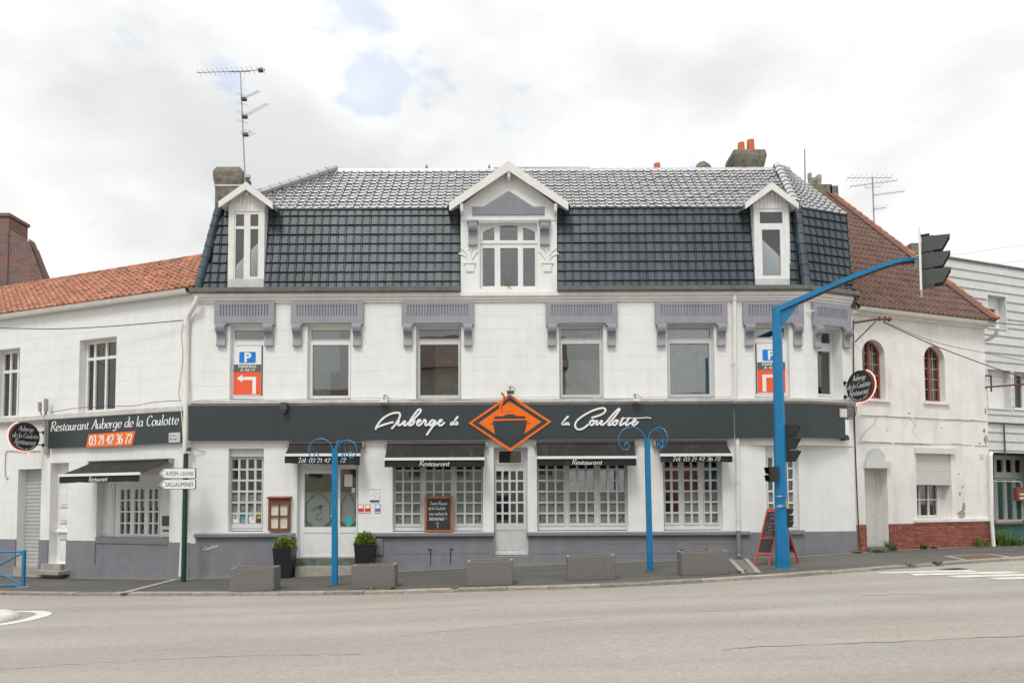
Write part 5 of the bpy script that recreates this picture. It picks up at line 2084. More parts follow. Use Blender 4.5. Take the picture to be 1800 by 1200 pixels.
obj('sill', mb, M['plinth'], lp)
mb = MB(LEFT)
zs_ = zledge0
mb.profile([(0, zs_), (0.08, zs_), (0.08, zs_ + 0.03), (0.13, zs_ + 0.06), (0.13, zledge1 - 0.02), (0.1, zledge1), (0, zledge1 + 0.01)], -LW, -0.03)
obj('ledge', mb, M['ledge'], wing)
room(wing, LEFT, -LW + 0.3, -0.4, zledge1 - 0.1, zeave - 0.05, -0.46, 4.0)
room(wing, LEFT, -LW + 0.3, -0.4, 0.0, zledge0 - 0.2, -0.75, 4.0)
mb = MB(LEFT)
mb.box(-LW, -LW + 0.3, -5.5, -0.46, -1, zeave)
mb.box(-LW, -0.6, -5.8, -5.5, -1, zeave)
obj('rear_wall', mb, M['white'], wing)

# upper windows: two leaves and a transom
def tall_window(h, bld_, ztr, cols, open_=False):
    fw = 0.035
    rec = 0.20
    w_ = h[1] - h[0]
    low, top = [], []
    zt0, zt1 = ztr - 0.03, ztr + 0.03
    hz = (h[0], h[1], zledge1 + 0.0, h[3])
    xs_ = [hz[0] + fw + w_ * c for c in cols]
    panes = []
    for a, b in zip(cols, cols[1:]):
        ua, ub = hz[0] + 0.02 + (w_ - 0.04) * a + 0.03, hz[0] + 0.02 + (w_ - 0.04) * b - 0.03
        panes.append((ua, ub, hz[2] + 0.09, zt0))
        panes.append((ua, ub, zt1 + 0.02, hz[3] - 0.08))
    return window(bld_, LEFT, hz, rec, [(hz[0] + 0.005, hz[1] - 0.005, hz[2] + 0.005, hz[3] - 0.005)], panes, M['frame_old'], M['glass'])

tall_window(HL1, wing, ZL(627, 172), (0.03, 0.24, 0.56, 0.86, 1.0))
tall_window(HL2, wing, ZL(650, 20), (0.0, 0.33, 0.66, 1.0))
curtain(wing, LEFT, HL1[0] + 0.28, HL1[0] + 0.60, zledge1 + 0.05, HL1[3] - 0.4, -0.40, M['curtain_warm'], 4)
# motif in the transom light
c_ = LEFT.at(177, 608, -0.2)
mb = MB(LEFT)
ribbon(mb, spline([Vector((c_[0] + math.cos(t) * 0.07, c_[1] + math.sin(t) * 0.085)) for t in [k * 0.8 for k in range(9)]], 5), 0.018, -0.222)
obj('painted_motif', mb, M['orange'], wing)

# roller door
mb = MB(LEFT)
mb.box(HG[0], HG[1], -0.26, -0.24, HG[2], HG[3])
n_ = 26
for k in range(n_):
    za = HG[2] + (HG[3] - HG[2]) * k / n_
    zb_ = HG[2] + (HG[3] - HG[2]) * (k + 0.86) / n_
    mb.profile([(-0.24, za), (-0.222, za + 0.012), (-0.222, zb_ - 0.012), (-0.24, zb_)], HG[0] + 0.004, HG[1] - 0.004)
o_ = obj('roller_door', mb, M['shutter_grey'], wing)
mb = MB(LEFT)
mb.box(HG[0] - 0.02, HG[1] + 0.02, -0.3, 0.05, -1, HG[2] + 0.005)
obj('door_sill', mb, M['stone'], wing)
# arched panelled door
mb = MB(LEFT)
rc = 0.22
mb.box(HD[0], HD[1], -rc - 0.06, -rc, HD[2], HD[3])
w_ = HD[1] - HD[0]
for (za, zb_) in ((0.04, 0.20), (0.24, 0.36), (0.40, 0.52), (0.56, 0.72)):
    mb.box(HD[0] + w_ * 0.18, HD[1] - w_ * 0.18, -rc, -rc + 0.03, HD[2] + (HD[3] - HD[2]) * za, HD[2] + (HD[3] - HD[2]) * zb_)
    mb.box(HD[0] + w_ * 0.28, HD[1] - w_ * 0.28, -rc + 0.03, -rc + 0.045, HD[2] + (HD[3] - HD[2]) * (za + 0.025), HD[2] + (HD[3] - HD[2]) * (zb_ - 0.025))
mb.profile([(-rc, HD[2] + 0.8), (-rc + 0.10, HD[2] + 0.82), (-rc + 0.10, HD[2] + 0.86), (-rc, HD[2] + 0.9)], HD[0] + 0.05, HD[1] - 0.05)
um = (HD[0] + HD[1]) / 2
zk = HD[2] + (HD[3] - HD[2]) * 0.80
mb.tube([(um + math.cos(t) * w_ * 0.36, -rc + 0.02, zk + math.sin(t) * w_ * 0.42) for t in [math.pi * k / 12 for k in range(13)]], 0.025, 6)
ad = obj('panelled_door', mb, M['frame_old'], wing)
mb = MB(LEFT)
mb.prism([(um + math.cos(t) * w_ * 0.32, zk + math.sin(t) * w_ * 0.38) for t in [math.pi * k / 12 for k in range(13)]], -rc + 0.001, -rc + 0.006)
obj('fanlight', mb, M['glass'], ad)
for (x0, x1, y0, y1, w1) in ((72, 106, 991, 1000, 0.14), (54, 102, 1003, 1009.5, 0.36)):
    r = lrect(x0, y0, x1, y1, w1)
    mb = MB(LEFT)
    mb.box(r[0], r[1], -0.1, w1, -0.8 if w1 < 0.3 else r[2], r[3])
    obj('door_step', mb, M['stone'], wing)
# ground floor window: shutter leaf, grid of panes, letter box panel
xs6 = [(212, 219.6), (222, 230), (236.5, 243.8), (246.2, 254.5), (261.5, 268.6), (271.2, 278.8)]
rcw = 0.22
pn = px_grid(LEFT, xs6, even(859.5, 938, 4, 2.6), -rcw)
c1 = (pn[0][0] - 0.05, pn[5][1] + 0.04, pn[-1][2] - 0.05, pn[0][3] + 0.05)
wl_ = window(wing, LEFT, (HW[0], HW[1], HW[2], HW[3]), rcw, [c1], pn, M['frame'], M['glass'])
r = lrect(177, 850, 200, 942, -rcw + 0.03)
mb = MB(LEFT)
mb.box(r[0], r[1], -rcw, -rcw + 0.03, r[2], r[3])
q_ = inset(r, 0.05)
mb.prism([(q_[0], q_[2]), (q_[1], q_[2]), (q_[1], q_[3] - 0.08), (q_[1] - 0.08, q_[3]), (q_[0] + 0.08, q_[3]), (q_[0], q_[3] - 0.08)], -rcw + 0.03, -rcw + 0.04)
obj('shutter_leaf', mb, M['frame'], wl_)
r = lrect(284, 898, 297, 943, -rcw + 0.03)
mb = MB(LEFT)
mb.box(r[0], HW[1] - 0.01, -rcw, -rcw + 0.05, r[2], r[3])
obj('letter_box', mb, M['frame'], wl_)
r2 = lrect(285, 906, 297, 924, -rcw + 0.05)
mb = MB(LEFT)
mb.box(r2[0], HW[1] - 0.03, -rcw + 0.05, -rcw + 0.056, r2[2], r2[3])
mb.box(r2[0] + 0.03, HW[1] - 0.03, -rcw + 0.05, -rcw + 0.056, r2[2] - 0.14, r2[2] - 0.09)
obj('letter_plate', mb, M['char'], wl_)

# roof
zrid = z_of(LEFT, 170, 482, -2.75)
def LP(u, w, z):
    return LEFT.pt(u, w, z)
e0, e1 = LP(-LW - 0.2, 0.16, zeave + 0.07), LP(0.05, 0.16, zeave + 0.07)
r0, r1 = LP(-LW - 0.2, -2.75, zrid), LP(1.6, -2.75, zrid)
mb = MB()
dn = Vector((0, 0, -0.05))
b0, b1 = LP(-LW - 0.2, -5.9, zeave), LP(0.4, -5.9, zeave)
mb.add([e0 + dn, e1 + dn, r1 + dn, r0 + dn, b0, b1], [(0, 1, 2, 3), (3, 2, 5, 4), (0, 3, 4)])
wr = obj('roof', mb, M['orange_tile'], wing, recalc=False)
tiles = MB()
quad_w, nr_ = 0.215, 11
ncol = int(LW / quad_w)
upv = (r0 - e0)
Lr = upv.length
upn_ = upv.normalized()
ev = LEFT.u
nn = ev.cross(upn_).normalized()
if nn.z < 0:
    nn = -nn
tvv, tff, mm = tile_mesh('pantile', quad_w, Lr / nr_, 0.045, 0.035, None, 0.45)
bpy.data.meshes.remove(mm)
for rr in range(nr_):
    for c in range(-1, ncol + 9):
        x = c * quad_w
        fr_ = (rr + 0.5) / nr_
        if x > LW + 0.1 + 1.5 * fr_:
            continue
        p = e0 + ev * (x + random.uniform(-.008, .008)) + upn_ * (rr * Lr / nr_ - 0.03 + random.uniform(-.01, .01)) + nn * random.uniform(-0.004, 0.01)
        mw = Matrix.Translation(p) @ Matrix((ev, upn_, nn)).transposed().to_4x4() @ Matrix.Rotation(random.uniform(-0.03, 0.03), 4, 'Z')
        tiles.add([mw @ Vector(v) for v in tvv], tff)
stuff(obj('roof_tiles', tiles, M['orange_tile'], wr, recalc=False))
caps(r0, r1, 0.10, 34, M['orange_tile'], 'ridge_tile', wr)
mb = MB()
gz = zeave - 0.01
prof_g = [(0.03, gz + 0.07), (0.05, gz), (0.11, gz - 0.045), (0.18, gz - 0.02), (0.215, gz + 0.06), (0.2, gz + 0.06), (0.15, gz + 0.0), (0.08, gz + 0.0), (0.045, gz + 0.07)]
sweep(mb, [(LP(-LW, 0, 0).x, LP(-LW, 0, 0).y), (LP(-0.1, 0, 0).x, LP(-0.1, 0, 0).y)], prof_g)
obj('gutter', mb, M['pipe'], wing)
def lp_(px, py, w):
    u, z = LEFT.at(px, py, w)
    return LEFT.pt(u, w, z)
down([lp_(347, 521, .12), lp_(345, 531, .12), lp_(337, 546, .10), lp_(331, 557, .09), lp_(329.5, 566, .08), lp_(328, 640, .08), lp_(326.5, 720, .17), lp_(325, 790, .17), lp_(323, 900, .09), lp_(318, 1012, .09)], 0.055, 'downpipe', M['pipe'], wing,
     [(lp_(329, 574, .08), .066), (lp_(327.5, 673, .085), .066)])

# ================================================================== neighbour house (right)
nb = thing('neighbour_house', RIGHT.pt(UQ + 2.4, -3, 0.35), 'old white house with brown tile roof, arched windows and brick base', 'house')
U0 = UQ + 0.012
U1 = RIGHT.at(1738, 800)[0]
ZN = lambda y, px=1620: z_of(RIGHT, px, y)
zne = ZN(556)
def rrect(x0, y0, x1, y1, w=0.0):
    return RIGHT.rect(x0, y0, x1, y1, w)
HA1, HA2 = rrect(1516, 597, 1556, 701), rrect(1625, 608, 1661, 706)
HDo = rrect(1521, 822, 1561, 962)
HDo = (HDo[0], HDo[1], ZN(961, 1540), HDo[3])
HRo = rrect(1611, 796, 1673, 912)
mb = MB(RIGHT)
HA1s, HA2s = [(h_[0], h_[1], h_[2], h_[3] - (h_[1] - h_[0]) * 0.5) for h_ in (HA1, HA2)]
# arched heads are cut with a stepped fan of small holes
fan = []
for h_ in (HA1, HA2):
    r_ = (h_[1] - h_[0]) / 2
    cu, cz = (h_[0] + h_[1]) / 2, h_[3] - (h_[1] - h_[0]) * 0.5
    nst = 14
    for k in range(nst):
        za, zb_ = cz + r_ * k / nst, cz + r_ * (k + 1) / nst
        hw_ = math.sqrt(max(0, r_ * r_ - ((za + zb_) / 2 - cz) ** 2))
        fan.append((cu - hw_, cu + hw_, za, zb_))
mb.fill((U0, U1, -0.6, zne), [HA1s, HA2s, HDo, HRo] + fan, -0.42, 0.0)
nw = obj('wall', mb, M['white_old'], nb)
mb = MB(RIGHT)
mb.box(U0, U0 + 0.3, -9.5, -0.42, -0.6, zne)
mb.box(U1 - 0.35, U1 - 0.001, -9.5, -0.42, -0.6, zne)
mb.box(U0, U1, -9.8, -9.5, -0.6, zne)
obj('rear_wall', mb, M['white_old'], nb)
zr_h = None
room(nb, RIGHT, U0 + 0.35, U1 - 0.4, ZN(745), zne - 0.05, -0.43, 3.0)
room(nb, RIGHT, U0 + 0.35, U1 - 0.4, 0.3, ZN(775), -0.6, 3.0)
# arched windows
for h_, hs in ((HA1, HA1s), (HA2, HA2s)):
    rec = 0.17
    r_ = (h_[1] - h_[0]) / 2
    cu, cz = (h_[0] + h_[1]) / 2, hs[3]
    mb = MB(RIGHT)
    t_ = 0.05
    ub = h_[1] - 0.0
    arc = [(cu + math.cos(a) * r_, cz + math.sin(a) * r_) for a in [math.pi * k / 16 for k in range(17)]]
    arci = [(cu + math.cos(a) * (r_ - t_), cz + math.sin(a) * (r_ - t_)) for a in [math.pi * k / 16 for k in range(17)]]
    for k in range(16):
        mb.prism([arc[k], arc[k + 1], arci[k + 1], arci[k]], -rec - 0.06, -rec)
    mb.box(h_[0], h_[0] + t_, -rec - 0.06, -rec, h_[2], cz)
    mb.box(h_[1] - t_, h_[1], -rec - 0.06, -rec, h_[2], cz)
    mb.box(h_[0] + t_, h_[1] - t_, -rec - 0.06, -rec, h_[2], h_[2] + 0.08)
    mb.box(cu - 0.03, cu + 0.03, -rec - 0.06, -rec + 0.02, h_[2] + 0.08, cz + r_ - t_)
    wn_ = obj('window', mb, M['wood_old'], nb)
    mb = MB(RIGHT)
    for k in range(1, 5):
        zz = h_[2] + 0.08 + (cz + r_ * 0.45 - h_[2]) * k / 4.6
        mb.box(h_[0] + t_, h_[1] - t_, -rec - 0.04, -rec - 0.022, zz - 0.012, zz + 0.012)
    for s_ in (-0.5, 0.5):
        mb.box(cu + s_ * (r_ - t_) - 0.01, cu + s_ * (r_ - t_) + 0.01, -rec - 0.041, -rec - 0.021, h_[2] + 0.08, cz + r_ * 0.75)
    obj('glazing_bars', mb, M['stone'], wn_)
    zs_ = [h_[2] + 0.08 + (cz + r_ * 0.45 - h_[2]) * k / 4.6 for k in range(0, 5)]
    us_ = [h_[0] + t_, cu - 0.5 * (r_ - t_), cu, cu + 0.5 * (r_ - t_), h_[1] - t_]
    for k in range(4):
        for j in range(4):
            g = MB(RIGHT)
            g.box(us_[j] + 0.002, us_[j + 1] - 0.002, -rec - 0.036, -rec - 0.032, zs_[k], zs_[k + 1])
            obj('pane', g, M['glass'], wn_)
    g = MB(RIGHT)
    g.prism([p for p in arci if p[1] >= zs_[4]] + [(h_[0] + t_, zs_[4]), (h_[1] - t_, zs_[4])], -rec - 0.036, -rec - 0.032) if False else g.prism([(cu + math.cos(a) * (r_ - t_ * 0.9), max(zs_[4], cz + math.sin(a) * (r_ - t_ * 0.9))) for a in [math.pi * k / 16 for k in range(17)]], -rec - 0.036, -rec - 0.032)
    obj('pane', g, M['glass'], wn_)
    mb = MB(RIGHT)
    mb.box(h_[0] - 0.08, h_[1] + 0.1, -0.3, 0.06, h_[2] - 0.07, h_[2] + 0.002)
    obj('sill', mb, M['white_old'], nb)
    mb = MB(RIGHT)
    mb.box(h_[0] - 0.05, h_[1] + 0.05, -0.53, -0.52, h_[2], h_[3])
    obj('blind', mb, M['curtain_warm'], nb)
# stained horizontal mouldings
for (y, t_) in ((734.5, 0.012), (779.5, 0.014)):
    zz = ZN(y)
    mb = MB(RIGHT)
    u = U0 + 0.2
    while u < U1 - 0.05:
        u2 = min(u + random.uniform(0.4, 1.3), U1)
        mb.box(u, u2, 0.001, random.uniform(0.012, 0.02), zz + random.uniform(-0.006, 0.006), zz + t_)
        u = u2 + random.choice((0.0, 0.0, 0.1))
    obj('moulding', mb, M['ledge'], nb)
# flaked paint, stains and cracks
rnd = random.Random(4)
M['flake'] = mat('bare_ochre_render', (0.40, 0.32, 0.23), 0.9, 0.2, 14, bump=0.8, bscale=40)
M['grime'] = mat('grey_grime', (0.36, 0.33, 0.30), 0.9, 0.3, 10)
for (cx, cy, rx_, ry_, m_) in ((1690, 905, 9, 9, 'flake'), (1694, 890, 3.5, 9, 'flake'), (1687, 868, 2.2, 4, 'flake'), (1692, 855, 1.6, 3, 'flake'), (1685, 833, 1.5, 2, 'grime'), (1733, 772, 3.5, 9, 'grime'), (1730, 757, 2.5, 5, 'grime'), (1732, 722, 2, 6, 'grime'),
                            (1722, 779, 3, 1.6, 'grime'), (1598, 726, 3, 1.2, 'flake'), (1560, 756, 1.4, 1, 'grime'), (1655, 752, 1.8, 1.2, 'grime'), (1620, 780, 14, 1.2, 'grime'), (1680, 780, 12, 1.4, 'grime')):
    mb = MB(RIGHT)
    n_ = 14
    poly_ = [RIGHT.at(cx + math.cos(2 * math.pi * k / n_) * rx_ * rnd.uniform(0.55, 1.15), cy + math.sin(2 * math.pi * k / n_) * ry_ * rnd.uniform(0.55, 1.15)) for k in range(n_)]
    mb.prism(poly_, 0.0005, 0.003)
    obj('flaked_patch', mb, M[m_], nb)
for pts_ in ([(1506, 733), (1540, 733), (1552, 730), (1562, 733), (1600, 735), (1650, 737), (1700, 738), (1735, 741)], [(1509, 775), (1520, 760), (1532, 748), (1541, 735)], [(1505, 779), (1560, 779), (1612, 781), (1640, 783)], [(1600, 735), (1608, 748), (1602, 757), (1610, 765)]):
    q_ = [p_ + Vector((rnd.uniform(-.012, .012), rnd.uniform(-.012, .012))) for p_ in spline([Vector(RIGHT.at(*p_)) for p_ in pts_], 6)]
    mb = MB(RIGHT)
    ribbon(mb, q_, 0.012, 0.022)
    obj('crack', mb, M['grime'], nb)
# shuttered door with hood
mb = MB(RIGHT)
mb.box(HDo[0], HDo[1] - 0.1, -0.28, -0.26, HDo[2], HDo[3])
n_ = 34
ztop_d = ZN(822.5, 1540) - 0.14
for k in range(n_):
    za = HDo[2] + (HDo[3] - HDo[2]) * k / n_
    zb_ = HDo[2] + (HDo[3] - HDo[2]) * (k + 0.84) / n_
    mb.profile([(-0.26, za), (-0.245, za + 0.01), (-0.245, zb_ - 0.01), (-0.26, zb_)], HDo[0] + 0.002, HDo[1] - 0.1)
mb.box(HDo[1] - 0.1, HDo[1], -0.3, -0.235, HDo[2], HDo[3])
ds = obj('shuttered_door', mb, M['shutter'], nb)
mb = MB(RIGHT)
zb0 = HDo[3]
mb.box(HDo[0] - 0.02, HDo[1] + 0.04, -0.1, 0.10, zb0 - 0.01, zb0 + 0.17)
obj('shutter_box', mb, M['shutter'], ds)
mb = MB(RIGHT)
um = (HDo[0] + HDo[1]) / 2
mb.prism([(um + math.cos(t) * 0.35, zb0 + 0.17 + math.sin(t) * 0.34) for t in [math.pi * k / 12 for k in range(13)]], 0.001, 0.012)
obj('fanlight_panel', mb, M['zinc_pale'], ds)
mb = MB(RIGHT)
q_ = rrect(1521, 846, 1526, 867, 0.05)
mb.box(q_[0], q_[1] + 0.02, -0.2, -0.16, q_[2], q_[3])
obj('letter_slot', mb, M['zinc'], ds)
mb = MB(RIGHT)
mb.box(HDo[0] - 0.02, HDo[1] + 0.1, -0.3, 0.16, 0.1, HDo[2] + 0.002)
obj('door_step', mb, M['concrete'], nb)
# window with half-lowered roller shutter
mb = MB(RIGHT)
mb.box(HRo[0] - 0.05, HRo[1] + 0.12, 0.001, 0.09, HRo[3] - 0.02, HRo[3] + 0.13)
bx_ = obj('shutter_box', mb, M['shutter'], nb)
zlow = ZN(852, 1641)
mb = MB(RIGHT)
n_ = 18
for k in range(n_):
    za = zlow + (HRo[3] - zlow) * k / n_
    zb_ = zlow + (HRo[3] - zlow) * (k + 0.84) / n_
    mb.profile([(-0.05, za), (-0.035, za + 0.008), (-0.035, zb_ - 0.008), (-0.05, zb_)], HRo[0] + 0.005, HRo[1] - 0.005)
mb.box(HRo[0] + 0.005, HRo[1] - 0.005, -0.06, -0.05, zlow, HRo[3])
obj('roller_shutter', mb, M['shutter'], nb)
hz = (HRo[0], HRo[1], HRo[2], HRo[3])
cw_ = (HRo[0] + 0.04, HRo[1] - 0.16, HRo[2] + 0.05, HRo[3] - 0.05)
pn = []
for k in range(3):
    for j in range(3):
        a0 = cw_[0] + 0.05 + (cw_[1] - cw_[0] - 0.1) * k / 3
        a1 = cw_[0] + 0.05 + (cw_[1] - cw_[0] - 0.1) * (k + 1) / 3 - 0.025
        b0_ = cw_[2] + 0.05 + 0.43 * j
        pn.append((a0, a1, b0_, b0_ + 0.405))
window(nb, RIGHT, hz, 0.26, [cw_], pn, M['shutter'], M['glass'])
mb = MB(RIGHT)
mb.box(HRo[0] - 0.02, HRo[1] - 0.02, -0.36, -0.35, HRo[2], HRo[3])
obj('blind', mb, M['curtain'], nb)
mb = MB(RIGHT)
zbr = ZN(919, 1640)
mb.box(HRo[0] - 0.12, U1 + 0.02, -0.3, 0.075, HRo[2] - 0.07, HRo[2] + 0.001)
obj('sill', mb, M['white_old'], nb)
# brick base, brick by brick
mb = MB(RIGHT)
mb.fill((U0, U1, -0.3, zbr), [(HDo[0], HDo[1], -1, 9)], 0.001, 0.018)
bb = obj('brick_base', mb, M['mortar'], nb)
bh, bl_ = 0.068, 0.232
row = 0
z = zbr - bh
bm_cache = {}
def brick_mesh(l, h, d_):
    k = (round(l, 3), round(h, 3))
    if k not in bm_cache:
        t = MB()
        t.box(0, l, 0, d_, 0, h)
        me = bpy.data.meshes.new('brick')
        me.from_pydata([tuple(v) for v in t.v], [], t.f)
        me.materials.append(M['brick'])
        bm_cache[k] = me
    return bm_cache[k]
basis = Matrix((RIGHT.u, RIGHT.n, Vector((0, 0, 1)))).transposed().to_4x4()
while z > 0.22:
    u = U0 + 0.008 - (bl_ / 2 if row % 2 else 0)
    while u < U1 - 0.02:
        a, b = max(u, U0 + 0.006), min(u + bl_ - 0.010, U1 - 0.006)
        if a < HDo[0] < b:
            b = HDo[0] - 0.004
        if a < HDo[1] < b:
            a = HDo[1] + 0.004
        inside_d = a >= HDo[0] - 0.001 and b <= HDo[1] + 0.001
        if b - a > 0.03 and not inside_d:
            me = brick_mesh(b - a, bh - 0.010, 0.016)
            p = RIGHT.pt(a, 0.019 + random.uniform(-0.002, 0.003), z)
            inst('brick', me, Matrix.Translation(p) @ basis, bb)
        u += bl_
    z -= bh
    row += 1
# roof
zeh = ZN(558) + 0.05
HB = 5.75
rp = P3(1462, 338, 0)
zrh = None
e0, e1 = RIGHT.pt(U0 - 0.6, 0.22, zeh), RIGHT.pt(U1 + 0.06, 0.22, zeh)
# ridge height from the verge sighting
dv = ray(1462, 337)
tt = ((RIGHT.o + RIGHT.n * -HB) - CAM_LOC).dot(RIGHT.n) / dv.dot(RIGHT.n)
zrh = (CAM_LOC + dv * tt).z
UR0 = RIGHT.at(1447, 337, -HB)[0]
r0, r1 = RIGHT.pt(UR0, -HB, zrh), RIGHT.pt(U1 + 0.06, -HB, zrh)
e0 = RIGHT.pt(U0 - 0.05, 0.22, zeh)
mb = MB()
dn = Vector((0, 0, -0.06))
b0_, b1_ = RIGHT.pt(U0, -2 * HB, zeh), RIGHT.pt(U1 + 0.06, -2 * HB, zeh)
mb.add([e0 + dn, e1 + dn, r1 + dn, r0 + dn, b0_, b1_, RIGHT.pt(U0, -0.4, zeh)], [(0, 1, 2, 3), (3, 2, 5, 4), (1, 5, 2)])
nr_f = obj('roof', mb, M['brown_tile'], nb, recalc=False)
upv = (r1 - e1)
Lr = upv.length
upn_ = upv.normalized()
ev = RIGHT.u
nn = ev.cross(upn_).normalized()
if nn.z < 0:
    nn = -nn
tiles = MB()
quad_w = 0.17
nr_ = 24
tvv, tff, mm = tile_mesh('roll_tile', quad_w, Lr / nr_, 0.05, 0.035, None, 0.35)
bpy.data.meshes.remove(mm)
ncol = int((U1 - U0) / quad_w) + 20
for rr in range(nr_):
    for c in range(ncol):
        u = U1 + 0.02 - (c + 1) * quad_w
        f_ = (rr + 0.5) / nr_
        if u < U0 - 0.1 + (UR0 - U0) * f_:
            continue
        p = RIGHT.pt(u, 0.22, zeh) + upn_ * (rr * Lr / nr_ - 0.04) + nn * random.uniform(-0.004, 0.004)
        mw = Matrix.Translation(p) @ Matrix((ev, upn_, nn)).transposed().to_4x4()
        tiles.add([mw @ Vector(v) for v in tvv], tff)
stuff(obj('roof_tiles', tiles, M['brown_tile'], nr_f, recalc=False))
# verge: mortar fillet with orange tile edges above it
mb = MB()
a, b = e1 + nn * 0.05, r1 + nn * 0.05
lo = [a - ev * 0.20, a + ev * 0.09, b + ev * 0.09, b - ev * 0.20]
mb.hexa([p - nn * 0.08 for p in lo], [p + nn * 0.05 for p in lo])
obj('verge', mb, M['mortar'], nr_f)
vt = b - a
nt = 24
for k in range(nt):
    p, q_ = a + vt * (k / nt), a + vt * ((k + 1.05) / nt)
    t = MB()
    t.tube([p + ev * 0.09 + nn * 0.045, q_ + ev * 0.09 + nn * 0.035], [0.055, 0.045], 8)
    obj('verge_tile', t, M['orange_tile'] if k % 5 else M['pot'], nr_f)
caps(RIGHT.pt(UR0, -HB, zrh), r1, 0.11, 14, M['brown_tile'], 'ridge_tile', nr_f)
mb = MB()
gz = zeh - 0.09
prof_g = [(0.10, gz + 0.07), (0.12, gz), (0.18, gz - 0.04), (0.25, gz - 0.02), (0.285, gz + 0.05), (0.27, gz + 0.05), (0.22, gz + 0.0), (0.15, gz + 0.0), (0.115, gz + 0.07)]
sweep(mb, [(RIGHT.pt(U0 + 0.05, 0, 0).x, RIGHT.pt(U0 + 0.05, 0, 0).y), (RIGHT.pt(U1 + 0.12, 0, 0).x, RIGHT.pt(U1 + 0.12, 0, 0).y)], prof_g)
obj('gutter', mb, M['pipe'], nb)
mb = MB(RIGHT)
mb.box(U0, U1, 0.001, 0.12, zeh - 0.17, zeh - 0.1)
obj('eaves_board', mb, M['white_old'], nb)
def rp_(px, py, w):
    u, z = RIGHT.at(px, py, w)
    return RIGHT.pt(u, w, z)
down([rp_(1752, 576, .2), rp_(1752, 586, .15), rp_(1742, 594, -0.2), rp_(1733, 598, -0.4)], 0.05, 'downpipe', M['pipe'], nb)
down([rp_(1742.5, 796, 0.02), rp_(1741, 800, .1), rp_(1743, 915, .1), rp_(1747, 964, .16)], 0.05, 'downpipe', M['pipe'], nb, [(rp_(1742, 846, .1), .06)])
# chimneys on the far ridge
for (x0, x1, y0, y1, yy) in ((1420.5, 1427, 305.5, 332, 7.4), (1427.5, 1436, 313, 334, 7.6), (1436, 1444, 308.5, 334, 7.4)):
    a, b = P3((x0 + x1) / 2, y1, yy), P3((x0 + x1) / 2, y0, yy)
    rr = (P3(x1, y0, yy).x - P3(x0, y0, yy).x) / 2
    mb = MB()
    mb.lathe((a.x, yy, a.z - 0.3), [(rr * 0.9, 0), (rr * 0.95, (b.z - a.z) * 0.6 + 0.3), (rr * 1.1, (b.z - a.z) * 0.62 + 0.3), (rr * 1.1, b.z - a.z + 0.3), (rr * 0.7, b.z - a.z + 0.3)], 10)
    obj('chimney_pot', mb, M['stone'], nr_f)
a, b = P3(1433, 341, 7.5), P3(1433, 333, 7.5)
mb = MB()
mb.box(a.x - 0.42, a.x + 0.42, 7.1, 7.9, a.z - 1.4, b.z)
obj('chimney', mb, M['old_conc'], nr_f)
a, b = P3(1462, 341, 7.3), P3(1462, 331, 7.3)
mb = MB()
mb.box(a.x - 0.14, a.x + 0.14, 7.1, 7.5, a.z - 0.6, b.z)
obj('chimney', mb, M['old_conc'], nr_f)
a, b = P3(1606, 457, 6.0), P3(1606, 433, 6.0)
mb = MB()
mb.box(a.x - 0.25, a.x + 0.2, 5.7, 6.3, a.z - 1.0, b.z)
obj('chimney', mb, M['old_conc'], nr_f)

# ================================================================== grey boarded building beyond
gb = thing('boarded_building', RIGHT.pt(U1 + 3, -4, 0.4), 'flat-topped building clad in pale grey horizontal boards at the right edge', 'building')
GS = -2.0                                              # set back from the street line
GU0, GU1 = U1 + 0.10, U1 + 7.0
zgt = z_of(RIGHT, 1720, 462, GS)
hg = [RIGHT.rect(1736, 520, 1768, 577, GS), RIGHT.rect(1736, 650, 1777, 718, GS), RIGHT.rect(1782, 654, 1815, 720, GS), RIGHT.rect(1742, 796, 1850, 990, GS), RIGHT.rect(1700, 510, 1707, 520, GS)]
hg = hg[:4]
mb = MB(RIGHT)
mb.fill((GU0, GU1, -0.3, zgt), hg, GS - 0.3, GS - 0.03)
gw = obj('wall', mb, M['siding'], gb)
mb = MB(RIGHT)
mb.box(GU0, GU0 + 0.25, GS - 8, GS - 0.3, -0.3, zgt)
mb.box(GU1 - 0.25, GU1, GS - 8, GS - 0.3, -0.3, zgt)
mb.box(GU0, GU1, GS - 8.3, GS - 8, -0.3, zgt)
mb.box(GU0, GU1, GS - 8, GS - 0.3, zgt - 0.1, zgt - 0.02)
obj('rear_wall', mb, M['siding'], gb)
pitch = 0.285
z = zgt - pitch
while z > 0.5:
    mb = MB(RIGHT)
    zz0, zz1 = z, z + pitch - 0.012
    tmp = MB(None)
    tmp.fill((GU0, GU1, zz0, zz1), hg, 0, 1)
    # each board tapers: thick at its lower edge
    seen = set()
    zs = sorted(set([zz0, zz1] + [min(max(h_[k], zz0), zz1) for h_ in hg for k in (2, 3)]))
    for za, zb_ in zip(zs, zs[1:]):
        if zb_ - za < 1e-4:
            continue
        zm_ = (za + zb_) / 2
        cut = sorted((max(h_[0], GU0), min(h_[1], GU1)) for h_ in hg if h_[2] < zm_ < h_[3])
        c = GU0
        wa = GS - 0.03 + 0.032 * (1 - (za - zz0) / (zz1 - zz0)) + 0.004
        wb = GS - 0.03 + 0.032 * (1 - (zb_ - zz0) / (zz1 - zz0)) + 0.004
        for a_, b_ in cut + [(GU1, GU1)]:
            if a_ - c > 1e-3:
                mb.profile([(GS - 0.03, za), (wa, za), (wb, zb_), (GS - 0.03, zb_)], c, a_)
            c = max(c, b_)
    if mb.v:
        obj('plank', mb, M['siding'], gw)
    z -= pitch
mb = MB(RIGHT)
mb.box(GU0, GU1, GS - 0.3, GS + 0.03, zgt + 0.001, zgt + 0.05)
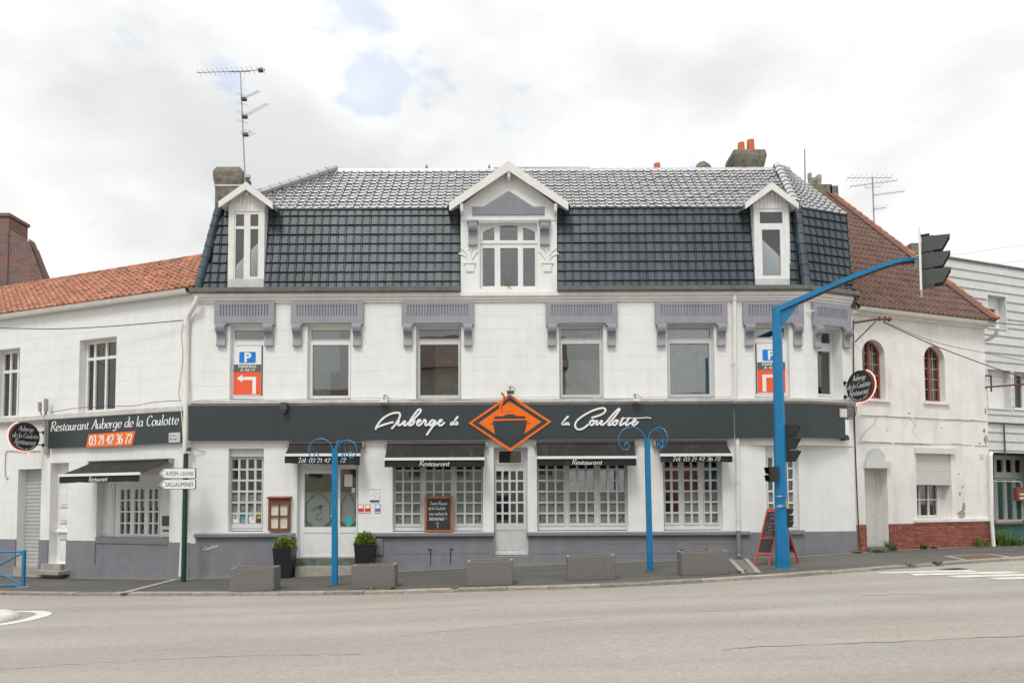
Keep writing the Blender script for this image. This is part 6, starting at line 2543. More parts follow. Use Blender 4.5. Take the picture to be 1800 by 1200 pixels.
obj('coping', mb, M['zinc'], gb)
for i, h_ in enumerate(hg[:3]):
    fr_r = 0.22
    mb = MB(RIGHT)
    # white lining of the opening
    t_ = 0.03
    mb.fill((h_[0] - 0.02, h_[1] + 0.02, h_[2] - 0.02, h_[3] + 0.02), [inset(h_, 0.0)], GS - 0.01, GS + 0.02)
    obj('window_lining', mb, M['frame'], gb)
    hh_ = h_
    half = (hh_[3] - hh_[2]) * (0.0 if i == 1 else 0.02)
    c1 = (hh_[0] + 0.03, hh_[1] - 0.12, hh_[2] + 0.04, hh_[3] - (0.30 if i == 0 else 0.03))
    if i == 1:
        mb = MB(RIGHT)
        mb.box(hh_[0], hh_[1], GS - fr_r - 0.05, GS - fr_r, hh_[2], hh_[3])
        ws_ = obj('window', mb, M['frame'], gb)
        continue
    window(gb, RIGHT, hh_, -GS + fr_r, [c1], [inset(c1, 0.06)], M['frame'], M['glass'])
    mb = MB(RIGHT)
    mb.box(hh_[0], hh_[1], GS - fr_r - 0.2, GS - fr_r - 0.19, hh_[2], hh_[3])
    obj('blind', mb, M['curtain'], gb)
# recessed porch with white glazed doors
h_ = hg[3]
mb = MB(RIGHT)
mb.box(h_[0], h_[1], GS - 1.3, GS - 1.25, -0.2, h_[3] + 0.3)
po = obj('porch_wall', mb, M['room'], gb)
px0 = RIGHT.at(1748, 870, GS - 1.2)[0]
pn = []
for k in range(4):
    a0 = px0 + k * 0.45
    pn.append((a0 + 0.07, a0 + 0.38, 1.0, 2.35))
    pn.append((a0 + 0.07, a0 + 0.38, 2.62, 3.05))
window(gb, RIGHT, (px0 - 0.05, px0 + 1.9, 0.3, 3.2), -GS + 1.15, [(px0, px0 + 1.85, 0.35, 3.15)], pn, M['frame'], M['glass'], name='porch_door')
# balcony-like metal strip on the front
mb = MB(RIGHT)
p0, p1 = RIGHT.at(1736, 742, GS), RIGHT.at(1860, 748, GS)
mb.box(p0[0], p1[0], GS + 0.03, GS + 0.06, p0[1] - 0.02, p0[1] + 0.01)
p2 = RIGHT.at(1763.5, 770, GS)
mb.box(p2[0] - 0.02, p2[0] + 0.02, GS + 0.03, GS + 0.055, z_of(RIGHT, 1763, 800, GS), p0[1] - 0.02)
obj('metal_strip', mb, M['char'], gb)

# ================================================================== brick gable behind the wing (left)
def brick_tex(name, c1, c2, mo):
    m = bpy.data.materials.new(name)
    m.use_nodes = True
    N, L = nm(m)
    b = N['Principled BSDF']
    b.inputs['Roughness'].default_value = 0.85
    g = N.new('ShaderNodeNewGeometry')
    mp_ = N.new('ShaderNodeMapping')
    mp_.inputs['Rotation'].default_value = (R(90), 0, 0)
    L.new(g.outputs['Position'], mp_.inputs['Vector'])
    bt = N.new('ShaderNodeTexBrick')
    bt.inputs['Color1'].default_value = list(c1) + [1]
    bt.inputs['Color2'].default_value = list(c2) + [1]
    bt.inputs['Mortar'].default_value = list(mo) + [1]
    bt.inputs['Scale'].default_value = 1.0
    bt.inputs['Brick Width'].default_value = 0.23
    bt.inputs['Row Height'].default_value = 0.075
    bt.inputs['Mortar Size'].default_value = 0.012
    L.new(mp_.outputs[0], bt.inputs['Vector'])
    n = N.new('ShaderNodeTexNoise')
    n.inputs['Scale'].default_value = 3.0
    n.inputs['Detail'].default_value = 6
    L.new(g.outputs['Position'], n.inputs['Vector'])
    mx = N.new('ShaderNodeMix')
    mx.data_type, mx.blend_type = 'RGBA', 'MULTIPLY'
    mx.inputs['Factor'].default_value = 0.7
    L.new(bt.outputs['Color'], mx.inputs['A'])
    L.new(n.outputs['Color'], mx.inputs['B'])
    hs = N.new('ShaderNodeHueSaturation')
    hs.inputs['Saturation'].default_value = 0.8
    hs.inputs['Value'].default_value = 1.55
    L.new(mx.outputs['Result'], hs.inputs['Color'])
    L.new(hs.outputs[0], b.inputs['Base Color'])
    bp = N.new('ShaderNodeBump')
    bp.inputs['Strength'].default_value = 0.6
    bp.inputs['Distance'].default_value = 0.01
    L.new(bt.outputs['Fac'], bp.inputs['Height'])
    bp.invert = True
    L.new(bp.outputs[0], b.inputs['Normal'])
    return m


M['brick_far'] = brick_tex('old_red_brickwork', (0.21, 0.075, 0.06), (0.13, 0.05, 0.042), (0.24, 0.19, 0.17))
YB = 9.5
bh_ = thing('brick_house', (P3(0, 500, YB).x, YB + 2, 0), 'dark red brick gable with a tall chimney behind the orange roof', 'house')
ptsb = [P3(x, y, YB) for x, y in ((82, 506), (51, 424), (-60, 340), (-190, 500))]
ptsb = [(p.x, p.z) for p in ptsb]
zb_ = -0.5
poly = [(ptsb[0][0], zb_), (ptsb[0][0], ptsb[0][1] - 0.3), ptsb[0], ptsb[1], (ptsb[1][0] - 0.9, ptsb[1][1] + 0.55), (ptsb[1][0] - 6.5, ptsb[0][1] - 0.3), (ptsb[1][0] - 6.5, zb_)]
mb = MB()
n_ = len(poly)
mb.add([(p[0], YB, p[1]) for p in poly] + [(p[0] - 0.3, YB + 1.0, p[1]) for p in poly], [tuple(range(n_)), tuple(range(2 * n_ - 1, n_ - 1, -1))] + [(i, (i + 1) % n_, n_ + (i + 1) % n_, n_ + i) for i in range(n_)])
gwl = obj('gable_wall', mb, M['brick_far'], bh_)
mb = MB()
a, b = P3(16, 425, YB), P3(16, 376, YB)
xw = P3(-30, 400, YB).x
mb.box(xw, a.x, YB - 0.04, YB + 1.0, a.z - 2.5, b.z - 0.12)
chb = obj('chimney', mb, M['brick_far'], bh_)
mb = MB()
mb.box(xw - 0.05, a.x + 0.06, YB - 0.1, YB + 1.05, b.z - 0.12, b.z)
obj('chimney_cap', mb, M['brick_far'], chb)
mb = MB()
p0, p1 = ptsb[0], ptsb[1]
dx, dz = p1[0] - p0[0], p1[1] - p0[1]
mb.prism([(0, 0)] * 0 + [(p0[0] + 0.05, p0[1]), (p1[0] + 0.05, p1[1]), (p1[0] - 0.02, p1[1] + 0.10), (p0[0] - 0.02 + 0.12, p0[1] + 0.08)], YB - 0.03, YB + 0.3)
obj('coping', mb, M['mortar'], bh_)

# ================================================================== houses across the street, seen mirrored in the panes
def far_house(x0, x1, y, h, label, col, rh):
    m_ = mat('opposite_render', col, 0.85, 0.08, 2)
    t = thing('opposite_house', ((x0 + x1) / 2, y, -0.6), label, 'house', None)
    mb = MB()
    mb.box(x0, x1, y - 7, y, -0.9, h)
    obj('wall', mb, m_, t)
    mb = MB()
    mb.add([(x0 - .2, y + .3, h), (x1 + .2, y + .3, h), (x1 + .2, y - 3.5, h + rh), (x0 - .2, y - 3.5, h + rh), (x0 - .2, y - 7.3, h), (x1 + .2, y - 7.3, h)], [(0, 1, 2, 3), (3, 2, 5, 4), (0, 3, 4), (1, 5, 2)])
    obj('roof', mb, M['brown_tile'], t)
    n = int((x1 - x0) / 2.6)
    for k in range(n):
        for zz in (0.6, 3.5):
            xc = x0 + (x1 - x0) * (k + 0.5) / n
            mb = MB()
            mb.box(xc - 0.5, xc + 0.5, y + 0.01, y + 0.05, zz, zz + 1.5)
            obj('window', mb, M['char'], t)
    return t


far_house(-26, -9, -29, 7.0, 'beige rendered house mirrored in the left window panes', (0.45, 0.41, 0.33), 3.0)
far_house(-7.5, 3.5, -27, 10.4, 'sand coloured house mirrored in the middle window panes', (0.50, 0.46, 0.37), 3.0)
far_house(9, 24, -30, 6.6, 'brick red house mirrored in the right window panes', (0.30, 0.12, 0.09), 3.2)

# ================================================================== fascia sign with script lettering
fs_ = thing('fascia_sign', MAIN.pt(0, 0.1, ZS0), 'long anthracite fascia sign with white script lettering above the awnings', 'sign')
SW = 0.13
u0, u1 = MAIN.at(331, 742, SW)[0], MAIN.at(1290, 742, SW)[0]
mb = MB(MAIN)
mb.box(u0, u1, SW - 0.02, SW, ZS0, ZS1)
mb.box(u0, u1, 0.01, SW - 0.02, ZS1 - 0.02, ZS1 - 0.002)
mb.box(u0, u1, 0.01, SW - 0.02, ZS0 + 0.002, ZS0 + 0.02)
obj('panel', mb, M['sign'], fs_)
mb = MB()
a = MAIN.pt(MAIN.at(1292.5, 742, SW)[0], 0, 0)
b = RIGHT.pt(RIGHT.at(1490, 742, SW)[0], 0, 0)
sweep(mb, [(a.x, a.y), (XR, 0), (b.x, b.y)], [(SW - 0.02, ZS0), (SW, ZS0), (SW, ZS1), (SW - 0.02, ZS1)])
obj('panel', mb, M['sign'], fs_)
mb = MB()
c = RIGHT.pt(RIGHT.at(1492, 768, SW)[0], 0, 0)
sweep(mb, [(b.x - 0.1, b.y - 0.035), (c.x, c.y)], [(0.0, ZS0 - 0.03), (SW + 0.015, ZS0 - 0.03), (SW + 0.015, ZS0 + 0.06), (0.0, ZS0 + 0.06)])
obj('end_cap', mb, M['sign'], fs_)

BIG = {
    'Auberge': (640, 690, 10, 0.048, [
        [(200, 650), (235, 565), (330, 452), (450, 378), (560, 350), (618, 358), (632, 400), (600, 480), (540, 570), (478, 636)],
        [(222, 606), (330, 565), (430, 535), (520, 512)],
        [(618, 482), (600, 525), (600, 562), (630, 568), (668, 540), (712, 492)], [(730, 488), (700, 545), (712, 572), (750, 556), (800, 505)],
        [(800, 505), (855, 420), (930, 322), (972, 292), (996, 303), (982, 345), (900, 435), (822, 515), (792, 560), (818, 574), (862, 545), (880, 508), (868, 490), (905, 500)],
        [(925, 530), (975, 505), (992, 482), (962, 478), (932, 520), (938, 562), (975, 570), (1032, 520)],
        [(1032, 520), (1062, 472), (1074, 490), (1090, 498), (1076, 540), (1082, 568), (1112, 566), (1152, 528)],
        [(1238, 484), (1190, 486), (1152, 528), (1158, 568), (1192, 556), (1258, 486)], [(1262, 486), (1208, 585), (1142, 680), (1096, 748)], [(1200, 592), (1250, 556), (1300, 520)],
        [(1296, 530), (1350, 503), (1370, 482), (1340, 478), (1310, 520), (1316, 562), (1356, 572), (1422, 516)]]),
    'de': (640, 690, 10, 0.028, [
        [(1566, 512), (1534, 520), (1516, 556), (1536, 566), (1580, 512), (1650, 428), (1634, 424), (1592, 480), (1566, 548), (1582, 560), (1612, 530)],
        [(1612, 538), (1642, 522), (1632, 510), (1610, 540), (1622, 565), (1662, 536)]]),
    'la': (970, 690, 9, 0.028, [
        [(150, 492), (220, 420), (262, 378), (246, 376), (190, 440), (160, 494), (182, 505), (216, 480)],
        [(246, 466), (216, 480), (210, 504), (236, 498), (268, 464)], [(268, 464), (252, 500), (266, 508), (286, 490)]]),
    'Coulotte': (970, 690, 9, 0.046, [
        [(624, 394), (700, 375), (800, 335), (848, 285), (830, 246), (770, 245), (640, 285), (500, 360), (400, 440), (368, 510), (390, 565), (440, 580), (510, 555), (582, 495)],
        [(640, 432), (606, 460), (606, 500), (636, 510), (664, 480), (656, 438), (640, 432), (664, 446), (700, 442)],
        [(726, 432), (702, 480), (712, 505), (750, 480), (790, 434)], [(802, 434), (778, 490), (802, 508), (852, 470)],
        [(852, 478), (960, 350), (1046, 262), (1070, 268), (1000, 370), (912, 470), (892, 502), (922, 510), (972, 470)],
        [(1012, 432), (966, 470), (972, 505), (1006, 505), (1030, 470), (1012, 432), (1062, 448)],
        [(1140, 388), (1092, 460), (1076, 500), (1102, 510), (1156, 466)], [(1232, 388), (1182, 460), (1166, 500), (1192, 510), (1252, 470)],
        [(1272, 475), (1320, 450), (1326, 428), (1302, 430), (1272, 470), (1278, 505), (1312, 510), (1372, 455)]]),
    'bar': (970, 690, 9, 0.022, [[(1090, 406), (1250, 401), (1400, 400), (1500, 392), (1572, 400)]]),
}
for k_, (ox, oy, s_, wd, strokes) in BIG.items():
    mb = MB(MAIN)
    for i, st in enumerate(strokes):
        P_ = spline([Vector(MAIN.at(ox + x / s_, oy + y / s_, SW + 0.02)) for x, y in st], 6)
        ribbon(mb, P_, wd, SW + 0.022 + i * 0.0006, 0.016)
    obj('lettering', mb, M['letter'], fs_)

# emblem board: diamond with a cooking pot
em = thing('emblem_board', MAIN.pt(0, 0.14, ZS0 - 0.2), 'diamond shaped orange emblem board with a steaming dark pot', 'sign')
def eq(pts, w):
    return [MAIN.at(815 + x / 10, 680 + y / 10, w) for x, y in pts]
W0 = SW + 0.02
mb = MB(MAIN)
mb.prism(eq([(85, 633), (810, 128), (1545, 608), (820, 1125)], W0), SW + 0.002, W0)
obj('border', mb, M['orange'], em)
mb = MB(MAIN)
mb.prism(eq([(145, 631), (810, 178), (1480, 609), (820, 1072)], W0), W0, W0 + 0.004)
obj('field', mb, M['sign'], em)
mb = MB(MAIN)
W1_ = W0 + 0.008
mb.prism(eq([(262, 630), (808, 248), (1365, 609), (1068, 820), (1100, 690), (1112, 580), (515, 592), (525, 690), (548, 822)], W1_), W0 + 0.004, W1_)
obj('inner_diamond', mb, M['orange'], em)
mb = MB(MAIN)
W2_ = W1_ + 0.004
mb.prism(eq([(515, 595), (1110, 583), (1095, 700), (1060, 830), (820, 1000), (555, 835), (530, 700)], W2_), W1_, W2_)
mb.prism(eq([(530, 557), (535, 530), (560, 515), (690, 513), (740, 488), (820, 474), (885, 480), (930, 508), (1070, 510), (1088, 528), (1090, 553)], W2_), W1_, W2_)
mb.prism(eq([(452, 640), (510, 636), (525, 650), (520, 662)], W2_), W1_, W2_)
mb.prism(eq([(1110, 632), (1172, 626), (1172, 638), (1118, 648)], W2_), W1_, W2_)
obj('pot_silhouette', mb, M['sign'], em)
mb = MB(MAIN)
arc = [(815 + math.cos(t) * 62, 475 + -math.sin(t) * 60) for t in [math.pi * k / 10 for k in range(11)]]
ribbon(mb, [Vector(p) for p in eq(arc, W2_)], 0.007, W2_)
obj('pot_knob', mb, M['redp'], em)
mb = MB(MAIN)
st = eq([(662, 95), (700, 150), (705, 200), (670, 290), (645, 350), (660, 400), (685, 440)], W2_)
ribbon(mb, spline([Vector(p) for p in st], 5), 0.05, W2_ + 0.001, 0.02)
sm = obj('steam_wisp', mb, M['orange'], em)
mb = MB(MAIN)
st = eq([(664, 100), (718, 160), (712, 230), (682, 310), (668, 355), (672, 400), (686, 438)], W2_)
ribbon(mb, spline([Vector(p) for p in st], 5), 0.016, W2_ + 0.0025)
obj('steam_line', mb, M['sign'], em)

# long sign on the wing
ls = thing('wing_sign', LEFT.pt(-2.5, 0.1, ZL(790)), 'anthracite sign with white restaurant name and orange telephone plate', 'sign')
SWL = 0.10
r = LEFT.rect(85, 738.5, 322, 788.5, SWL)
zb0, zb1 = z_of(LEFT, 200, 782.5, SWL), z_of(LEFT, 200, 728.5, SWL)
mb = MB(LEFT)
mb.box(r[0], r[1], SWL - 0.05, SWL, zb0, zb1)
obj('panel', mb, M['sign'], ls)
mb = MB(LEFT)
ua, ub = LEFT.at(89, 750, SWL)[0], LEFT.at(314, 740, SWL)[0]
zt = z_of(LEFT, 130, 755.5, SWL)
pen_text(mb, 'Restaurant Auberge de la Coulotte', ua, zt, (zb1 - zb0) * 0.345, fit=(ub - ua), shear=0.17, pen=0.125, nib=R(8), w=SWL + 0.002, gap=0.0, serif=True)
obj('lettering', mb, M['letter'], ls)
mb = MB(LEFT)
q_ = [LEFT.at(x, y, SWL) for x, y in ((151.5, 786), (232.5, 782), (238.5, 757.3), (156, 763))]
mb.prism(q_, SWL, SWL + 0.006)
pl_ = obj('telephone_plate', mb, M['orange'], ls)
mb = MB(LEFT)
ua, ub = LEFT.at(157, 772, SWL)[0], LEFT.at(232, 772, SWL)[0]
pen_text(mb, '03 21 42 36 72', ua, z_of(LEFT, 194, 780.3, SWL), 0.30, fit=ub - ua, shear=0.06, pen=0.15, nib=R(4), w=SWL + 0.008, gap=-0.02, serif=True)
obj('lettering', mb, M['letter'], pl_)
r = LEFT.rect(297, 760, 317, 777, SWL)
mb = MB(LEFT)
mb.box(r[0], r[1], SWL, SWL + 0.008, r[2], r[3])
stp = obj('street_plate', mb, M['zinc_pale'], ls)
mb = MB(LEFT)
mb.box(r[0] + 0.04, r[0] + 0.075, SWL + 0.008, SWL + 0.010, r[3] - 0.12, r[3] - 0.05)
obj('crest', mb, M['redp'], stp)
mb = MB(LEFT)
for (a_, b_, z_, t_) in ((0.11, 0.22, 0.65, 0.03), (0.03, 0.13, 0.22, 0.045), (0.15, 0.27, 0.22, 0.045)):
    zz = r[2] + (r[3] - r[2]) * z_
    n_ = max(3, int((b_ - a_) / 0.022))
    for k in range(n_):
        mb.box(r[0] + a_ + k * 0.022, r[0] + a_ + k * 0.022 + 0.014, SWL + 0.008, SWL + 0.010, zz, zz + t_ * (0.7 + 0.3 * (k % 2)))
    obj('lettering', mb, M['navy'], stp)
    mb = MB(LEFT)


# round projecting signs: disc square to the wall, neon ring behind the edge
def round_sign(fr, ax, ay, out, rad, flip, label, ang):
    ua, za = fr.at(ax, ay, 0.03)
    base = fr.pt(ua, 0.0, za)
    cen = fr.pt(ua, out, za)
    t = thing('round_sign', base, label, 'sign', 'round projecting signs')
    n_out = fr.n
    # disc plane: spanned by n_out (turned a little to the street) and z
    e1_ = (fr.n * math.cos(ang) + fr.u * math.sin(ang)).normalized() * (-1 if flip else 1)
    if e1_.x < 0:
        e1_ = -e1_
    nd = e1_.cross(Vector((0, 0, 1))).normalized()      # faces the photographer
    if nd.dot(CAM_LOC - cen) < 0:
        nd = -nd
    class D:
        def pt(self, u, w, z):
            return cen + e1_ * u + nd * w + Vector((0, 0, z))
    D_ = D()
    mb = MB(D_)
    mb.prism([(math.cos(a) * rad, math.sin(a) * rad) for a in [2 * math.pi * k / 40 for k in range(40)]], -0.05, 0.05)
    disc = obj('disc', mb, M['black'], t)
    for s_ in ((1,) if True else ()):
        mb = MB(D_)
        pen_text(mb, 'Auberge', -rad * 0.52, rad * 0.38, rad * 0.40, fit=rad * 1.05, shear=0.25, pen=0.085, nib=R(20), w=0.053)
        pen_text(mb, 'de la Coulotte', -rad * 0.93, rad * -0.10, rad * 0.40, fit=rad * 1.80, shear=0.25, pen=0.085, nib=R(20), w=0.053, gap=-0.02)
        pen_text(mb, 'Restaurant', -rad * 0.78, rad * -0.56, rad * 0.44, fit=rad * 1.5, shear=0.25, pen=0.085, nib=R(20), w=0.053)
        for k in range(17):
            a = R(225 + k * 5.6)
            cx, cz = math.cos(a) * rad * 0.89, math.sin(a) * rad * 0.89
            if k in (7, 11):
                continue
            mb.box(cx - 0.009, cx + 0.006, 0.0505, 0.0525, cz - 0.014, cz + 0.014)
        obj('lettering', mb, M['letter'], disc)
    mb = MB(D_)
    sgn = -1 if flip else 1
    rr = rad * 1.03
    ring = [(math.cos(a) * rr + (0.03 * sgn), -0.02, math.sin(a) * rr) for a in [R(70 - 8 * k) if not flip else R(110 + 8 * k) for k in range(23)]]
    mb.tube(ring, 0.014, 8)
    tail = [(ring[-1][0] - 0.02 * sgn, -0.02, ring[-1][2]), (ring[-1][0] - 0.08 * sgn, -0.02, ring[-1][2] - 0.03), (ring[-1][0] - 0.05 * sgn, -0.02, ring[-1][2] - 0.09)]
    mb.tube(tail, 0.012, 8)
    obj('neon_tube', mb, M['neon'], t, smooth=True)
    for dz in (rad * 0.42, -rad * 0.5):
        mb = MB(fr)
        mb.tube([(ua, 0.0, za + dz), (ua, out - rad * 0.75, za + dz)], 0.014, 8)
        mb.box(ua - 0.03, ua + 0.03, 0.0, 0.03, za + dz - 0.045, za + dz + 0.045)
        obj('bracket_arm', mb, M['black'], t)
    return t


round_sign(LEFT, 75, 770, 0.52, 0.375, True, 'round black name sign with neon ring by the roller door', R(0))
round_sign(RIGHT, 1486, 684, 0.50, 0.385, False, 'round black name sign with neon ring beside the arched window', R(0))

# parking notices in the first and last upper window
def parking(fr, hole, left, label):
    t = thing('parking_notice', fr.pt((hole[0] + hole[1]) / 2, -WR, ZWIN + 0.1), label, 'notice', 'parking notices in upper windows')
    z0, z1 = z_of(fr, 900, 692, -WR), z_of(fr, 900, 608, -WR)
    if left:
        ua, ub = fr.at(411, 650, -WR)[0], fr.at(459.5, 650, -WR)[0]
    else:
        ua, ub = fr.at(1330.5, 650, -WR)[0], fr.at(1380, 650, -WR)[0]
    H_ = z1 - z0
    W_ = ub - ua
    w = -WR + 0.0155
    mb = MB(fr)
    mb.box(ua, ub, w - 0.03, w, z0 - 0.02, z1 + 0.03)
    sh = obj('sheet', mb, M['letter'], t)
    zr1, zg1_ = z0 + H_ * 0.475, z0 + H_ * 0.635
    mb = MB(fr)
    mb.box(ua + 0.004, ub - 0.004, w, w + 0.002, z0, zr1)
    obj('red_field', mb, M['pred'], sh)
    mb = MB(fr)
    mb.box(ua + 0.004, ub - 0.004, w, w + 0.002, zr1 + 0.001, zg1_)
    obj('grey_field', mb, M['pgrey'], sh)
    mb = MB(fr)
    ca, cb = ua + W_ * 0.2, ub - W_ * 0.2
    za, zb_ = z0 + H_ * 0.665, z0 + H_ * 0.90
    k = 0.03
    pts_ = []
    for (cx, cz, a0) in ((cb - k, zb_ - k, 0), (ca + k, zb_ - k, 90), (ca + k, za + k, 180), (cb - k, za + k, 270)):
        pts_ += [(cx + math.cos(R(a0 + q * 30)) * k, cz + math.sin(R(a0 + q * 30)) * k) for q in range(4)]
    mb.prism(pts_, w, w + 0.002)
    obj('blue_field', mb, M['pblue'], sh)
    mb = MB(fr)
    um = (ua + ub) / 2
    type_text(mb, 'P', um - 0.075, um + 0.095, za + 0.035, 0.225, w + 0.004, 0.035)
    type_text(mb, 'PARKING', ua + W_ * 0.18, ub - W_ * 0.18, z0 + H_ * 0.565, 0.068, w + 0.004, 0.015)
    type_text(mb, 'À 50 M', ua + W_ * 0.24, ub - W_ * 0.24, z0 + H_ * 0.495, 0.058, w + 0.004, 0.015)
    # bent arrow
    s_ = -1 if left else 1
    f = lambda x: um + s_ * x * W_
    th = 0.065 * W_ / 0.68 * 1.0
    zc_ = z0 + H_ * 0.345
    tt = H_ * 0.032
    v = lambda x, z: (f(x), z)
    poly_ = [v(-0.32, z0 + 0.01), v(-0.32, zc_ + tt), v(0.18, zc_ + tt), v(0.18, zc_ + tt * 2.5), v(0.38, zc_), v(0.18, zc_ - tt * 2.5), v(0.18, zc_ - tt), v(-0.19, zc_ - tt), v(-0.19, z0 + 0.01), v(-0.255, z0 + 0.035)]
    mb.prism(poly_, w + 0.002, w + 0.004)
    obj('lettering', mb, M['letter'], sh)
    return t


parking(MAIN, up_holes[0], True, 'parking notice with arrow bent to the left in the leftmost big window')
parking(MAIN, up_holes[5], False, 'parking notice with bent arrow in the window behind the blue mast')


# ================================================================== awnings
def awning(fr, xb0, xb1, yb, yf, yv, xf0, out, text, label, kind, slack=0.0):
    """cloth from a roller on the wall down to a white front bar, with a hanging valance"""
    ym = yb
    ua, ub = fr.at(xb0, yb, 0.08)[0], fr.at(xb1, yb, 0.08)[0]
    zb_ = z_of(fr, (xb0 + xb1) / 2, yb, 0.08)
    fa = fr.at(xf0[0], yf, out)[0]
    fb = fr.at(xf0[1], yf, out)[0]
    xm = (xf0[0] + xf0[1]) / 2
    zf = z_of(fr, xm, yf, out)
    zv = z_of(fr, xm, yv, out)
    t = thing('awning', fr.pt((ua + ub) / 2, 0.0, zv), label, 'awning', 'black awnings over windows and door')
    # cloth, sagging a little
    mb = MB(fr)
    n, m_ = 10, 6
    pts = []
    for lay in (0.0, -0.006):
        for j in range(m_ + 1):
            v = j / m_
            for i in range(n + 1):
                s = i / n
                u = (ua + (ub - ua) * s) * (1 - v) + (fa + (fb - fa) * s) * v
                sag = -0.03 * math.sin(v * math.pi) * (0.5 + 0.5 * math.sin(s * math.pi)) + 0.006 * math.sin(s * 9 + v * 3)
                pts.append((u, 0.08 + (out - 0.08) * v, zb_ + (zf - zb_) * v + sag + lay))
    k = (n + 1)
    off = (m_ + 1) * k
    fcs = [(j * k + i, j * k + i + 1, (j + 1) * k + i + 1, (j + 1) * k + i) for j in range(m_) for i in range(n)]
    fcs += [(off + a_, off + d_, off + c_, off + b_) for a_, b_, c_, d_ in fcs]
    mb.add(pts, fcs)
    obj('canopy', mb, M['awning'], t, smooth=True, recalc=False)
    mb = MB(fr)
    mb.box(fa - 0.015, fb + 0.015, out - 0.03, out + 0.02, zf - 0.04, zf + 0.025)
    obj('front_bar', mb, M['alu'], t)
    # valance with soft folds
    mb = MB(fr)
    n = 36
    pts = []
    for i in range(n + 1):
        s = i / n
        u = fa + (fb - fa) * s
        wv = 0.010 * math.sin(s * 23 + 1.3) + 0.007 * math.sin(s * 51)
        for q in range(4):
            v = q / 3
            pts.append((u, out - 0.004 + wv * v, (zf - 0.04) + (zv - zf + 0.04) * v + 0.004 * math.sin(s * 31) * v - slack * v * s))
    mb.add(pts, [(4 * i + q, 4 * i + 4 + q, 4 * i + 5 + q, 4 * i + 1 + q) for i in range(n) for q in range(3)])
    va = obj('valance', mb, M['awning'], t, smooth=True, recalc=False)
    mb = MB(fr)
    um = (fa + fb) / 2
    hv = zf - 0.04 - zv
    if kind == 'R':
        pen_text(mb, 'Restaurant', um - 0.36, zv + hv * 0.16 - slack / 2, hv * 0.80, fit=0.72, shear=0.22, pen=0.125, nib=R(15), w=out + 0.016)
    elif kind == 'r':
        pen_text(mb, 'Restaurant', um - 0.30, zv + hv * 0.16, hv * 0.80, fit=0.62, shear=0.22, pen=0.125, nib=R(15), w=out + 0.016)
    else:
        pen_text(mb, 'Tél: 03 21 42 36 72', um - 0.58, zv + hv * 0.22 - slack / 2, hv * 0.78, fit=1.14, shear=0.2, pen=0.125, nib=R(15), w=out + 0.016)
    obj('lettering', mb, M['letter'], va)
    mb = MB(fr)
    mb.tube([(ua - 0.02, 0.07, zb_ + 0.005), (ub + 0.02, 0.07, zb_ + 0.005)], 0.045, 12)
    obj('roller', mb, M['black'], t, smooth=True)
    for (u_, uf) in ((ua - 0.05, fa + 0.04), (ub + 0.05, fb - 0.04)):
        mb = MB(fr)
        mb.box(u_ - 0.03, u_ + 0.03, 0.0, 0.11, zb_ - 0.09, zb_ + 0.05)
        obj('wall_bracket', mb, M['steel'], t)
        mb = MB(fr)
        ui = u_ + (0.12 if u_ < um else -0.12)
        mb.tube([(ui, 0.06, zb_ - 0.07), ((ui + uf) / 2 + (0.15 if u_ < um else -0.15), out * 0.55, (zb_ + zf) / 2 - 0.08), (uf, out - 0.03, zf - 0.02)], 0.016, 8)
        obj('arm', mb, M['steel'], t)
    return t


awning(MAIN, 510, 635.5, 779.5, 798.5, 813.5, (500.5, 632.5), 0.42, None, 'black awning with telephone number above the white entrance door', 'T', 0.05)
awning(MAIN, 682, 852, 780, 805.5, 820.5, (676, 851), 0.52, None, 'black awning lettered Restaurant left of the orange emblem', 'R')
awning(MAIN, 944, 1114, 778.5, 803, 818, (944.5, 1118.5), 0.50, None, 'black awning lettered Restaurant right of the orange emblem', 'R')
awning(MAIN, 1154, 1276, 778, 798.5, 812, (1161, 1287.5), 0.46, None, 'black awning with telephone number nearest the drainpipe', 'T')
awning(LEFT, 160, 297, 811, 833, 847, (104.5, 245), 0.92, None, 'deeply extended black awning on the side wing', 'r')

# ================================================================== menu case, boards, plaques
t = thing('menu_case', MAIN.pt(MAIN.at(490, 900)[0], 0.03, ZSILL1 + 0.01), 'red-brown wooden menu case with four panes beside the entrance', 'menu case')
r = MAIN.rect(471.5, 876, 508.5, 932.5, 0.1)
pw, ph = (r[1] - r[0]), (r[3] - r[2])
g4 = []
for (a_, b_) in ((0.10, 0.48), (0.53, 0.91)):
    for (c_, d_) in ((0.08, 0.44), (0.48, 0.82)):
        g4.append((r[0] + pw * a_, r[0] + pw * b_, r[2] + ph * c_, r[2] + ph * d_))
mb = MB(MAIN)
mb.fill(r, g4, 0.06, 0.11)
mb.box(r[0], r[1], 0.001, 0.06, r[2], r[3])
obj('case', mb, M['wood_red'], t)
mb = MB(MAIN)
mb.profile([(0.0, r[3]), (0.16, r[3]), (0.17, r[3] + 0.02), (0.0, r[3] + 0.06)], r[0] - 0.03, r[1] + 0.03)
obj('roof_board', mb, M['wood_red'], t)
for q_ in g4:
    mb = MB(MAIN)
    mb.box(q_[0], q_[1], 0.061, 0.064, q_[2], q_[3])
    sh = obj('menu_sheet', mb, M['paper'], t)
    mb = MB(MAIN)
    for k in range(5):
        zz = q_[3] - (q_[3] - q_[2]) * (0.2 + 0.14 * k)
        mb.box(q_[0] + 0.03, q_[1] - 0.03 - random.uniform(0, 0.05), 0.064, 0.0648, zz, zz + 0.006)
    obj('printed_lines', mb, M['cable_grey'], sh)

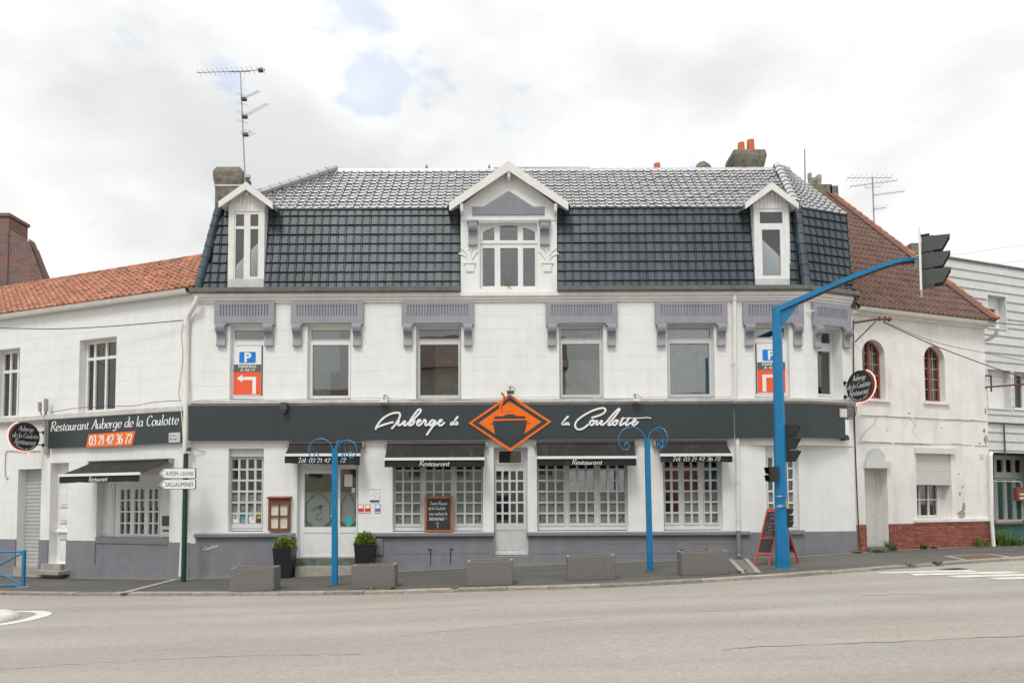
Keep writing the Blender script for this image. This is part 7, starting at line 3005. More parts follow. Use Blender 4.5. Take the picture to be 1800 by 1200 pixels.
def leaning_board():
    t = thing('chalkboard', MAIN.pt(MAIN.at(771, 920)[0], 0.06, ZSILL1 + 0.005), 'framed blackboard with chalk welcome text leaning on the window sill', 'chalkboard')
    rb = MAIN.rect(746.5, 865.5, 795.5, 928, 0.04)
    z0 = ZSILL1 + 0.004
    h = rb[3] - rb[2]
    tilt = 0.12
    class T:
        def pt(self, u, w, z):
            return MAIN.pt(u, 0.075 - tilt * z + w, z0 + z)
    T_ = T()
    mb = MB(T_)
    fr_ = (rb[0], rb[1], 0, h)
    mb.fill(fr_, [inset(fr_, 0.05)], -0.02, 0.012)
    obj('frame', mb, M['wood_orange'], t)
    mb = MB(T_)
    q_ = inset(fr_, 0.045)
    mb.box(q_[0], q_[1], -0.015, 0.0, q_[2], q_[3])
    bd = obj('slate', mb, M['board'], t)
    mb = MB(T_)
    W_ = q_[1] - q_[0]
    pen_text(mb, "Toute l'Équipe", q_[0] + W_ * 0.12, h * 0.765, 0.085, fit=W_ * 0.72, shear=0.2, pen=0.06, nib=None, w=0.002, gap=0.0)
    obj('chalk_text', mb, M['chalk'], bd)
    mb = MB(T_)
    pen_text(mb, 'de la Coulotte', q_[0] + W_ * 0.07, h * 0.625, 0.085, fit=W_ * 0.70, shear=0.2, pen=0.06, nib=None, w=0.002)
    obj('chalk_text', mb, M['chalk'], bd)
    mb = MB(T_)
    pen_text(mb, 'vous souhaite la', q_[0] + W_ * 0.09, h * 0.475, 0.085, fit=W_ * 0.76, shear=0.2, pen=0.06, nib=None, w=0.002)
    obj('chalk_text', mb, M['chalk'], bd)
    mb = MB(T_)
    pen_text(mb, 'BIENVENUE !', q_[0] + W_ * 0.10, h * 0.325, 0.075, fit=W_ * 0.70, shear=0.15, pen=0.10, nib=None, w=0.002)
    c = q_[0] + W_ * 0.45
    ribbon(mb, spline([Vector((c - .05, h * .25)), Vector((c + .03, h * .252)), Vector((c - .01, h * .19)), Vector((c + .02, h * .16)), Vector((c, h * .11))], 5), 0.008, 0.003)
    obj('chalk_text', mb, M['chalk'], bd)


leaning_board()

# plaques and award stickers right of the entrance
t = thing('quality_plaque', MAIN.pt(MAIN.at(658, 880)[0], 0.0, Z(883)), 'white plaque with a letter Q and dark blue foot on the wall', 'plaque')
r = MAIN.rect(650, 859.5, 667, 881)
mb = MB(MAIN)
mb.box(r[0], r[1], 0.001, 0.02, r[2] + 0.03, r[3])
obj('plate', mb, M['letter'], t)
mb = MB(MAIN)
mb.box(r[0] + 0.01, r[1] - 0.01, 0.001, 0.024, r[2], r[2] + 0.035)
mb.box(r[0], r[1], 0.0205, 0.0225, r[3] - 0.012, r[3])
obj('blue_foot', mb, M['navy'], t)
mb = MB(MAIN)
um = (r[0] + r[1]) / 2
pen_text(mb, 'Q', um - 0.05, r[2] + 0.12, 0.13, fit=0.10, shear=0.1, pen=0.06, nib=R(20), w=0.0215)
obj('lettering', mb, M['cable_grey'], t)
for (xc, col, lab) in ((634.5, 'redp', 'small red and white award plate, left of three beside the entrance'), (646.5, 'redp', 'small red and white award plate, middle of three beside the entrance'), (664, 'pblue', 'small blue-edged award plate under the white plaque')):
    t = thing('award_plate', MAIN.pt(MAIN.at(xc, 894)[0], 0.0, Z(902)), lab, 'plaque', 'award plates beside the entrance')
    r = MAIN.rect(xc - 5, 886, xc + 5, 901.5)
    mb = MB(MAIN)
    mb.box(r[0], r[1], 0.001, 0.008, r[2], r[3])
    pl_ = obj('plate', mb, M[col], t)
    mb = MB(MAIN)
    mb.box(r[0] + .012, r[1] - .012, 0.008, 0.0095, r[2] + (r[3] - r[2]) * 0.55, r[3] - .012)
    obj('white_field', mb, M['letter'], t)
    mb = MB(MAIN)
    mb.box(r[0] + .012, r[1] - .012, 0.008, 0.0095, r[2] + 0.012, r[2] + 0.035)
    obj('white_strip', mb, M['letter'], t)
    mb = MB(MAIN)
    zz = r[2] + (r[3] - r[2]) * 0.25
    pen_text(mb, 'table', r[0] + .015, zz + 0.01, 0.06, fit=r[1] - r[0] - 0.03, shear=0.1, pen=0.14, nib=None, w=0.0098) if False else mb.box(r[0] + .016, r[1] - .016, 0.008, 0.0092, r[2] + (r[3] - r[2]) * 0.30, r[2] + (r[3] - r[2]) * 0.48)
    obj('red_band', mb, M['redp'], t)
# stickers in the left window
for i, (xc, cols, lab) in enumerate(((413, ('letter', 'redp'), 'white sticker with a red dot in the left window'), (427.5, ('cable_grey', 'teal'), 'grey and teal sticker in the left window'),
                                (441.5, ('letter', 'chalk_red'), 'white sticker with pink diagonal in the left window'), (455.5, ('char', 'yellow'), 'dark sticker with yellow top in the left window'))):
    r = MAIN.rect(xc - 4.8, 904, xc + 4.8, 918.5, -GW)
    t = thing('window_sticker', MAIN.pt((r[0] + r[1]) / 2, -GW, r[2]), lab, 'sticker', 'stickers in the left window')
    mb = MB(MAIN)
    mb.box(r[0], r[1], -GW - 0.030, -GW - 0.0275, r[2], r[3])
    obj('sheet', mb, M[cols[0]], t)
    mb = MB(MAIN)
    um, zm_ = (r[0] + r[1]) / 2, (r[2] + r[3]) / 2
    w = -GW - 0.0272
    if i == 0:
        mb.prism([(um + math.cos(a) * 0.03, zm_ + 0.02 + math.sin(a) * 0.03) for a in [k * math.pi / 6 for k in range(12)]], w - 0.0003, w + 0.0015)
    elif i == 1:
        mb.box(r[0] + .005, r[1] - .005, w - 0.0003, w + 0.0015, zm_ - 0.02, r[3] - 0.005)
    elif i == 2:
        mb.prism([(r[0] + .01, r[2] + .01), (r[0] + .03, r[2] + .01), (r[1] - .01, r[3] - .06), (r[1] - .01, r[3] - .03)], w - 0.0003, w + 0.0015)
    else:
        mb.prism([(r[0] + .005, zm_), (r[1] - .005, zm_ + 0.02), (r[1] - .005, r[3] - .005), (r[0] + .005, r[3] - .005)], w - 0.0003, w + 0.0015)
    obj('print', mb, M[cols[1]], t)
# painter's signature on the plinth
mb = MB(MAIN)
a = MAIN.at(356.5, 967.5, 0.07)
pen_text(mb, 'Coudram', a[0], a[1], 0.11, fit=0.36, shear=0.25, pen=0.08, nib=None, w=0.0655, rise=0.22)
tag(obj('painted_signature', mb, M['letter']), 'small white handwritten signature on the grey plinth', 'signature')

# floodlights on the ledge
def flood(px, py, lab, kind):
    u, z = MAIN.at(px, py, 0.2)
    t = thing('floodlight', MAIN.pt(u, 0.1, z - 0.08), lab, 'lamp', 'small lamps along the ledge')
    if kind == 'box':
        mb = MB(MAIN)
        mb.box(u - 0.07, u + 0.07, 0.146, 0.28, z - 0.10, z + 0.09)
        obj('housing', mb, M['char'], t)
        mb = MB(MAIN)
        mb.tube([(u, 0.22, z - 0.16), (u, 0.22, z - 0.10)], 0.05, 10)
        obj('lamp_head', mb, M['char'], t)
    else:
        mb = MB(MAIN)
        mb.box(u - 0.08, u + 0.09, 0.16, 0.30, z - 0.035, z + 0.03)
        obj('lamp_head', mb, M['trim'] if kind == 'white' else M['char'], t)
        mb = MB(MAIN)
        mb.tube([(u, 0.0, z + 0.19), (u - 0.02, 0.1, z + 0.16), (u, 0.2, z + 0.03)], 0.012, 6)
        obj('stalk', mb, M['char'], t)
        mb = MB(MAIN)
        mb.tube([Vector(p) for p in spline([(u + 0.02, 0.01, z + 0.18), (u + 0.11, 0.16, z + 0.10), (u + 0.08, 0.22, z), (u - 0.04, 0.22, z - 0.04), (u - 0.08, 0.17, z - 0.12)], 5)], 0.006, 5)
        obj('flex', mb, M['cable'], t)


flood(500, 714, 'dark box lamp on the fascia above the door awning', 'box')
flood(675, 705.5, 'white ledge lamp above the first letter of the script', 'white')
flood(897, 689.5, 'small dark lamp at the tip of the orange emblem', 'dark')
flood(1118, 703.5, 'pale ledge lamp above the last letters of the script', 'white')

# ================================================================== street furniture
def leaf_cloud(mb, c, rx, rz, n, size, seed, dome=True):
    rnd = random.Random(seed)
    for _ in range(n):
        while True:
            x, y, z = rnd.uniform(-1, 1), rnd.uniform(-1, 1), rnd.uniform(0 if dome else -1, 1)
            d = x * x + y * y + z * z
            if 0.25 < d < 1:
                break
        bump_ = 1 + 0.12 * math.sin(x * 7 + seed) * math.sin(y * 6) + 0.08 * rnd.uniform(-1, 1)
        p = Vector((c[0] + x * rx * bump_, c[1] + y * rx * bump_, c[2] + z * rz * bump_))
        o = Vector((x, y, z * 0.7 + 0.35)).normalized()
        t = (o + Vector((rnd.uniform(-.8, .8), rnd.uniform(-.8, .8), rnd.uniform(-.4, .8)))).normalized()
        s = t.cross(Vector((rnd.uniform(-1, 1), rnd.uniform(-1, 1), rnd.uniform(-1, 1)))).normalized()
        L_ = size * rnd.uniform(0.7, 1.3)
        W_ = L_ * 0.30
        b = len(mb.v)
        mb.v += [p, p + t * L_ * 0.5 + s * W_, p + t * L_, p + t * L_ * 0.5 - s * W_]
        mb.f.append((b, b + 1, b + 2, b + 3))


def tall_pot(xc, y0, y1, wt, wb, yd, label, seed):
    """tapered anthracite planter with a clipped shrub"""
    g = walk_z(at_y(xc, y1, yd).x, yd)
    a = at_y(xc, y1, yd)
    zt = at_y(xc, y0, yd).z
    t = thing('tall_planter', (a.x, yd, g), label, 'planter', 'tall planters at the entrance')
    sx = (at_y(xc + wt / 2, y0, yd).x - at_y(xc, y0, yd).x)
    sb = (at_y(xc + wb / 2, y1, yd).x - at_y(xc, y1, yd).x)
    lo = [(a.x - sb, yd - sb, g), (a.x + sb, yd - sb, g), (a.x + sb, yd + sb, g), (a.x - sb, yd + sb, g)]
    hi = [(a.x - sx, yd - sx, zt), (a.x + sx, yd - sx, zt), (a.x + sx, yd + sx, zt), (a.x - sx, yd + sx, zt)]
    mb = MB()
    mb.hexa(lo, hi)
    obj('pot', mb, M['planter'], t)
    mb = MB()
    e = 0.012
    mb.box(a.x - sx - e, a.x + sx + e, yd - sx - e, yd + sx + e, zt - 0.03, zt + 0.006)
    obj('rim', mb, M['planter'], t)
    mb = MB()
    leaf_cloud(mb, (a.x, yd, zt - 0.02), sx * 1.02, 0.27, 2600, 0.055, seed)
    obj('shrub', mb, M['leaf'], t, recalc=False)


tall_pot(500.5, 963, 1014, 33, 25, -0.50, 'tall black planter with clipped shrub left of the entrance steps', 3)
tall_pot(642, 955, 993, 33, 26, -0.32, 'tall black planter with clipped shrub right of the entrance door', 9)


def trough(x0, x1, ytop, ybot, label, seed):
    """rough concrete flower trough on the pavement"""
    rnd = random.Random(seed)
    p = ground_hit((x0 + x1) / 2, ybot)
    yd = p.y
    a, b = at_y(x0, ybot, yd).x, at_y(x1, ybot, yd).x
    zt = at_y((x0 + x1) / 2, ytop, yd).z
    D_ = 0.42
    t = thing('concrete_trough', (p.x, yd + D_ / 2, p.z), label, 'planter', 'concrete troughs along the kerb')
    sl = lambda x: walk_z(x, yd) + 0.0
    tl_ = 0.016 * (b - a)
    e = 0.012
    rz = rnd.uniform(-0.02, 0.02)
    class G:
        def pt(self, u, w, z):
            du = u - p.x
            return Vector((p.x + du * math.cos(rz) + w * math.sin(rz), yd - w * math.cos(rz) + du * math.sin(rz), z + 0.028 * du))
    G_ = G()
    mb = MB(G_)
    th = 0.05
    zb_ = p.z - 0.03
    r = 0.02
    # walls with chamfered corners, hollow inside
    def ring(o, z):
        return [(a + o + r, -o, z), (b - o - r, -o, z), (b - o, -o - r, z), (b - o, -D_ + o + r, z), (b - o - r, -D_ + o, z), (a + o + r, -D_ + o, z), (a + o, -D_ + o + r, z), (a + o, -o - r, z)]
    rings = [ring(0.012, zb_), ring(0, zb_ + 0.05), ring(0, zt - 0.015), ring(0.01, zt), ring(th, zt), ring(th, zt - 0.06)]
    pts = [q for rg in rings for q in rg]
    fcs = [(k * 8 + i, k * 8 + (i + 1) % 8, (k + 1) * 8 + (i + 1) % 8, (k + 1) * 8 + i) for k in range(5) for i in range(8)]
    fcs.append(tuple(range(7, -1, -1)))
    mb.add(pts, fcs)
    obj('trough', mb, M['concrete'], t)
    mb = MB(G_)
    rg0, rg1 = ring(0.004, zt + 0.001), ring(th - 0.004, zt + 0.001)
    pts = rg0 + rg1
    mb.add(pts, [(i, (i + 1) % 8, 8 + (i + 1) % 8, 8 + i) for i in range(8)])
    obj('worn_rim', mb, M['rim'], t)
    mb = MB(G_)
    n = 12
    pts = [(a + th + (b - a - 2 * th) * i / n, -th - (D_ - 2 * th) * j / 4, zt - 0.035 + rnd.uniform(-0.02, 0.03)) for i in range(n + 1) for j in range(5)]
    mb.add(pts, [(i * 5 + j, (i + 1) * 5 + j, (i + 1) * 5 + j + 1, i * 5 + j + 1) for i in range(n) for j in range(4)])
    obj('soil', mb, M['soil'], t, recalc=False)


trough(403, 481, 997.5, 1039, 'concrete trough at the far left, beside the leftmost black planter', 1)
trough(618, 694, 992.5, 1034, 'concrete trough right of the left blue post', 2)
trough(820.5, 901.5, 985.5, 1029, 'concrete trough in front of the middle door', 3)
trough(998, 1082, 976.5, 1019.5, 'concrete trough left of the right blue post', 4)
trough(1199, 1282, 969, 1010.5, 'concrete trough nearest the traffic light mast', 5)


def spiral(c, r0, r1, a0, a1, n, ux, uz):
    out = []
    for i in range(n + 1):
        t = i / n
        a = a0 + (a1 - a0) * t
        r = r0 + (r1 - r0) * t ** 0.8
        out.append(c + ux * (math.cos(a) * r) + uz * (math.sin(a) * r))
    return out


def scroll_post(xt, yt, xb, yb, wpx, label, arms):
    """blue post whose curled arms once carried hanging baskets"""
    p = ground_hit(xb, yb)
    t = thing('scroll_post', (p.x, p.y, p.z), label, 'post', 'blue scroll posts on the pavement')
    top = at_y(xt, yt, p.y)
    hw_ = wpx / 2 * (p.y - CAM_LOC.y) / FOC
    mb = MB()
    lo = [(p.x + a * hw_, p.y + b * hw_, p.z - 0.02) for a, b in ((-1, -1), (1, -1), (1, 1), (-1, 1))]
    hi = [(top.x + a * hw_ * 0.92, p.y + b * hw_ * 0.92, top.z) for a, b in ((-1, -1), (1, -1), (1, 1), (-1, 1))]
    mb.hexa(lo, hi)
    obj('pole', mb, M['blue'], t)
    mb = MB()
    mb.box(p.x - 0.12, p.x + 0.12, p.y - 0.12, p.y + 0.12, p.z - 0.02, p.z + 0.012)
    obj('base_plate', mb, M['rust'], t)
    Zv = Vector((0, 0, 1))
    for (ang, R_, lift) in arms:
        ux = Vector((math.cos(ang), math.sin(ang), 0))
        root = Vector((top.x, p.y, top.z - 0.05)) + ux * hw_ * 0.8
        path = [root - ux * 0.005 - Zv * 0.25, root + Zv * 0.02, root + ux * R_ * 0.10 + Zv * R_ * 0.38, root + ux * R_ * 0.38 + Zv * R_ * 0.72, root + ux * R_ * 0.85 + Zv * R_ * 0.86, root + ux * R_ * 1.36 + Zv * R_ * 0.70,
                root + ux * R_ * 1.64 + Zv * R_ * 0.30, root + ux * R_ * 1.66 - Zv * R_ * 0.14, root + ux * R_ * 1.46 - Zv * R_ * 0.50, root + ux * R_ * 1.16 - Zv * R_ * 0.58,
                root + ux * R_ * 1.00 - Zv * R_ * 0.36, root + ux * R_ * 1.10 - Zv * R_ * 0.14, root + ux * R_ * 1.28 - Zv * R_ * 0.18, root + ux * R_ * 1.27 - Zv * R_ * 0.34]
        mb = MB()
        mb.tube(spline(path, 5), 0.0125, 6)
        obj('scroll_arm', mb, M['blue'], t, smooth=True)


scroll_post(588.5, 788, 588.5, 1029, 9.2, 'blue scroll post standing before the entrance door', [(R(180), 0.30, 0), (R(-8), 0.26, 0), (R(80), 0.30, 0)])
scroll_post(1137.5, 770, 1143, 1004, 9.2, 'blue scroll post between the two right-hand awnings', [(R(180), 0.34, 0), (R(-52), 0.30, 0), (R(40), 0.30, 0)])

# ------------------------------------------------------------------ direction sign on a green post
p = ground_hit(322.5, 1022)
dp = thing('direction_post', (p.x, p.y, p.z), 'dark green post with two white arrow-shaped direction signs', 'signpost')
top = at_y(327, 800, p.y)
mb = MB()
mb.tube([(p.x, p.y, p.z - 0.05), (top.x, p.y, top.z)], 0.058, 14)
obj('pole', mb, M['green_post'], dp, smooth=True)
mb = MB()
mb.lathe((top.x, p.y, top.z), [(0.06, 0), (0.062, 0.03), (0.03, 0.05)], 12)
obj('cap', mb, M['green_post'], dp)
YS = p.y - 0.075
DIR = Wall(0, YS, 1, 0)
for (y0, y1, txts) in ((822.5, 840.5, (('AVION', 0.20, 0.53, 0.0, 0.62), ('-CENTRE', 0.56, 0.95, 0.35, 0.5))), (842, 859.5, (('SALLAUMINES', 0.19, 0.94, 0.0, 0.62),))):
    r = DIR.rect(278.5, y0, 344, y1)
    um, hz = r[0], (r[3] - r[2])
    def arrow(r, d):
        m_ = (r[2] + r[3]) / 2
        return [(r[0] + d * 1.6, m_), (r[0] + 0.12 + d * 0.4, r[2] + d), (r[1] - d - 0.02, r[2] + d), (r[1] - d, r[2] + d + 0.02), (r[1] - d, r[3] - d - 0.02), (r[1] - d - 0.02, r[3] - d), (r[0] + 0.12 + d * 0.4, r[3] - d)]
    mb = MB(DIR)
    mb.prism(arrow(r, 0.0), -0.03, 0.0)
    sg = obj('sign_blade', mb, M['green_post'], dp)
    mb = MB(DIR)
    mb.prism(arrow(r, 0.012), 0.0, 0.003)
    obj('white_face', mb, M['letter'], sg)
    mb = MB(DIR)
    q_ = arrow(r, 0.022)
    mb.prism([(r[0] + 0.04, (r[2] + r[3]) / 2), (r[0] + 0.135, r[2] + 0.03), (r[0] + 0.155, r[2] + 0.03), (r[0] + 0.062, (r[2] + r[3]) / 2), (r[0] + 0.155, r[3] - 0.03), (r[0] + 0.135, r[3] - 0.03)], 0.003, 0.0045)
    for (s_, a_, b_, sh_, hh_) in txts:
        type_text(mb, s_, r[0] + (r[1] - r[0]) * a_, r[0] + (r[1] - r[0]) * b_, r[2] + hz * 0.27, hz * hh_ * 0.72, 0.0055, 0.0, sh_)
    obj('lettering', mb, M['black'], sg)
    mb = MB(DIR)
    mb.box(r[1] - 0.36, r[1] - 0.22, -0.10, -0.03, r[2] + 0.05, r[3] - 0.05)
    obj('clamp', mb, M['green_post'], sg)

# ------------------------------------------------------------------ traffic light mast
p = ground_hit(1376, 999)
tm = thing('traffic_light_mast', (p.x, p.y, p.z), 'tall blue traffic light mast with an arm over the road', 'traffic light')
YM = p.y
sc_ = (YM - CAM_LOC.y) / FOC
top = at_y(1365, 541, YM)
r0_, r1_ = 11.6 * sc_, 7.0 * sc_
mb = MB()
n8 = 8
ringL = [Vector((p.x, YM, p.z - 0.05)) + Vector((math.cos(R(22.5 + 45 * k)), math.sin(R(22.5 + 45 * k)), 0)) * r0_ * 1.06 for k in range(n8)]
ringU = [Vector((top.x, YM, top.z)) + Vector((math.cos(R(22.5 + 45 * k)), math.sin(R(22.5 + 45 * k)), 0)) * r1_ * 1.06 for k in range(n8)]
mb.add(ringL + ringU, [tuple(reversed(range(8))), tuple(range(8, 16))] + [(i, (i + 1) % 8, 8 + (i + 1) % 8, 8 + i) for i in range(8)])
obj('pole', mb, M['blue'], tm)
mb = MB()
mb.box(p.x - 0.2, p.x + 0.2, YM - 0.2, YM + 0.2, p.z - 0.03, p.z + 0.012)
obj('base_plate', mb, M['steel'], tm)
# arm: flat box section rising and bending level at its end
arm_px = [(1360, 546), (1402, 528), (1480, 494), (1540, 471), (1580, 459), (1606, 457)]
ap = [at_y(x, y, YM) for x, y in arm_px]
ap = spline(ap, 5)
mb = MB()
pts = []
for i, q_ in enumerate(ap):
    t = i / (len(ap) - 1)
    hw_ = 0.075 - 0.03 * t
    d_ = (ap[min(i + 1, len(ap) - 1)] - ap[max(i - 1, 0)]).normalized()
    up_ = Vector((-d_.z, 0, d_.x))
    for a, b in ((-1, -1), (1, -1), (1, 1), (-1, 1)):
        pts.append(q_ + Vector((0, a * hw_, 0)) + up_ * (b * hw_ * 0.75))
n_ = len(ap)
mb.add(pts, [(i * 4 + k, i * 4 + (k + 1) % 4, (i + 1) * 4 + (k + 1) % 4, (i + 1) * 4 + k) for i in range(n_ - 1) for k in range(4)] + [(3, 2, 1, 0), tuple((n_ - 1) * 4 + k for k in range(4))])
arm = obj('arm', mb, M['blue'], tm)
mb = MB()
pts2 = [q_ - Vector((0, 0, 0.085 - 0.03 * i / n_)) for i, q_ in enumerate(ap)]
mb.tube(pts2, [0.028] * n_, 6)
obj('dark_underside', mb, M['rust'], arm)  # strip of darker brown along the lower side of the arm
mb = MB()
gs = [at_y(x, y, YM) for x, y in ((1366.5, 540), (1412, 524), (1372, 578), (1366, 580))]
mb.add([(q_.x, YM - 0.02, q_.z) for q_ in gs] + [(q_.x, YM + 0.02, q_.z) for q_ in gs], [(0, 1, 2, 3), (7, 6, 5, 4), (0, 4, 5, 1), (1, 5, 6, 2), (2, 6, 7, 3), (3, 7, 4, 0)])
obj('gusset', mb, M['blue'], tm)


def signal(parent, base, h, facing, depth, hood, name, m_, backboard=0.0, lenses=3, drop=0.5):
    """stack of aspects with tapering hoods; base = middle of the lower edge, facing = unit plan vector"""
    f = Vector((facing[0], facing[1], 0)).normalized()
    s = Vector((-f.y, f.x, 0))
    class S:
        def pt(self, u, w, z):
            return base + s * u + f * w + Vector((0, 0, z))
    S_ = S()
    ah = h / lenses
    hw_ = ah * 0.46
    mb = MB(S_)
    for k in range(lenses):
        z0, z1 = k * ah + ah * 0.03, (k + 1) * ah - ah * 0.03
        e = ah * 0.06
        P_ = [(-hw_, 0, z0), (hw_, 0, z0), (hw_, 0, z1), (-hw_, 0, z1)]
        Q_ = [(-hw_, depth, z0), (hw_, depth, z0), (hw_, depth, z1), (-hw_, depth, z1)]
        mb.hexa(P_, Q_)
    hd = obj(name, mb, m_, parent)
    for k in range(lenses):
        z0, z1 = k * ah + ah * 0.07, (k + 1) * ah - ah * 0.05
        mb = MB(S_)
        th = 0.006
        wi = hw_ * 0.93
        # top plate and two tapering cheeks
        mb.add([(-wi, depth, z1), (wi, depth, z1), (wi * 1.02, depth + hood, z1 - hood * 0.10), (-wi * 1.02, depth + hood, z1 - hood * 0.10),
                (-wi, depth, z1 - th), (wi, depth, z1 - th), (wi * 1.02, depth + hood, z1 - hood * 0.10 - th), (-wi * 1.02, depth + hood, z1 - hood * 0.10 - th)],
               [(0, 1, 2, 3), (7, 6, 5, 4), (0, 3, 7, 4), (1, 5, 6, 2), (3, 2, 6, 7)])
        for sg_ in (-1, 1):
            x = wi * sg_
            x2 = (wi - th) * sg_
            prof = [(depth, z0), (depth, z1 - th - 0.0005), (depth + hood, z1 - hood * 0.10 - th - 0.0005), (depth + hood * drop, z0)]
            pts_ = [(x, a, b) for a, b in prof] + [(x2, a, b) for a, b in prof]
            mb.add(pts_, [(0, 1, 2, 3), (7, 6, 5, 4)] + [(i, (i + 1) % 4, 4 + (i + 1) % 4, 4 + i) for i in range(4)])
        obj('hood', mb, m_, hd)
        mb = MB(S_)
        rr = ah * 0.36
        mb.prism([(math.cos(a) * rr, (z0 + z1) / 2 + math.sin(a) * rr) for a in [2 * math.pi * q / 18 for q in range(18)]], depth, depth + 0.012)
        obj('lens', mb, LENS[k % 3], hd)
    return hd, S_


LENS = [flat('unlit_green_lens', (0.02, 0.10, 0.07), 0.15), flat('unlit_amber_lens', (0.22, 0.09, 0.01), 0.15), flat('unlit_red_lens', (0.16, 0.012, 0.01), 0.15)]
# head on the arm, with white-edged backboard
q0, q1 = at_y(1624, 506, YM), at_y(1634, 420, YM)
base = Vector((q0.x - 0.02, YM, q0.z))
fc = Vector((math.cos(R(-32)), math.sin(R(-32)), 0))
hd, S_ = signal(tm, base, q1.z - q0.z, fc, 0.21, 0.30, 'signal_head', M['char'])
mb = MB(S_)
hh = q1.z - q0.z
mb.box(-0.30, 0.30, -0.035, -0.012, -0.10, hh + 0.13)
bb_ = obj('backboard', mb, M['black'], hd)
mb = MB(S_)
rb = (-0.32, 0.32, -0.12, hh + 0.15)
mb.fill(rb, [inset(rb, 0.03)], -0.05, -0.0105)
obj('white_edge', mb, M['alu'], hd)
mb = MB(S_)
mb.box(-0.06, 0.06, -0.16, -0.05, hh * 0.42, hh * 0.58)
mb.box(-0.05, 0.05, -0.20, -0.05, hh * 0.60, hh * 0.66)
obj('clamp', mb, M['steel'], hd)
mb = MB(S_)
mb.box(-0.05, 0.05, -0.012, 0.15, hh + 0.06, hh + 0.08)
obj('top_stay', mb, M['black'], hd)
# smaller head on the mast
q0, q1 = at_y(1380, 812, YM), at_y(1380, 746, YM)
base = Vector((at_y(1373, 780, YM + 0.1).x, YM + 0.1, q0.z))
hd2, S2 = signal(tm, base, q1.z - q0.z, Vector((math.cos(R(-24)), math.sin(R(-24)), 0)), 0.16, 0.23, 'signal_head', M['black'])
# pedestrian signal facing left
q0, q1 = at_y(1352, 847, YM), at_y(1352, 820, YM)
base = Vector((at_y(1363, 835, YM - 0.05).x, YM - 0.08, q0.z))
hd3, S3 = signal(tm, base, q1.z - q0.z, Vector((math.cos(R(205)), math.sin(R(205)), 0)), 0.13, 0.13, 'pedestrian_signal', M['black'], lenses=2, drop=0.7)
# small repeater low on the right side
q0, q1 = at_y(1386, 926, YM), at_y(1386, 893, YM)
base = Vector((at_y(1381, 900, YM).x, YM - 0.05, q0.z))
hd4, S4 = signal(tm, base, q1.z - q0.z, Vector((math.cos(R(-20)), math.sin(R(-20)), 0)), 0.07, 0.06, 'repeater_signal', M['black'], drop=0.6)
mb = MB()
a, b = at_y(1382.5, 893, YM - 0.1), at_y(1380, 870, YM - 0.1)
mb.add([(a.x - 0.02, YM - 0.11, a.z), (a.x + 0.03, YM - 0.11, a.z), (b.x + 0.012, YM - 0.11, b.z), (b.x - 0.012, YM - 0.11, b.z), (a.x - 0.02, YM - 0.07, a.z), (a.x + 0.03, YM - 0.07, a.z), (b.x + 0.012, YM - 0.07, b.z), (b.x - 0.012, YM - 0.07, b.z)],
       [(0, 1, 2, 3), (7, 6, 5, 4), (0, 4, 5, 1), (1, 5, 6, 2), (2, 6, 7, 3), (3, 7, 4, 0)])
obj('yellow_bracket', mb, M['yellow'], tm)
mb = MB()
c = at_y(1370.5, 890, YM)
rr = (12.6 * 0.62 + 7.4 * 0.38) * sc_ * 1.1 + 0.02
for dz in (0, 0.025, 0.22):
    mb.tube([Vector((c.x - 0.01, YM, c.z + dz)) + Vector((math.cos(R(k * 30)), math.sin(R(k * 30)), 0.05 * math.cos(R(k * 30)))) * rr for k in range(13)], 0.006, 5, cap=False)
obj('steel_band', mb, M['steel'], tm)
mb = MB()
a, b = at_y(1376, 820, YM - 0.1), at_y(1385, 822, YM - 0.1)
mb.add([(a.x, YM - 0.05, a.z), (b.x, YM - 0.05, b.z), (a.x, YM - 0.05, a.z - 0.06), (a.x, YM + 0.0, a.z), (b.x, YM + 0.0, b.z), (a.x, YM + 0.0, a.z - 0.06)], [(0, 1, 2), (5, 4, 3), (0, 3, 4, 1), (1, 4, 5, 2), (2, 5, 3, 0)])
obj('side_bracket', mb, M['blue'], tm)

# ------------------------------------------------------------------ folding pavement board
pa, pb = ground_hit(1330, 994), ground_hit(1349, 1000)
ab = thing('pavement_board', ((pa.x + pb.x) / 2, (pa.y + pb.y) / 2, pa.z), 'red framed folding pavement blackboard behind the blue mast', 'chalkboard')
ex = (Vector((pb.x, pb.y, 0)) - Vector((pa.x, pa.y, 0)))
ex.normalize()
YA = pa.y
W_ = 0.52
ft = Vector((at_y(1339, 997, YA).x, YA, walk_z(at_y(1339, 997, YA).x, YA)))
hd_ = at_y(1362, 894, YA + 0.28)
axis_w = Vector((0.34, -0.94, 0)).normalized()                # face of the board looks to the left front
upv = (Vector((hd_.x, YA + 0.28, hd_.z)) - ft)
sv = Vector((0.82, -0.57, 0)).normalized()
class AB:
    def __init__(s, foot, up_, side):
        s.f, s.up, s.sd = foot, up_.normalized(), side
        s.n = s.sd.cross(s.up).normalized()
        if s.n.dot(CAM_LOC - foot) < 0:
            s.n = -s.n
    def pt(s, u, w, z):
        return s.f + s.sd * u + s.n * w + s.up * z
Hb = upv.length
A_ = AB(ft, upv, sv)
mb = MB(A_)
fr_ = (-0.17, 0.17, 0.0, Hb)
mb.fill(fr_, [(-0.135, 0.135, -0.01, 0.25), (-0.135, 0.135, 0.30, Hb - 0.08), (-0.135, 0.135, -1, 0.0)], -0.02, 0.02)
obj('front_frame', mb, M['red'], ab)
mb = MB(A_)
mb.box(-0.137, 0.137, -0.008, 0.002, 0.29, Hb - 0.07)
sl_ = obj('slate', mb, M['board'], ab)
mb = MB(A_)
mb.box(-0.135, 0.135, 0.002, 0.012, 0.62, 0.655)
obj('rail', mb, M['red'], ab)
mb = MB(A_)
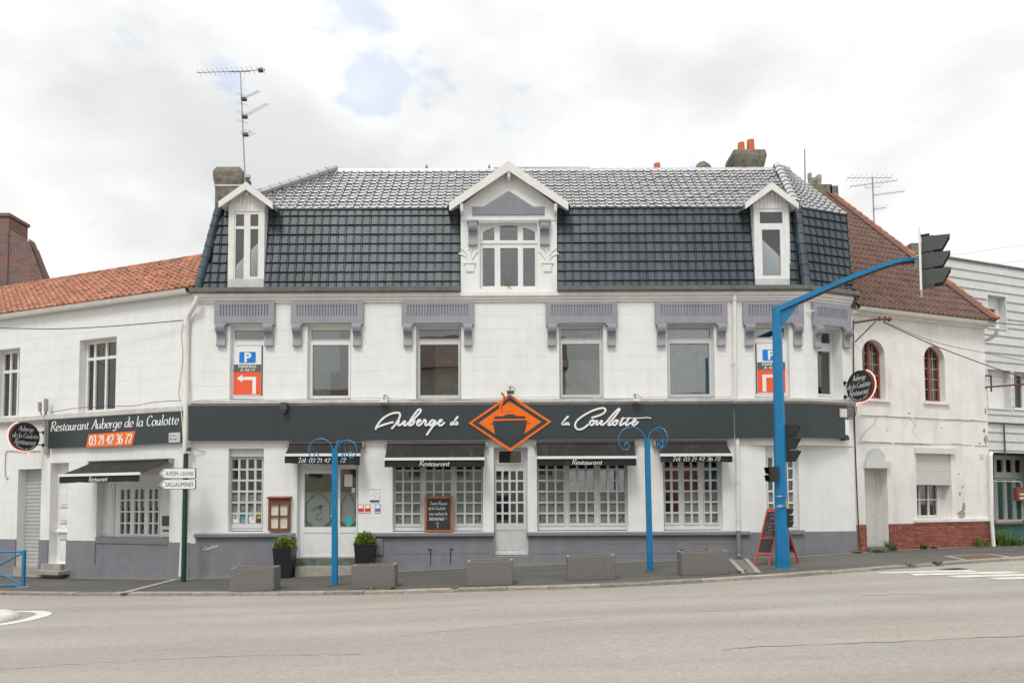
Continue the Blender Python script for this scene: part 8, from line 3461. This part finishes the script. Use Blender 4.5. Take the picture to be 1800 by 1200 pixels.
for k, (z_, a_, b_) in enumerate(((1.22, -.08, .07), (1.12, -.05, .04), (1.0, -.09, .1), (0.92, -.07, .02), (0.84, -.04, .08), (0.77, -.08, .06), (0.70, -.1, .1))):
    n_ = 14
    ribbon(mb, [Vector((a_ + (b_ - a_) * i / n_, z_ * Hb / 1.35 + 0.012 * math.sin(i * 2.3 + k))) for i in range(n_ + 1)], 0.007, 0.004 + k * 0.0002)
obj('chalk_text', mb, M['chalk_red'], sl_)
back_foot = Vector((at_y(1391, 997, YA + 0.35).x, YA + 0.35, 0))
back_foot.z = walk_z(back_foot.x, back_foot.y)
B_ = AB(back_foot, (ft + upv) - back_foot + Vector((0, 0, -0.04)), sv)
hb2 = ((ft + upv) - back_foot).length * 0.98
mb = MB(B_)
fr2 = (-0.17, 0.17, 0.0, hb2)
mb.fill(fr2, [(-0.135, 0.135, -0.01, 0.25), (-0.135, 0.135, 0.30, hb2 - 0.08)], -0.02, 0.02)
obj('back_frame', mb, M['red'], ab)
mb = MB(B_)
mb.box(-0.137, 0.137, -0.006, 0.006, 0.29, hb2 - 0.07)
obj('back_slate', mb, M['board'], ab)

# ------------------------------------------------------------------ blue railing at the left edge
p = ground_hit(41, 1031)
rl_t = thing('street_railing', (p.x - 0.8, p.y, p.z), 'blue painted street railing with crossed bars and ring', 'railing')
YR = p.y
top = at_y(41, 967, YR)
H_ = top.z - p.z
W_ = 1.5
x1, x0 = p.x, p.x - W_
zr = p.z
sag = -0.02
def rod(a, b, r_, name):
    mb = MB()
    mb.tube([Vector(a), Vector(b)], r_, 8)
    obj(name, mb, M['blue'], rl_t, smooth=True)
for x in (x0, x1):
    mb = MB()
    mb.box(x - 0.03, x + 0.03, YR - 0.03, YR + 0.03, zr - 0.1, zr + H_ + 0.01)
    obj('post', mb, M['blue'], rl_t)
rod((x0, YR, zr + H_ - 0.03), (x1, YR, zr + H_ - 0.03), 0.024, 'top_rail')
rod((x0, YR, zr + 0.05), (x1, YR, zr + 0.03), 0.024, 'bottom_rail')
cx, cz = (x0 + x1) / 2, zr + H_ * 0.5
rg = 0.13
for sx, sz in ((-1, -1), (1, -1), (1, 1), (-1, 1)):
    d_ = Vector((sx * (W_ / 2), 0, sz * (H_ / 2 - 0.04)))
    l_ = d_.length
    a = Vector((cx, YR, cz)) + d_ * (rg / l_)
    rod(a, Vector((cx, YR, cz)) + d_ * 0.98, 0.02, 'brace')
mb = MB()
mb.tube([(cx + math.cos(R(k * 15)) * rg, YR, cz + math.sin(R(k * 15)) * rg) for k in range(25)], 0.02, 8, cap=False)
obj('ring', mb, M['blue'], rl_t, smooth=True)
mb = MB()
mb.box(x1 - 0.12, x1 + 0.14, YR - 0.1, YR + 0.1, zr - 0.03, zr + 0.012)
obj('foot_pad', mb, M['stone'], rl_t)

# ================================================================== aerials
def aerial_left():
    Y_ = 1.6
    t = thing('roof_aerial', tuple(at_y(431, 320, Y_)), 'tall television aerial mast with four antennas above the left dormer', 'aerial')
    b, tp = at_y(431.5, 330, Y_), at_y(422.5, 125, Y_)
    mb = MB()
    mb.tube([b - Vector((0, 0, 0.6)), b, tp], [0.024, 0.022, 0.016], 8)
    obj('mast', mb, M['steel'], t, smooth=True)
    # long one, broadside
    a, c = at_y(346, 128, Y_), at_y(466, 122.5, Y_)
    mb = MB()
    mb.tube([a, at_y(405, 125.8, Y_), at_y(440, 124.5, Y_), c], 0.010, 6)
    mb.tube([at_y(405, 127, Y_), at_y(440, 126, Y_)], 0.008, 6)
    for k in range(14):
        q_ = a + (c - a) * (k + 0.5) / 14
        mb.tube([q_ - Vector((0, 0.16, 0)), q_ + Vector((0, 0.16, 0))], 0.005, 5)
    an = obj('antenna', mb, M['steel'], t)
    mb = MB()
    q_ = at_y(458, 123.5, Y_)
    mb.box(q_.x - 0.06, q_.x + 0.06, Y_ - 0.05, Y_ + 0.05, q_.z - 0.04, q_.z + 0.03)
    mb.tube([at_y(461, 119, Y_), at_y(465.5, 122, Y_), at_y(464, 128, Y_)], 0.006, 5)
    obj('dipole_box', mb, M['char'], an)
    for (y0, x1_, y1_, n, el) in ((174, 456, 159.5, 12, 0.14), (205, 471, 182, 12, 0.17), (236.5, 441, 230, 5, 0.32)):
        mp_ = at_y(424.5 + (y0 - 125) * 0.043, y0, Y_)
        e_ = at_y(x1_, y1_, Y_ + 0.4)
        mb = MB()
        mb.tube([mp_ - (e_ - mp_) * 0.08, mp_, e_], 0.009, 6)
        d_ = (e_ - mp_)
        sd = Vector((0.92, 0.3, -0.22))
        for k in range(n):
            q_ = mp_ + d_ * ((k + 0.3) / n)
            mb.tube([q_ - sd * el * 0.5, q_ + sd * el * 0.5], 0.004, 5)
        for dz in ((0.14, 0.10, -0.14, -0.10) if n > 6 else ()):
            q_ = mp_ - d_ * 0.05 + Vector((0, 0, dz))
            mb.tube([q_ - sd * 0.15, q_ + sd * 0.16], 0.004, 5)
        obj('antenna', mb, M['steel'], t)
        mb = MB()
        mb.box(mp_.x - 0.04, mp_.x + 0.10, Y_ - 0.04, Y_ + 0.06, mp_.z - 0.035, mp_.z + 0.03)
        obj('clamp', mb, M['char'], t)
    q_ = at_y(436, 310.5, Y_)
    mb = MB()
    mb.box(q_.x - 0.06, q_.x + 0.06, Y_ - 0.05, Y_ + 0.05, q_.z - 0.04, q_.z + 0.04)
    obj('amplifier', mb, M['zinc_pale'], t)


aerial_left()


def aerial_right():
    Y_ = 7.0
    t = thing('roof_aerial', tuple(at_y(1537, 400, Y_)), 'television aerial above the brown roof of the neighbour house', 'aerial')
    mb = MB()
    mb.tube([at_y(1537, 405, Y_), at_y(1533.5, 311, Y_)], 0.024, 8)
    obj('mast', mb, M['steel'], t, smooth=True)
    for (xa, ya, xb, yb, n, el) in ((1488, 313, 1568, 312.5, 9, 0.35), (1494, 328, 1578, 317, 12, 0.2), (1534, 343.5, 1590, 336, 10, 0.2), (1534, 368, 1558, 365, 5, 0.3)):
        a, c = at_y(xa, ya, Y_), at_y(xb, yb, Y_)
        mb = MB()
        mb.tube([a, c], 0.011, 6)
        for k in range(n):
            q_ = a + (c - a) * (k + 0.5) / n
            mb.tube([q_ - Vector((0.05, el, 0.02)), q_ + Vector((0.05, el, 0.02))], 0.005, 5)
        obj('antenna', mb, M['steel'], t)
    mb = MB()
    mb.tube(spline([at_y(1521, 325, Y_), at_y(1523, 331, Y_), at_y(1535, 329, Y_), at_y(1548, 327, Y_), at_y(1551, 321, Y_)], 4), 0.009, 6)
    obj('antenna', mb, M['steel'], t)


aerial_right()
mb = MB()
mb.tube([at_y(1415.5, 345, 4.0), at_y(1414.5, 262, 4.0)], [0.02, 0.014], 8)
tag(obj('lightning_rod', mb, M['char']), 'plain thin dark rod standing behind the right roof hip', 'rod')

# ================================================================== cables, brackets and boxes
def cable(name, pts, r_, label, m_=None):
    mb = MB()
    if name in ('overhead_cable', 'service_cable'):           # runs on out of sight to the next pole
        far = pts[-1] if pts[-1].x > 0 else pts[0]
        ref = pts[-2] if pts[-1].x > 0 else pts[1]
        end = far + (far - ref) * 4
        pts = pts + [end] if pts[-1].x > 0 else [end] + pts
    mb.tube(spline(pts, 8), r_, 6)
    return tag(obj(name, mb, m_ or M['cable'], smooth=True), label, 'cable')


def lpt(px, py, w):
    u, z = LEFT.at(px, py, w)
    return LEFT.pt(u, w, z)


def mpt(px, py, w):
    u, z = MAIN.at(px, py, w)
    return MAIN.pt(u, w, z)


def rpt(px, py, w):
    u, z = RIGHT.at(px, py, w)
    return RIGHT.pt(u, w, z)


cable('overhead_cable', [lpt(-150, 555, 2.0), lpt(-60, 570, 1.2), lpt(0, 576, 0.8), lpt(100, 578, 0.5), lpt(200, 573, 0.3), lpt(322, 563, 0.12)], 0.011, 'black cable strung across the side wing below its gutter')
cable('wall_cable', [lpt(322, 566, 0.03), lpt(319, 590, 0.02), lpt(321, 630, 0.02), lpt(314, 690, 0.02), lpt(318, 704, 0.02)], 0.006, 'thin pale cable hanging down the wing wall beside the downpipe', M['cable_grey'])
cable('ledge_cable', [lpt(90, 724, .135), lpt(140, 716.5, .14), lpt(190, 714, .14), lpt(235, 713, .14), lpt(270, 707, .14), lpt(318, 703.5, .14)], 0.008, 'thin cable drooping along the ledge of the side wing')
cable('sign_cable', [lpt(317, 706, .14), lpt(320, 735, .14), lpt(322, 765, .14), lpt(323, 783, .13)], 0.013, 'cream cable running down the right end of the wing sign', M['pipe'])
cable('ledge_cable', [mpt(345, 703, .15), mpt(420, 701, .155), mpt(470, 702, .155), mpt(560, 700.5, .155), mpt(680, 699.5, .155), mpt(760, 703, .155), mpt(880, 699, .155), mpt(1000, 698, .155), mpt(1080, 700, .155), mpt(1180, 696.5, .155), mpt(1285, 697, .155)], 0.006, 'thin cable lying along the main ledge', M['cable_grey'])
cable('service_cable', [rpt(1552, 566, 0.55), rpt(1640, 606, 0.9), rpt(1730, 640, 1.5), rpt(1830, 675, 2.5)], 0.011, 'thick black cable leading right from the iron bracket')
cable('service_cable', [rpt(1552, 564, 0.55), rpt(1640, 600, 0.9), rpt(1730, 620, 1.5), rpt(1830, 640, 2.5)], 0.006, 'thinner dark cable leading right from the iron bracket')
cable('overhead_cable', [rpt(1735, 566, 0.25), rpt(1770, 569, 0.6), rpt(1830, 574, 1.2)], 0.013, 'short black cable at the end of the brown roof gutter')
cable('overhead_cable', [rpt(1640, 451, -2.0), rpt(1700, 445, -3), rpt(1760, 436, -4), rpt(1850, 424, -6)], 0.006, 'thin wire crossing the sky above the grey boarded building', M['cable_grey'])
cable('overhead_cable', [rpt(1700, 470, -2.5), rpt(1760, 463, -3.5), rpt(1850, 452, -5)], 0.006, 'lower thin wire crossing the sky at the right edge', M['cable_grey'])
cable('wall_cable', [rpt(1500, 562, .02), rpt(1500.5, 640, .02), rpt(1502, 735, .02), rpt(1505, 830, .02), rpt(1509, 920, .03), rpt(1513, 968, .04)], 0.014, 'dark cable running down the joint between restaurant and neighbour house', M['cable'])

# iron service bracket on the neighbour house
ib = thing('service_bracket', tuple(rpt(1505, 600, 0)), 'rusty iron cable bracket under the brown roof', 'bracket')
mb = MB()
mb.tube([rpt(1502, 567, .03), rpt(1540, 561, .5), rpt(1567, 561, .62)], 0.028, 8)
obj('beam', mb, M['rust'], ib)
mb = MB()
mb.tube([rpt(1503, 601, .03), rpt(1540, 564, .48)], 0.02, 8)
obj('strut', mb, M['zinc'], ib)
for (x, y) in ((1546, 560), (1556, 560), (1563, 561)):
    a = rpt(x, y, 0.55)
    mb = MB()
    mb.lathe((a.x, a.y, a.z - 0.05), [(0.03, 0), (0.045, 0.03), (0.03, 0.06), (0.04, 0.09), (0.02, 0.11)], 8)
    obj('insulator', mb, M['rust'], ib)
# empty rusty sign frame at the right edge
sb = thing('sign_bracket', tuple(rpt(1735, 680, 0)), 'rusty projecting sign frame without a sign at the right edge', 'bracket')
mb = MB()
for (a, b, r_) in (((1732, 660, 0), (1742, 660.5, .12), .022), ((1732, 680, 0), (1742, 680, .12), .022), ((1742, 660, .12), (1742.5, 688, .13), .02)):
    mb.tube([rpt(*a), rpt(*b)], r_, 8)
obj('wall_arms', mb, M['black'], sb)
mb = MB()
mb.tube([rpt(1742, 679.5, .12), rpt(1800, 675, .95), rpt(1860, 670, 1.6)], 0.024, 8)
obj('beam', mb, M['rust'], sb)
mb = MB()
mb.tube([rpt(1743, 660.5, .12), rpt(1800, 668, .95)], 0.008, 6)
obj('stay', mb, M['wood_orange'], sb)
# junction boxes by the right round sign
jb = thing('junction_box', tuple(rpt(1490, 730, 0)), 'grey electric meter and junction boxes at the end of the fascia', 'electric box')
for (x0, y0, x1, y1, w, m_) in ((1477.5, 718, 1489, 733, .16, 'shutter'), (1487, 713, 1501, 731, .10, 'zinc')):
    r = RIGHT.rect(x0, y0, x1, y1, w)
    mb = MB(RIGHT)
    mb.box(r[0], r[1], 0.0, w, r[2], r[3])
    obj('box', mb, M[m_], jb)
mb = MB()
mb.tube(spline([rpt(1505, 713, .05), rpt(1504, 728, .06), rpt(1497, 735, .1), rpt(1489, 736, .15)], 5), 0.010, 6)
obj('flex', mb, M['cable'], jb)
r = RIGHT.rect(1486, 736, 1493, 764, .135)
mb = MB(RIGHT)
mb.box(r[0], r[1], 0.131, 0.137, r[2], r[3])
obj('white_strip', mb, M['letter'], jb)
# conduits and boxes left of the wing sign
cj = thing('conduit_boxes', tuple(lpt(80, 760, 0)), 'pale conduits and fuse boxes beside the left end of the wing sign', 'electric box')
for (x, y0, y1, r_) in ((70, 707, 722, .045), (81, 701, 722, .055)):
    a, b = lpt(x, y1, .16), lpt(x, y0, .16)
    mb = MB()
    mb.tube([a, b], r_, 10)
    obj('fuse_box', mb, M['cable_grey'], cj)
mb = MB()
mb.tube([lpt(81, 722, .12), lpt(78, 738, .10), lpt(80, 752, .09), lpt(80, 785, .06)], 0.03, 8)
mb.tube([lpt(70, 722, .12), lpt(76, 734, .10), lpt(77, 750, .09)], 0.016, 6)
mb.tube([lpt(84, 740, .12), lpt(83, 790, .06)], 0.014, 6)
obj('conduit', mb, M['cable_grey'], cj)
mb = MB()
r = LEFT.rect(78, 786, 84, 798, .06)
mb.fr = LEFT
mb.box(r[0], r[1], 0.0, .07, r[2], r[3])
obj('end_box', mb, M['stone'], cj)
mb = MB()
mb.tube(spline([lpt(70, 792, .02), lpt(40, 793, .02), lpt(15, 792, .02), lpt(10, 798, .02), lpt(9, 830, .02), lpt(12, 842, .02), lpt(14, 838, .02)], 5), 0.010, 6)
obj('wall_flex', mb, M['cable_grey'], cj)
# camera or lamp hanging at the corner under the sign
kb = thing('corner_lamp', tuple(mpt(332, 790, 0.1)), 'small dark lamp under the fascia at the left corner', 'lamp')
mb = MB()
mb.tube(spline([mpt(330, 778, .1), mpt(336, 786, .12), mpt(350, 792, .06), mpt(361, 793, .02)], 5), 0.010, 6)
obj('flex', mb, M['cable_grey'], kb)
a = mpt(332.5, 789, .14)
mb = MB()
mb.lathe((a.x, a.y, a.z - 0.05), [(0.03, 0), (0.05, 0.03), (0.05, 0.07), (0.02, 0.10)], 8)
obj('lamp_head', mb, M['char'], kb)
# stub bracket on the bent end
mb = MB()
mb.tube([rpt(1419, 549, .02), rpt(1432, 545.5, .12)], 0.016, 8)
tag(obj('stub_bracket', mb, M['pipe']), 'short pale pipe stub beside the last lintel', 'bracket')

# ================================================================== gate, fence and letter box at the right
gt = thing('mesh_gate', tuple(rpt(1775, 950, 0)), 'green wire mesh gate in a pale tube frame above a green sheet wall', 'gate')
ua, ub = RIGHT.at(1747, 900, 0)[0], RIGHT.at(1797, 900, 0)[0]
zt, zb_ = z_of(RIGHT, 1770, 846, 0), z_of(RIGHT, 1770, 915, 0)
mb = MB(RIGHT)
def tube_rect(mb, a, b, c, d, w, r_):
    k = 0.07
    pts = []
    for (cx, cz, a0) in ((b - k, d - k, 0), (a + k, d - k, 90), (a + k, c + k, 180), (b - k, c + k, 270)):
        pts += [(cx + math.cos(R(a0 + q * 30)) * k, w, cz + math.sin(R(a0 + q * 30)) * k) for q in range(4)]
    pts.append(pts[0])
    mb.tube(pts, r_, 8, cap=False)
tube_rect(mb, ua, ub, zb_, zt, 0.0, 0.024)
obj('tube_frame', mb, M['stone'], gt)
mb = MB(RIGHT)
n_ = 22
for k in range(-n_, n_):
    for sg_ in (-1, 1):
        # diagonal wires clipped to the frame
        a0 = ua + (ub - ua) * (k / n_)
        p0, p1 = [a0, zb_], [a0 + (zt - zb_) * 0.75, zt]
        xs_ = [p0[0], p1[0]]
        t0 = max(0, (ua - p0[0]) / (p1[0] - p0[0]))
        t1 = min(1, (ub - p0[0]) / (p1[0] - p0[0]))
        if t1 <= t0:
            continue
        A = (p0[0] + (p1[0] - p0[0]) * t0, zb_ + (zt - zb_) * t0)
        B = (p0[0] + (p1[0] - p0[0]) * t1, zb_ + (zt - zb_) * t1)
        if sg_ < 0:
            A, B = (ua + ub - A[0], A[1]), (ua + ub - B[0], B[1])
        mb.tube([(A[0], 0.004 * sg_, A[1]), (B[0], 0.004 * sg_, B[1])], 0.0035, 4, cap=False)
stuff(obj('wire_mesh', mb, M['green_sheet'], gt, recalc=False))
mb = MB(RIGHT)
mb.box(ua - 0.03, ub + 2.5, -0.09, -0.05, 0.1, zb_ - 0.05)
obj('sheet_wall', mb, M['green_sheet'], gt)
mb = MB(RIGHT)
tube_rect(mb, ua + 0.05, ub + 0.12, zb_ - 0.1, zt + 0.1, -0.07, 0.02)
obj('green_frame', mb, M['green_sheet'], gt)
mb = MB(RIGHT)
mb.box(ua, ub + 0.3, -0.02, 0.03, zb_ - 0.10, zb_ - 0.05)
obj('lower_rail', mb, M['rust'], gt)
lb = thing('letter_box', tuple(rpt(1797, 880, 0.05)), 'small dark brown letter box with white lettering on the mesh gate', 'letter box')
r = RIGHT.rect(1788.5, 858, 1806, 879, .1)
mb = MB(RIGHT)
mb.box(r[0], r[1], -0.02, 0.1, r[2], r[3])
mb.prism([(r[0] - 0.01, r[3]), (r[1] + 0.01, r[3]), (r[1] - 0.03, r[3] + 0.03), (r[0] + 0.03, r[3] + 0.03)], -0.02, 0.11)
obj('box', mb, M['wood_red'], lb)
mb = MB(RIGHT)
for (z_, h_) in ((0.62, 0.05), (0.30, 0.05)):
    zz = r[2] + (r[3] - r[2]) * (z_ - 0.18)
    for k in range(4):
        mb.box(r[0] + 0.10 + k * 0.05, r[0] + 0.135 + k * 0.05, 0.1, 0.102, zz, zz + h_)
obj('lettering', mb, M['letter'], lb)
# house number plate
r = RIGHT.rect(1722, 798, 1728, 806)
mb = MB(RIGHT)
mb.box(r[0], r[1], 0.001, 0.012, r[2], r[3])
tag(obj('number_plate', mb, M['zinc_pale']), 'small pale blue house number plate on the old white house', 'plate')

# ================================================================== weeds
def weed(px, py, h, spread, n, label, fr=None, w=0.08, seed=1):
    if fr is not None:
        q_ = rpt(px, py, w)
        c = Vector((q_.x, q_.y, walk_z(q_.x, q_.y)))
    else:
        c = ground_hit(px, py)
        c.y = max(c.y, kerb_y(c.x) + 0.02)
        c.z = walk_z(c.x, c.y)
    rnd = random.Random(seed)
    mb = MB()
    for _ in range(n):
        a = rnd.uniform(0, 6.28)
        d_ = Vector((math.cos(a), math.sin(a), 0))
        b0 = c + d_ * spread * rnd.uniform(0, 1) * Vector((1, .4, 1)).length / 1.5
        b0.z = c.z - 0.01
        hh_ = h * rnd.uniform(0.35, 1.0)
        tip = b0 + d_ * rnd.uniform(0.02, 0.10) + Vector((0, 0, hh_))
        sd = Vector((-d_.y, d_.x, 0)) * rnd.uniform(0.006, 0.012)
        m1 = (b0 + tip) / 2 + Vector((0, 0, hh_ * 0.1))
        k = len(mb.v)
        mb.v += [b0 - sd * 0.5, b0 + sd * 0.5, m1 + sd, m1 - sd, tip]
        mb.f += [(k, k + 1, k + 2, k + 3), (k + 3, k + 2, k + 4)]
        for _l in range(4):
            q_ = b0 + (tip - b0) * rnd.uniform(0.3, 1.0)
            o = Vector((rnd.uniform(-1, 1), rnd.uniform(-1, 1), rnd.uniform(-.2, .7))).normalized() * rnd.uniform(0.025, 0.055)
            s = o.cross(Vector((0, 0, 1))).normalized() * 0.012
            k = len(mb.v)
            mb.v += [q_, q_ + o * .5 + s, q_ + o, q_ + o * .5 - s]
            mb.f.append((k, k + 1, k + 2, k + 3))
    tag(obj('weed', mb, M['weed'], recalc=False), label, 'weed', 'weeds along walls and kerb')


weed(1566, 972, 0.30, 0.13, 90, 'bushy weed at the step of the shuttered door', RIGHT, .12, 1)
weed(1545, 975, 0.09, 0.22, 70, 'low weeds before the step of the shuttered door', RIGHT, .2, 2)
weed(1625, 970, 0.18, 0.08, 40, 'small weed at the middle of the brick base', RIGHT, .08, 3)
weed(1641, 972, 0.10, 0.06, 25, 'tiny weed right of the middle of the brick base', RIGHT, .08, 4)
weed(1722, 964, 0.30, 0.25, 60, 'dry weeds at the right end of the brick base', RIGHT, .1, 5)
weed(1762, 962, 0.50, 0.22, 170, 'tall leafy weed at the foot of the gate downpipe', RIGHT, .12, 6)
weed(1785, 964, 0.26, 0.35, 220, 'low green weeds below the mesh gate', RIGHT, .12, 7)
weed(1507, 976, 0.07, 0.10, 30, 'tiny weeds at the joint of restaurant and neighbour house', RIGHT, .1, 8)
weed(1694, 997, 0.05, 0.07, 26, 'green tuft beside the gully grate', None, 0, 9)
weed(1628, 997.5, 0.04, 0.06, 18, 'small tuft on the kerb left of the gully grate', None, 0, 10)
weed(800, 1033.5, 0.045, 0.03, 16, 'tuft growing at the kerb left of the middle trough', None, 0, 11)
weed(1303, 1006, 0.05, 0.05, 20, 'tuft beside the stone channel', None, 0, 12)
weed(690, 1034.5, 0.05, 0.05, 20, 'tuft at the foot of the second trough', None, 0, 13)
weed(655, 1036, 0.03, 0.10, 20, 'flat moss tuft before the second trough', None, 0, 14)
# plant on the centre dormer sill
mb = MB()
rnd = random.Random(5)
a = mpt(895, 506, -0.02)
for k in range(3):
    tip = a + Vector((rnd.uniform(-0.05, 0.02) - 0.03 * k, -0.02, 0.10 + 0.06 * k))
    mb.tube([a, (a + tip) / 2 + Vector((0.01, 0, 0)), tip], 0.004, 5)
for k in range(26):
    q_ = a + Vector((rnd.uniform(-0.06, 0.04), -0.02 + rnd.uniform(-.02, .02), rnd.uniform(-0.08, 0.20)))
    o = Vector((rnd.uniform(-1, 1), rnd.uniform(-1, 0.2), rnd.uniform(-.5, .8))).normalized() * 0.045
    s = o.cross(Vector((0, 1, 0.3))).normalized() * 0.016
    b = len(mb.v)
    mb.v += [q_, q_ + o * .5 + s, q_ + o, q_ + o * .5 - s]
    mb.f.append((b, b + 1, b + 2, b + 3))
tag(obj('sill_plant', mb, M['leaf'], recalc=False), 'small green seedling growing on the centre dormer sill', 'plant')
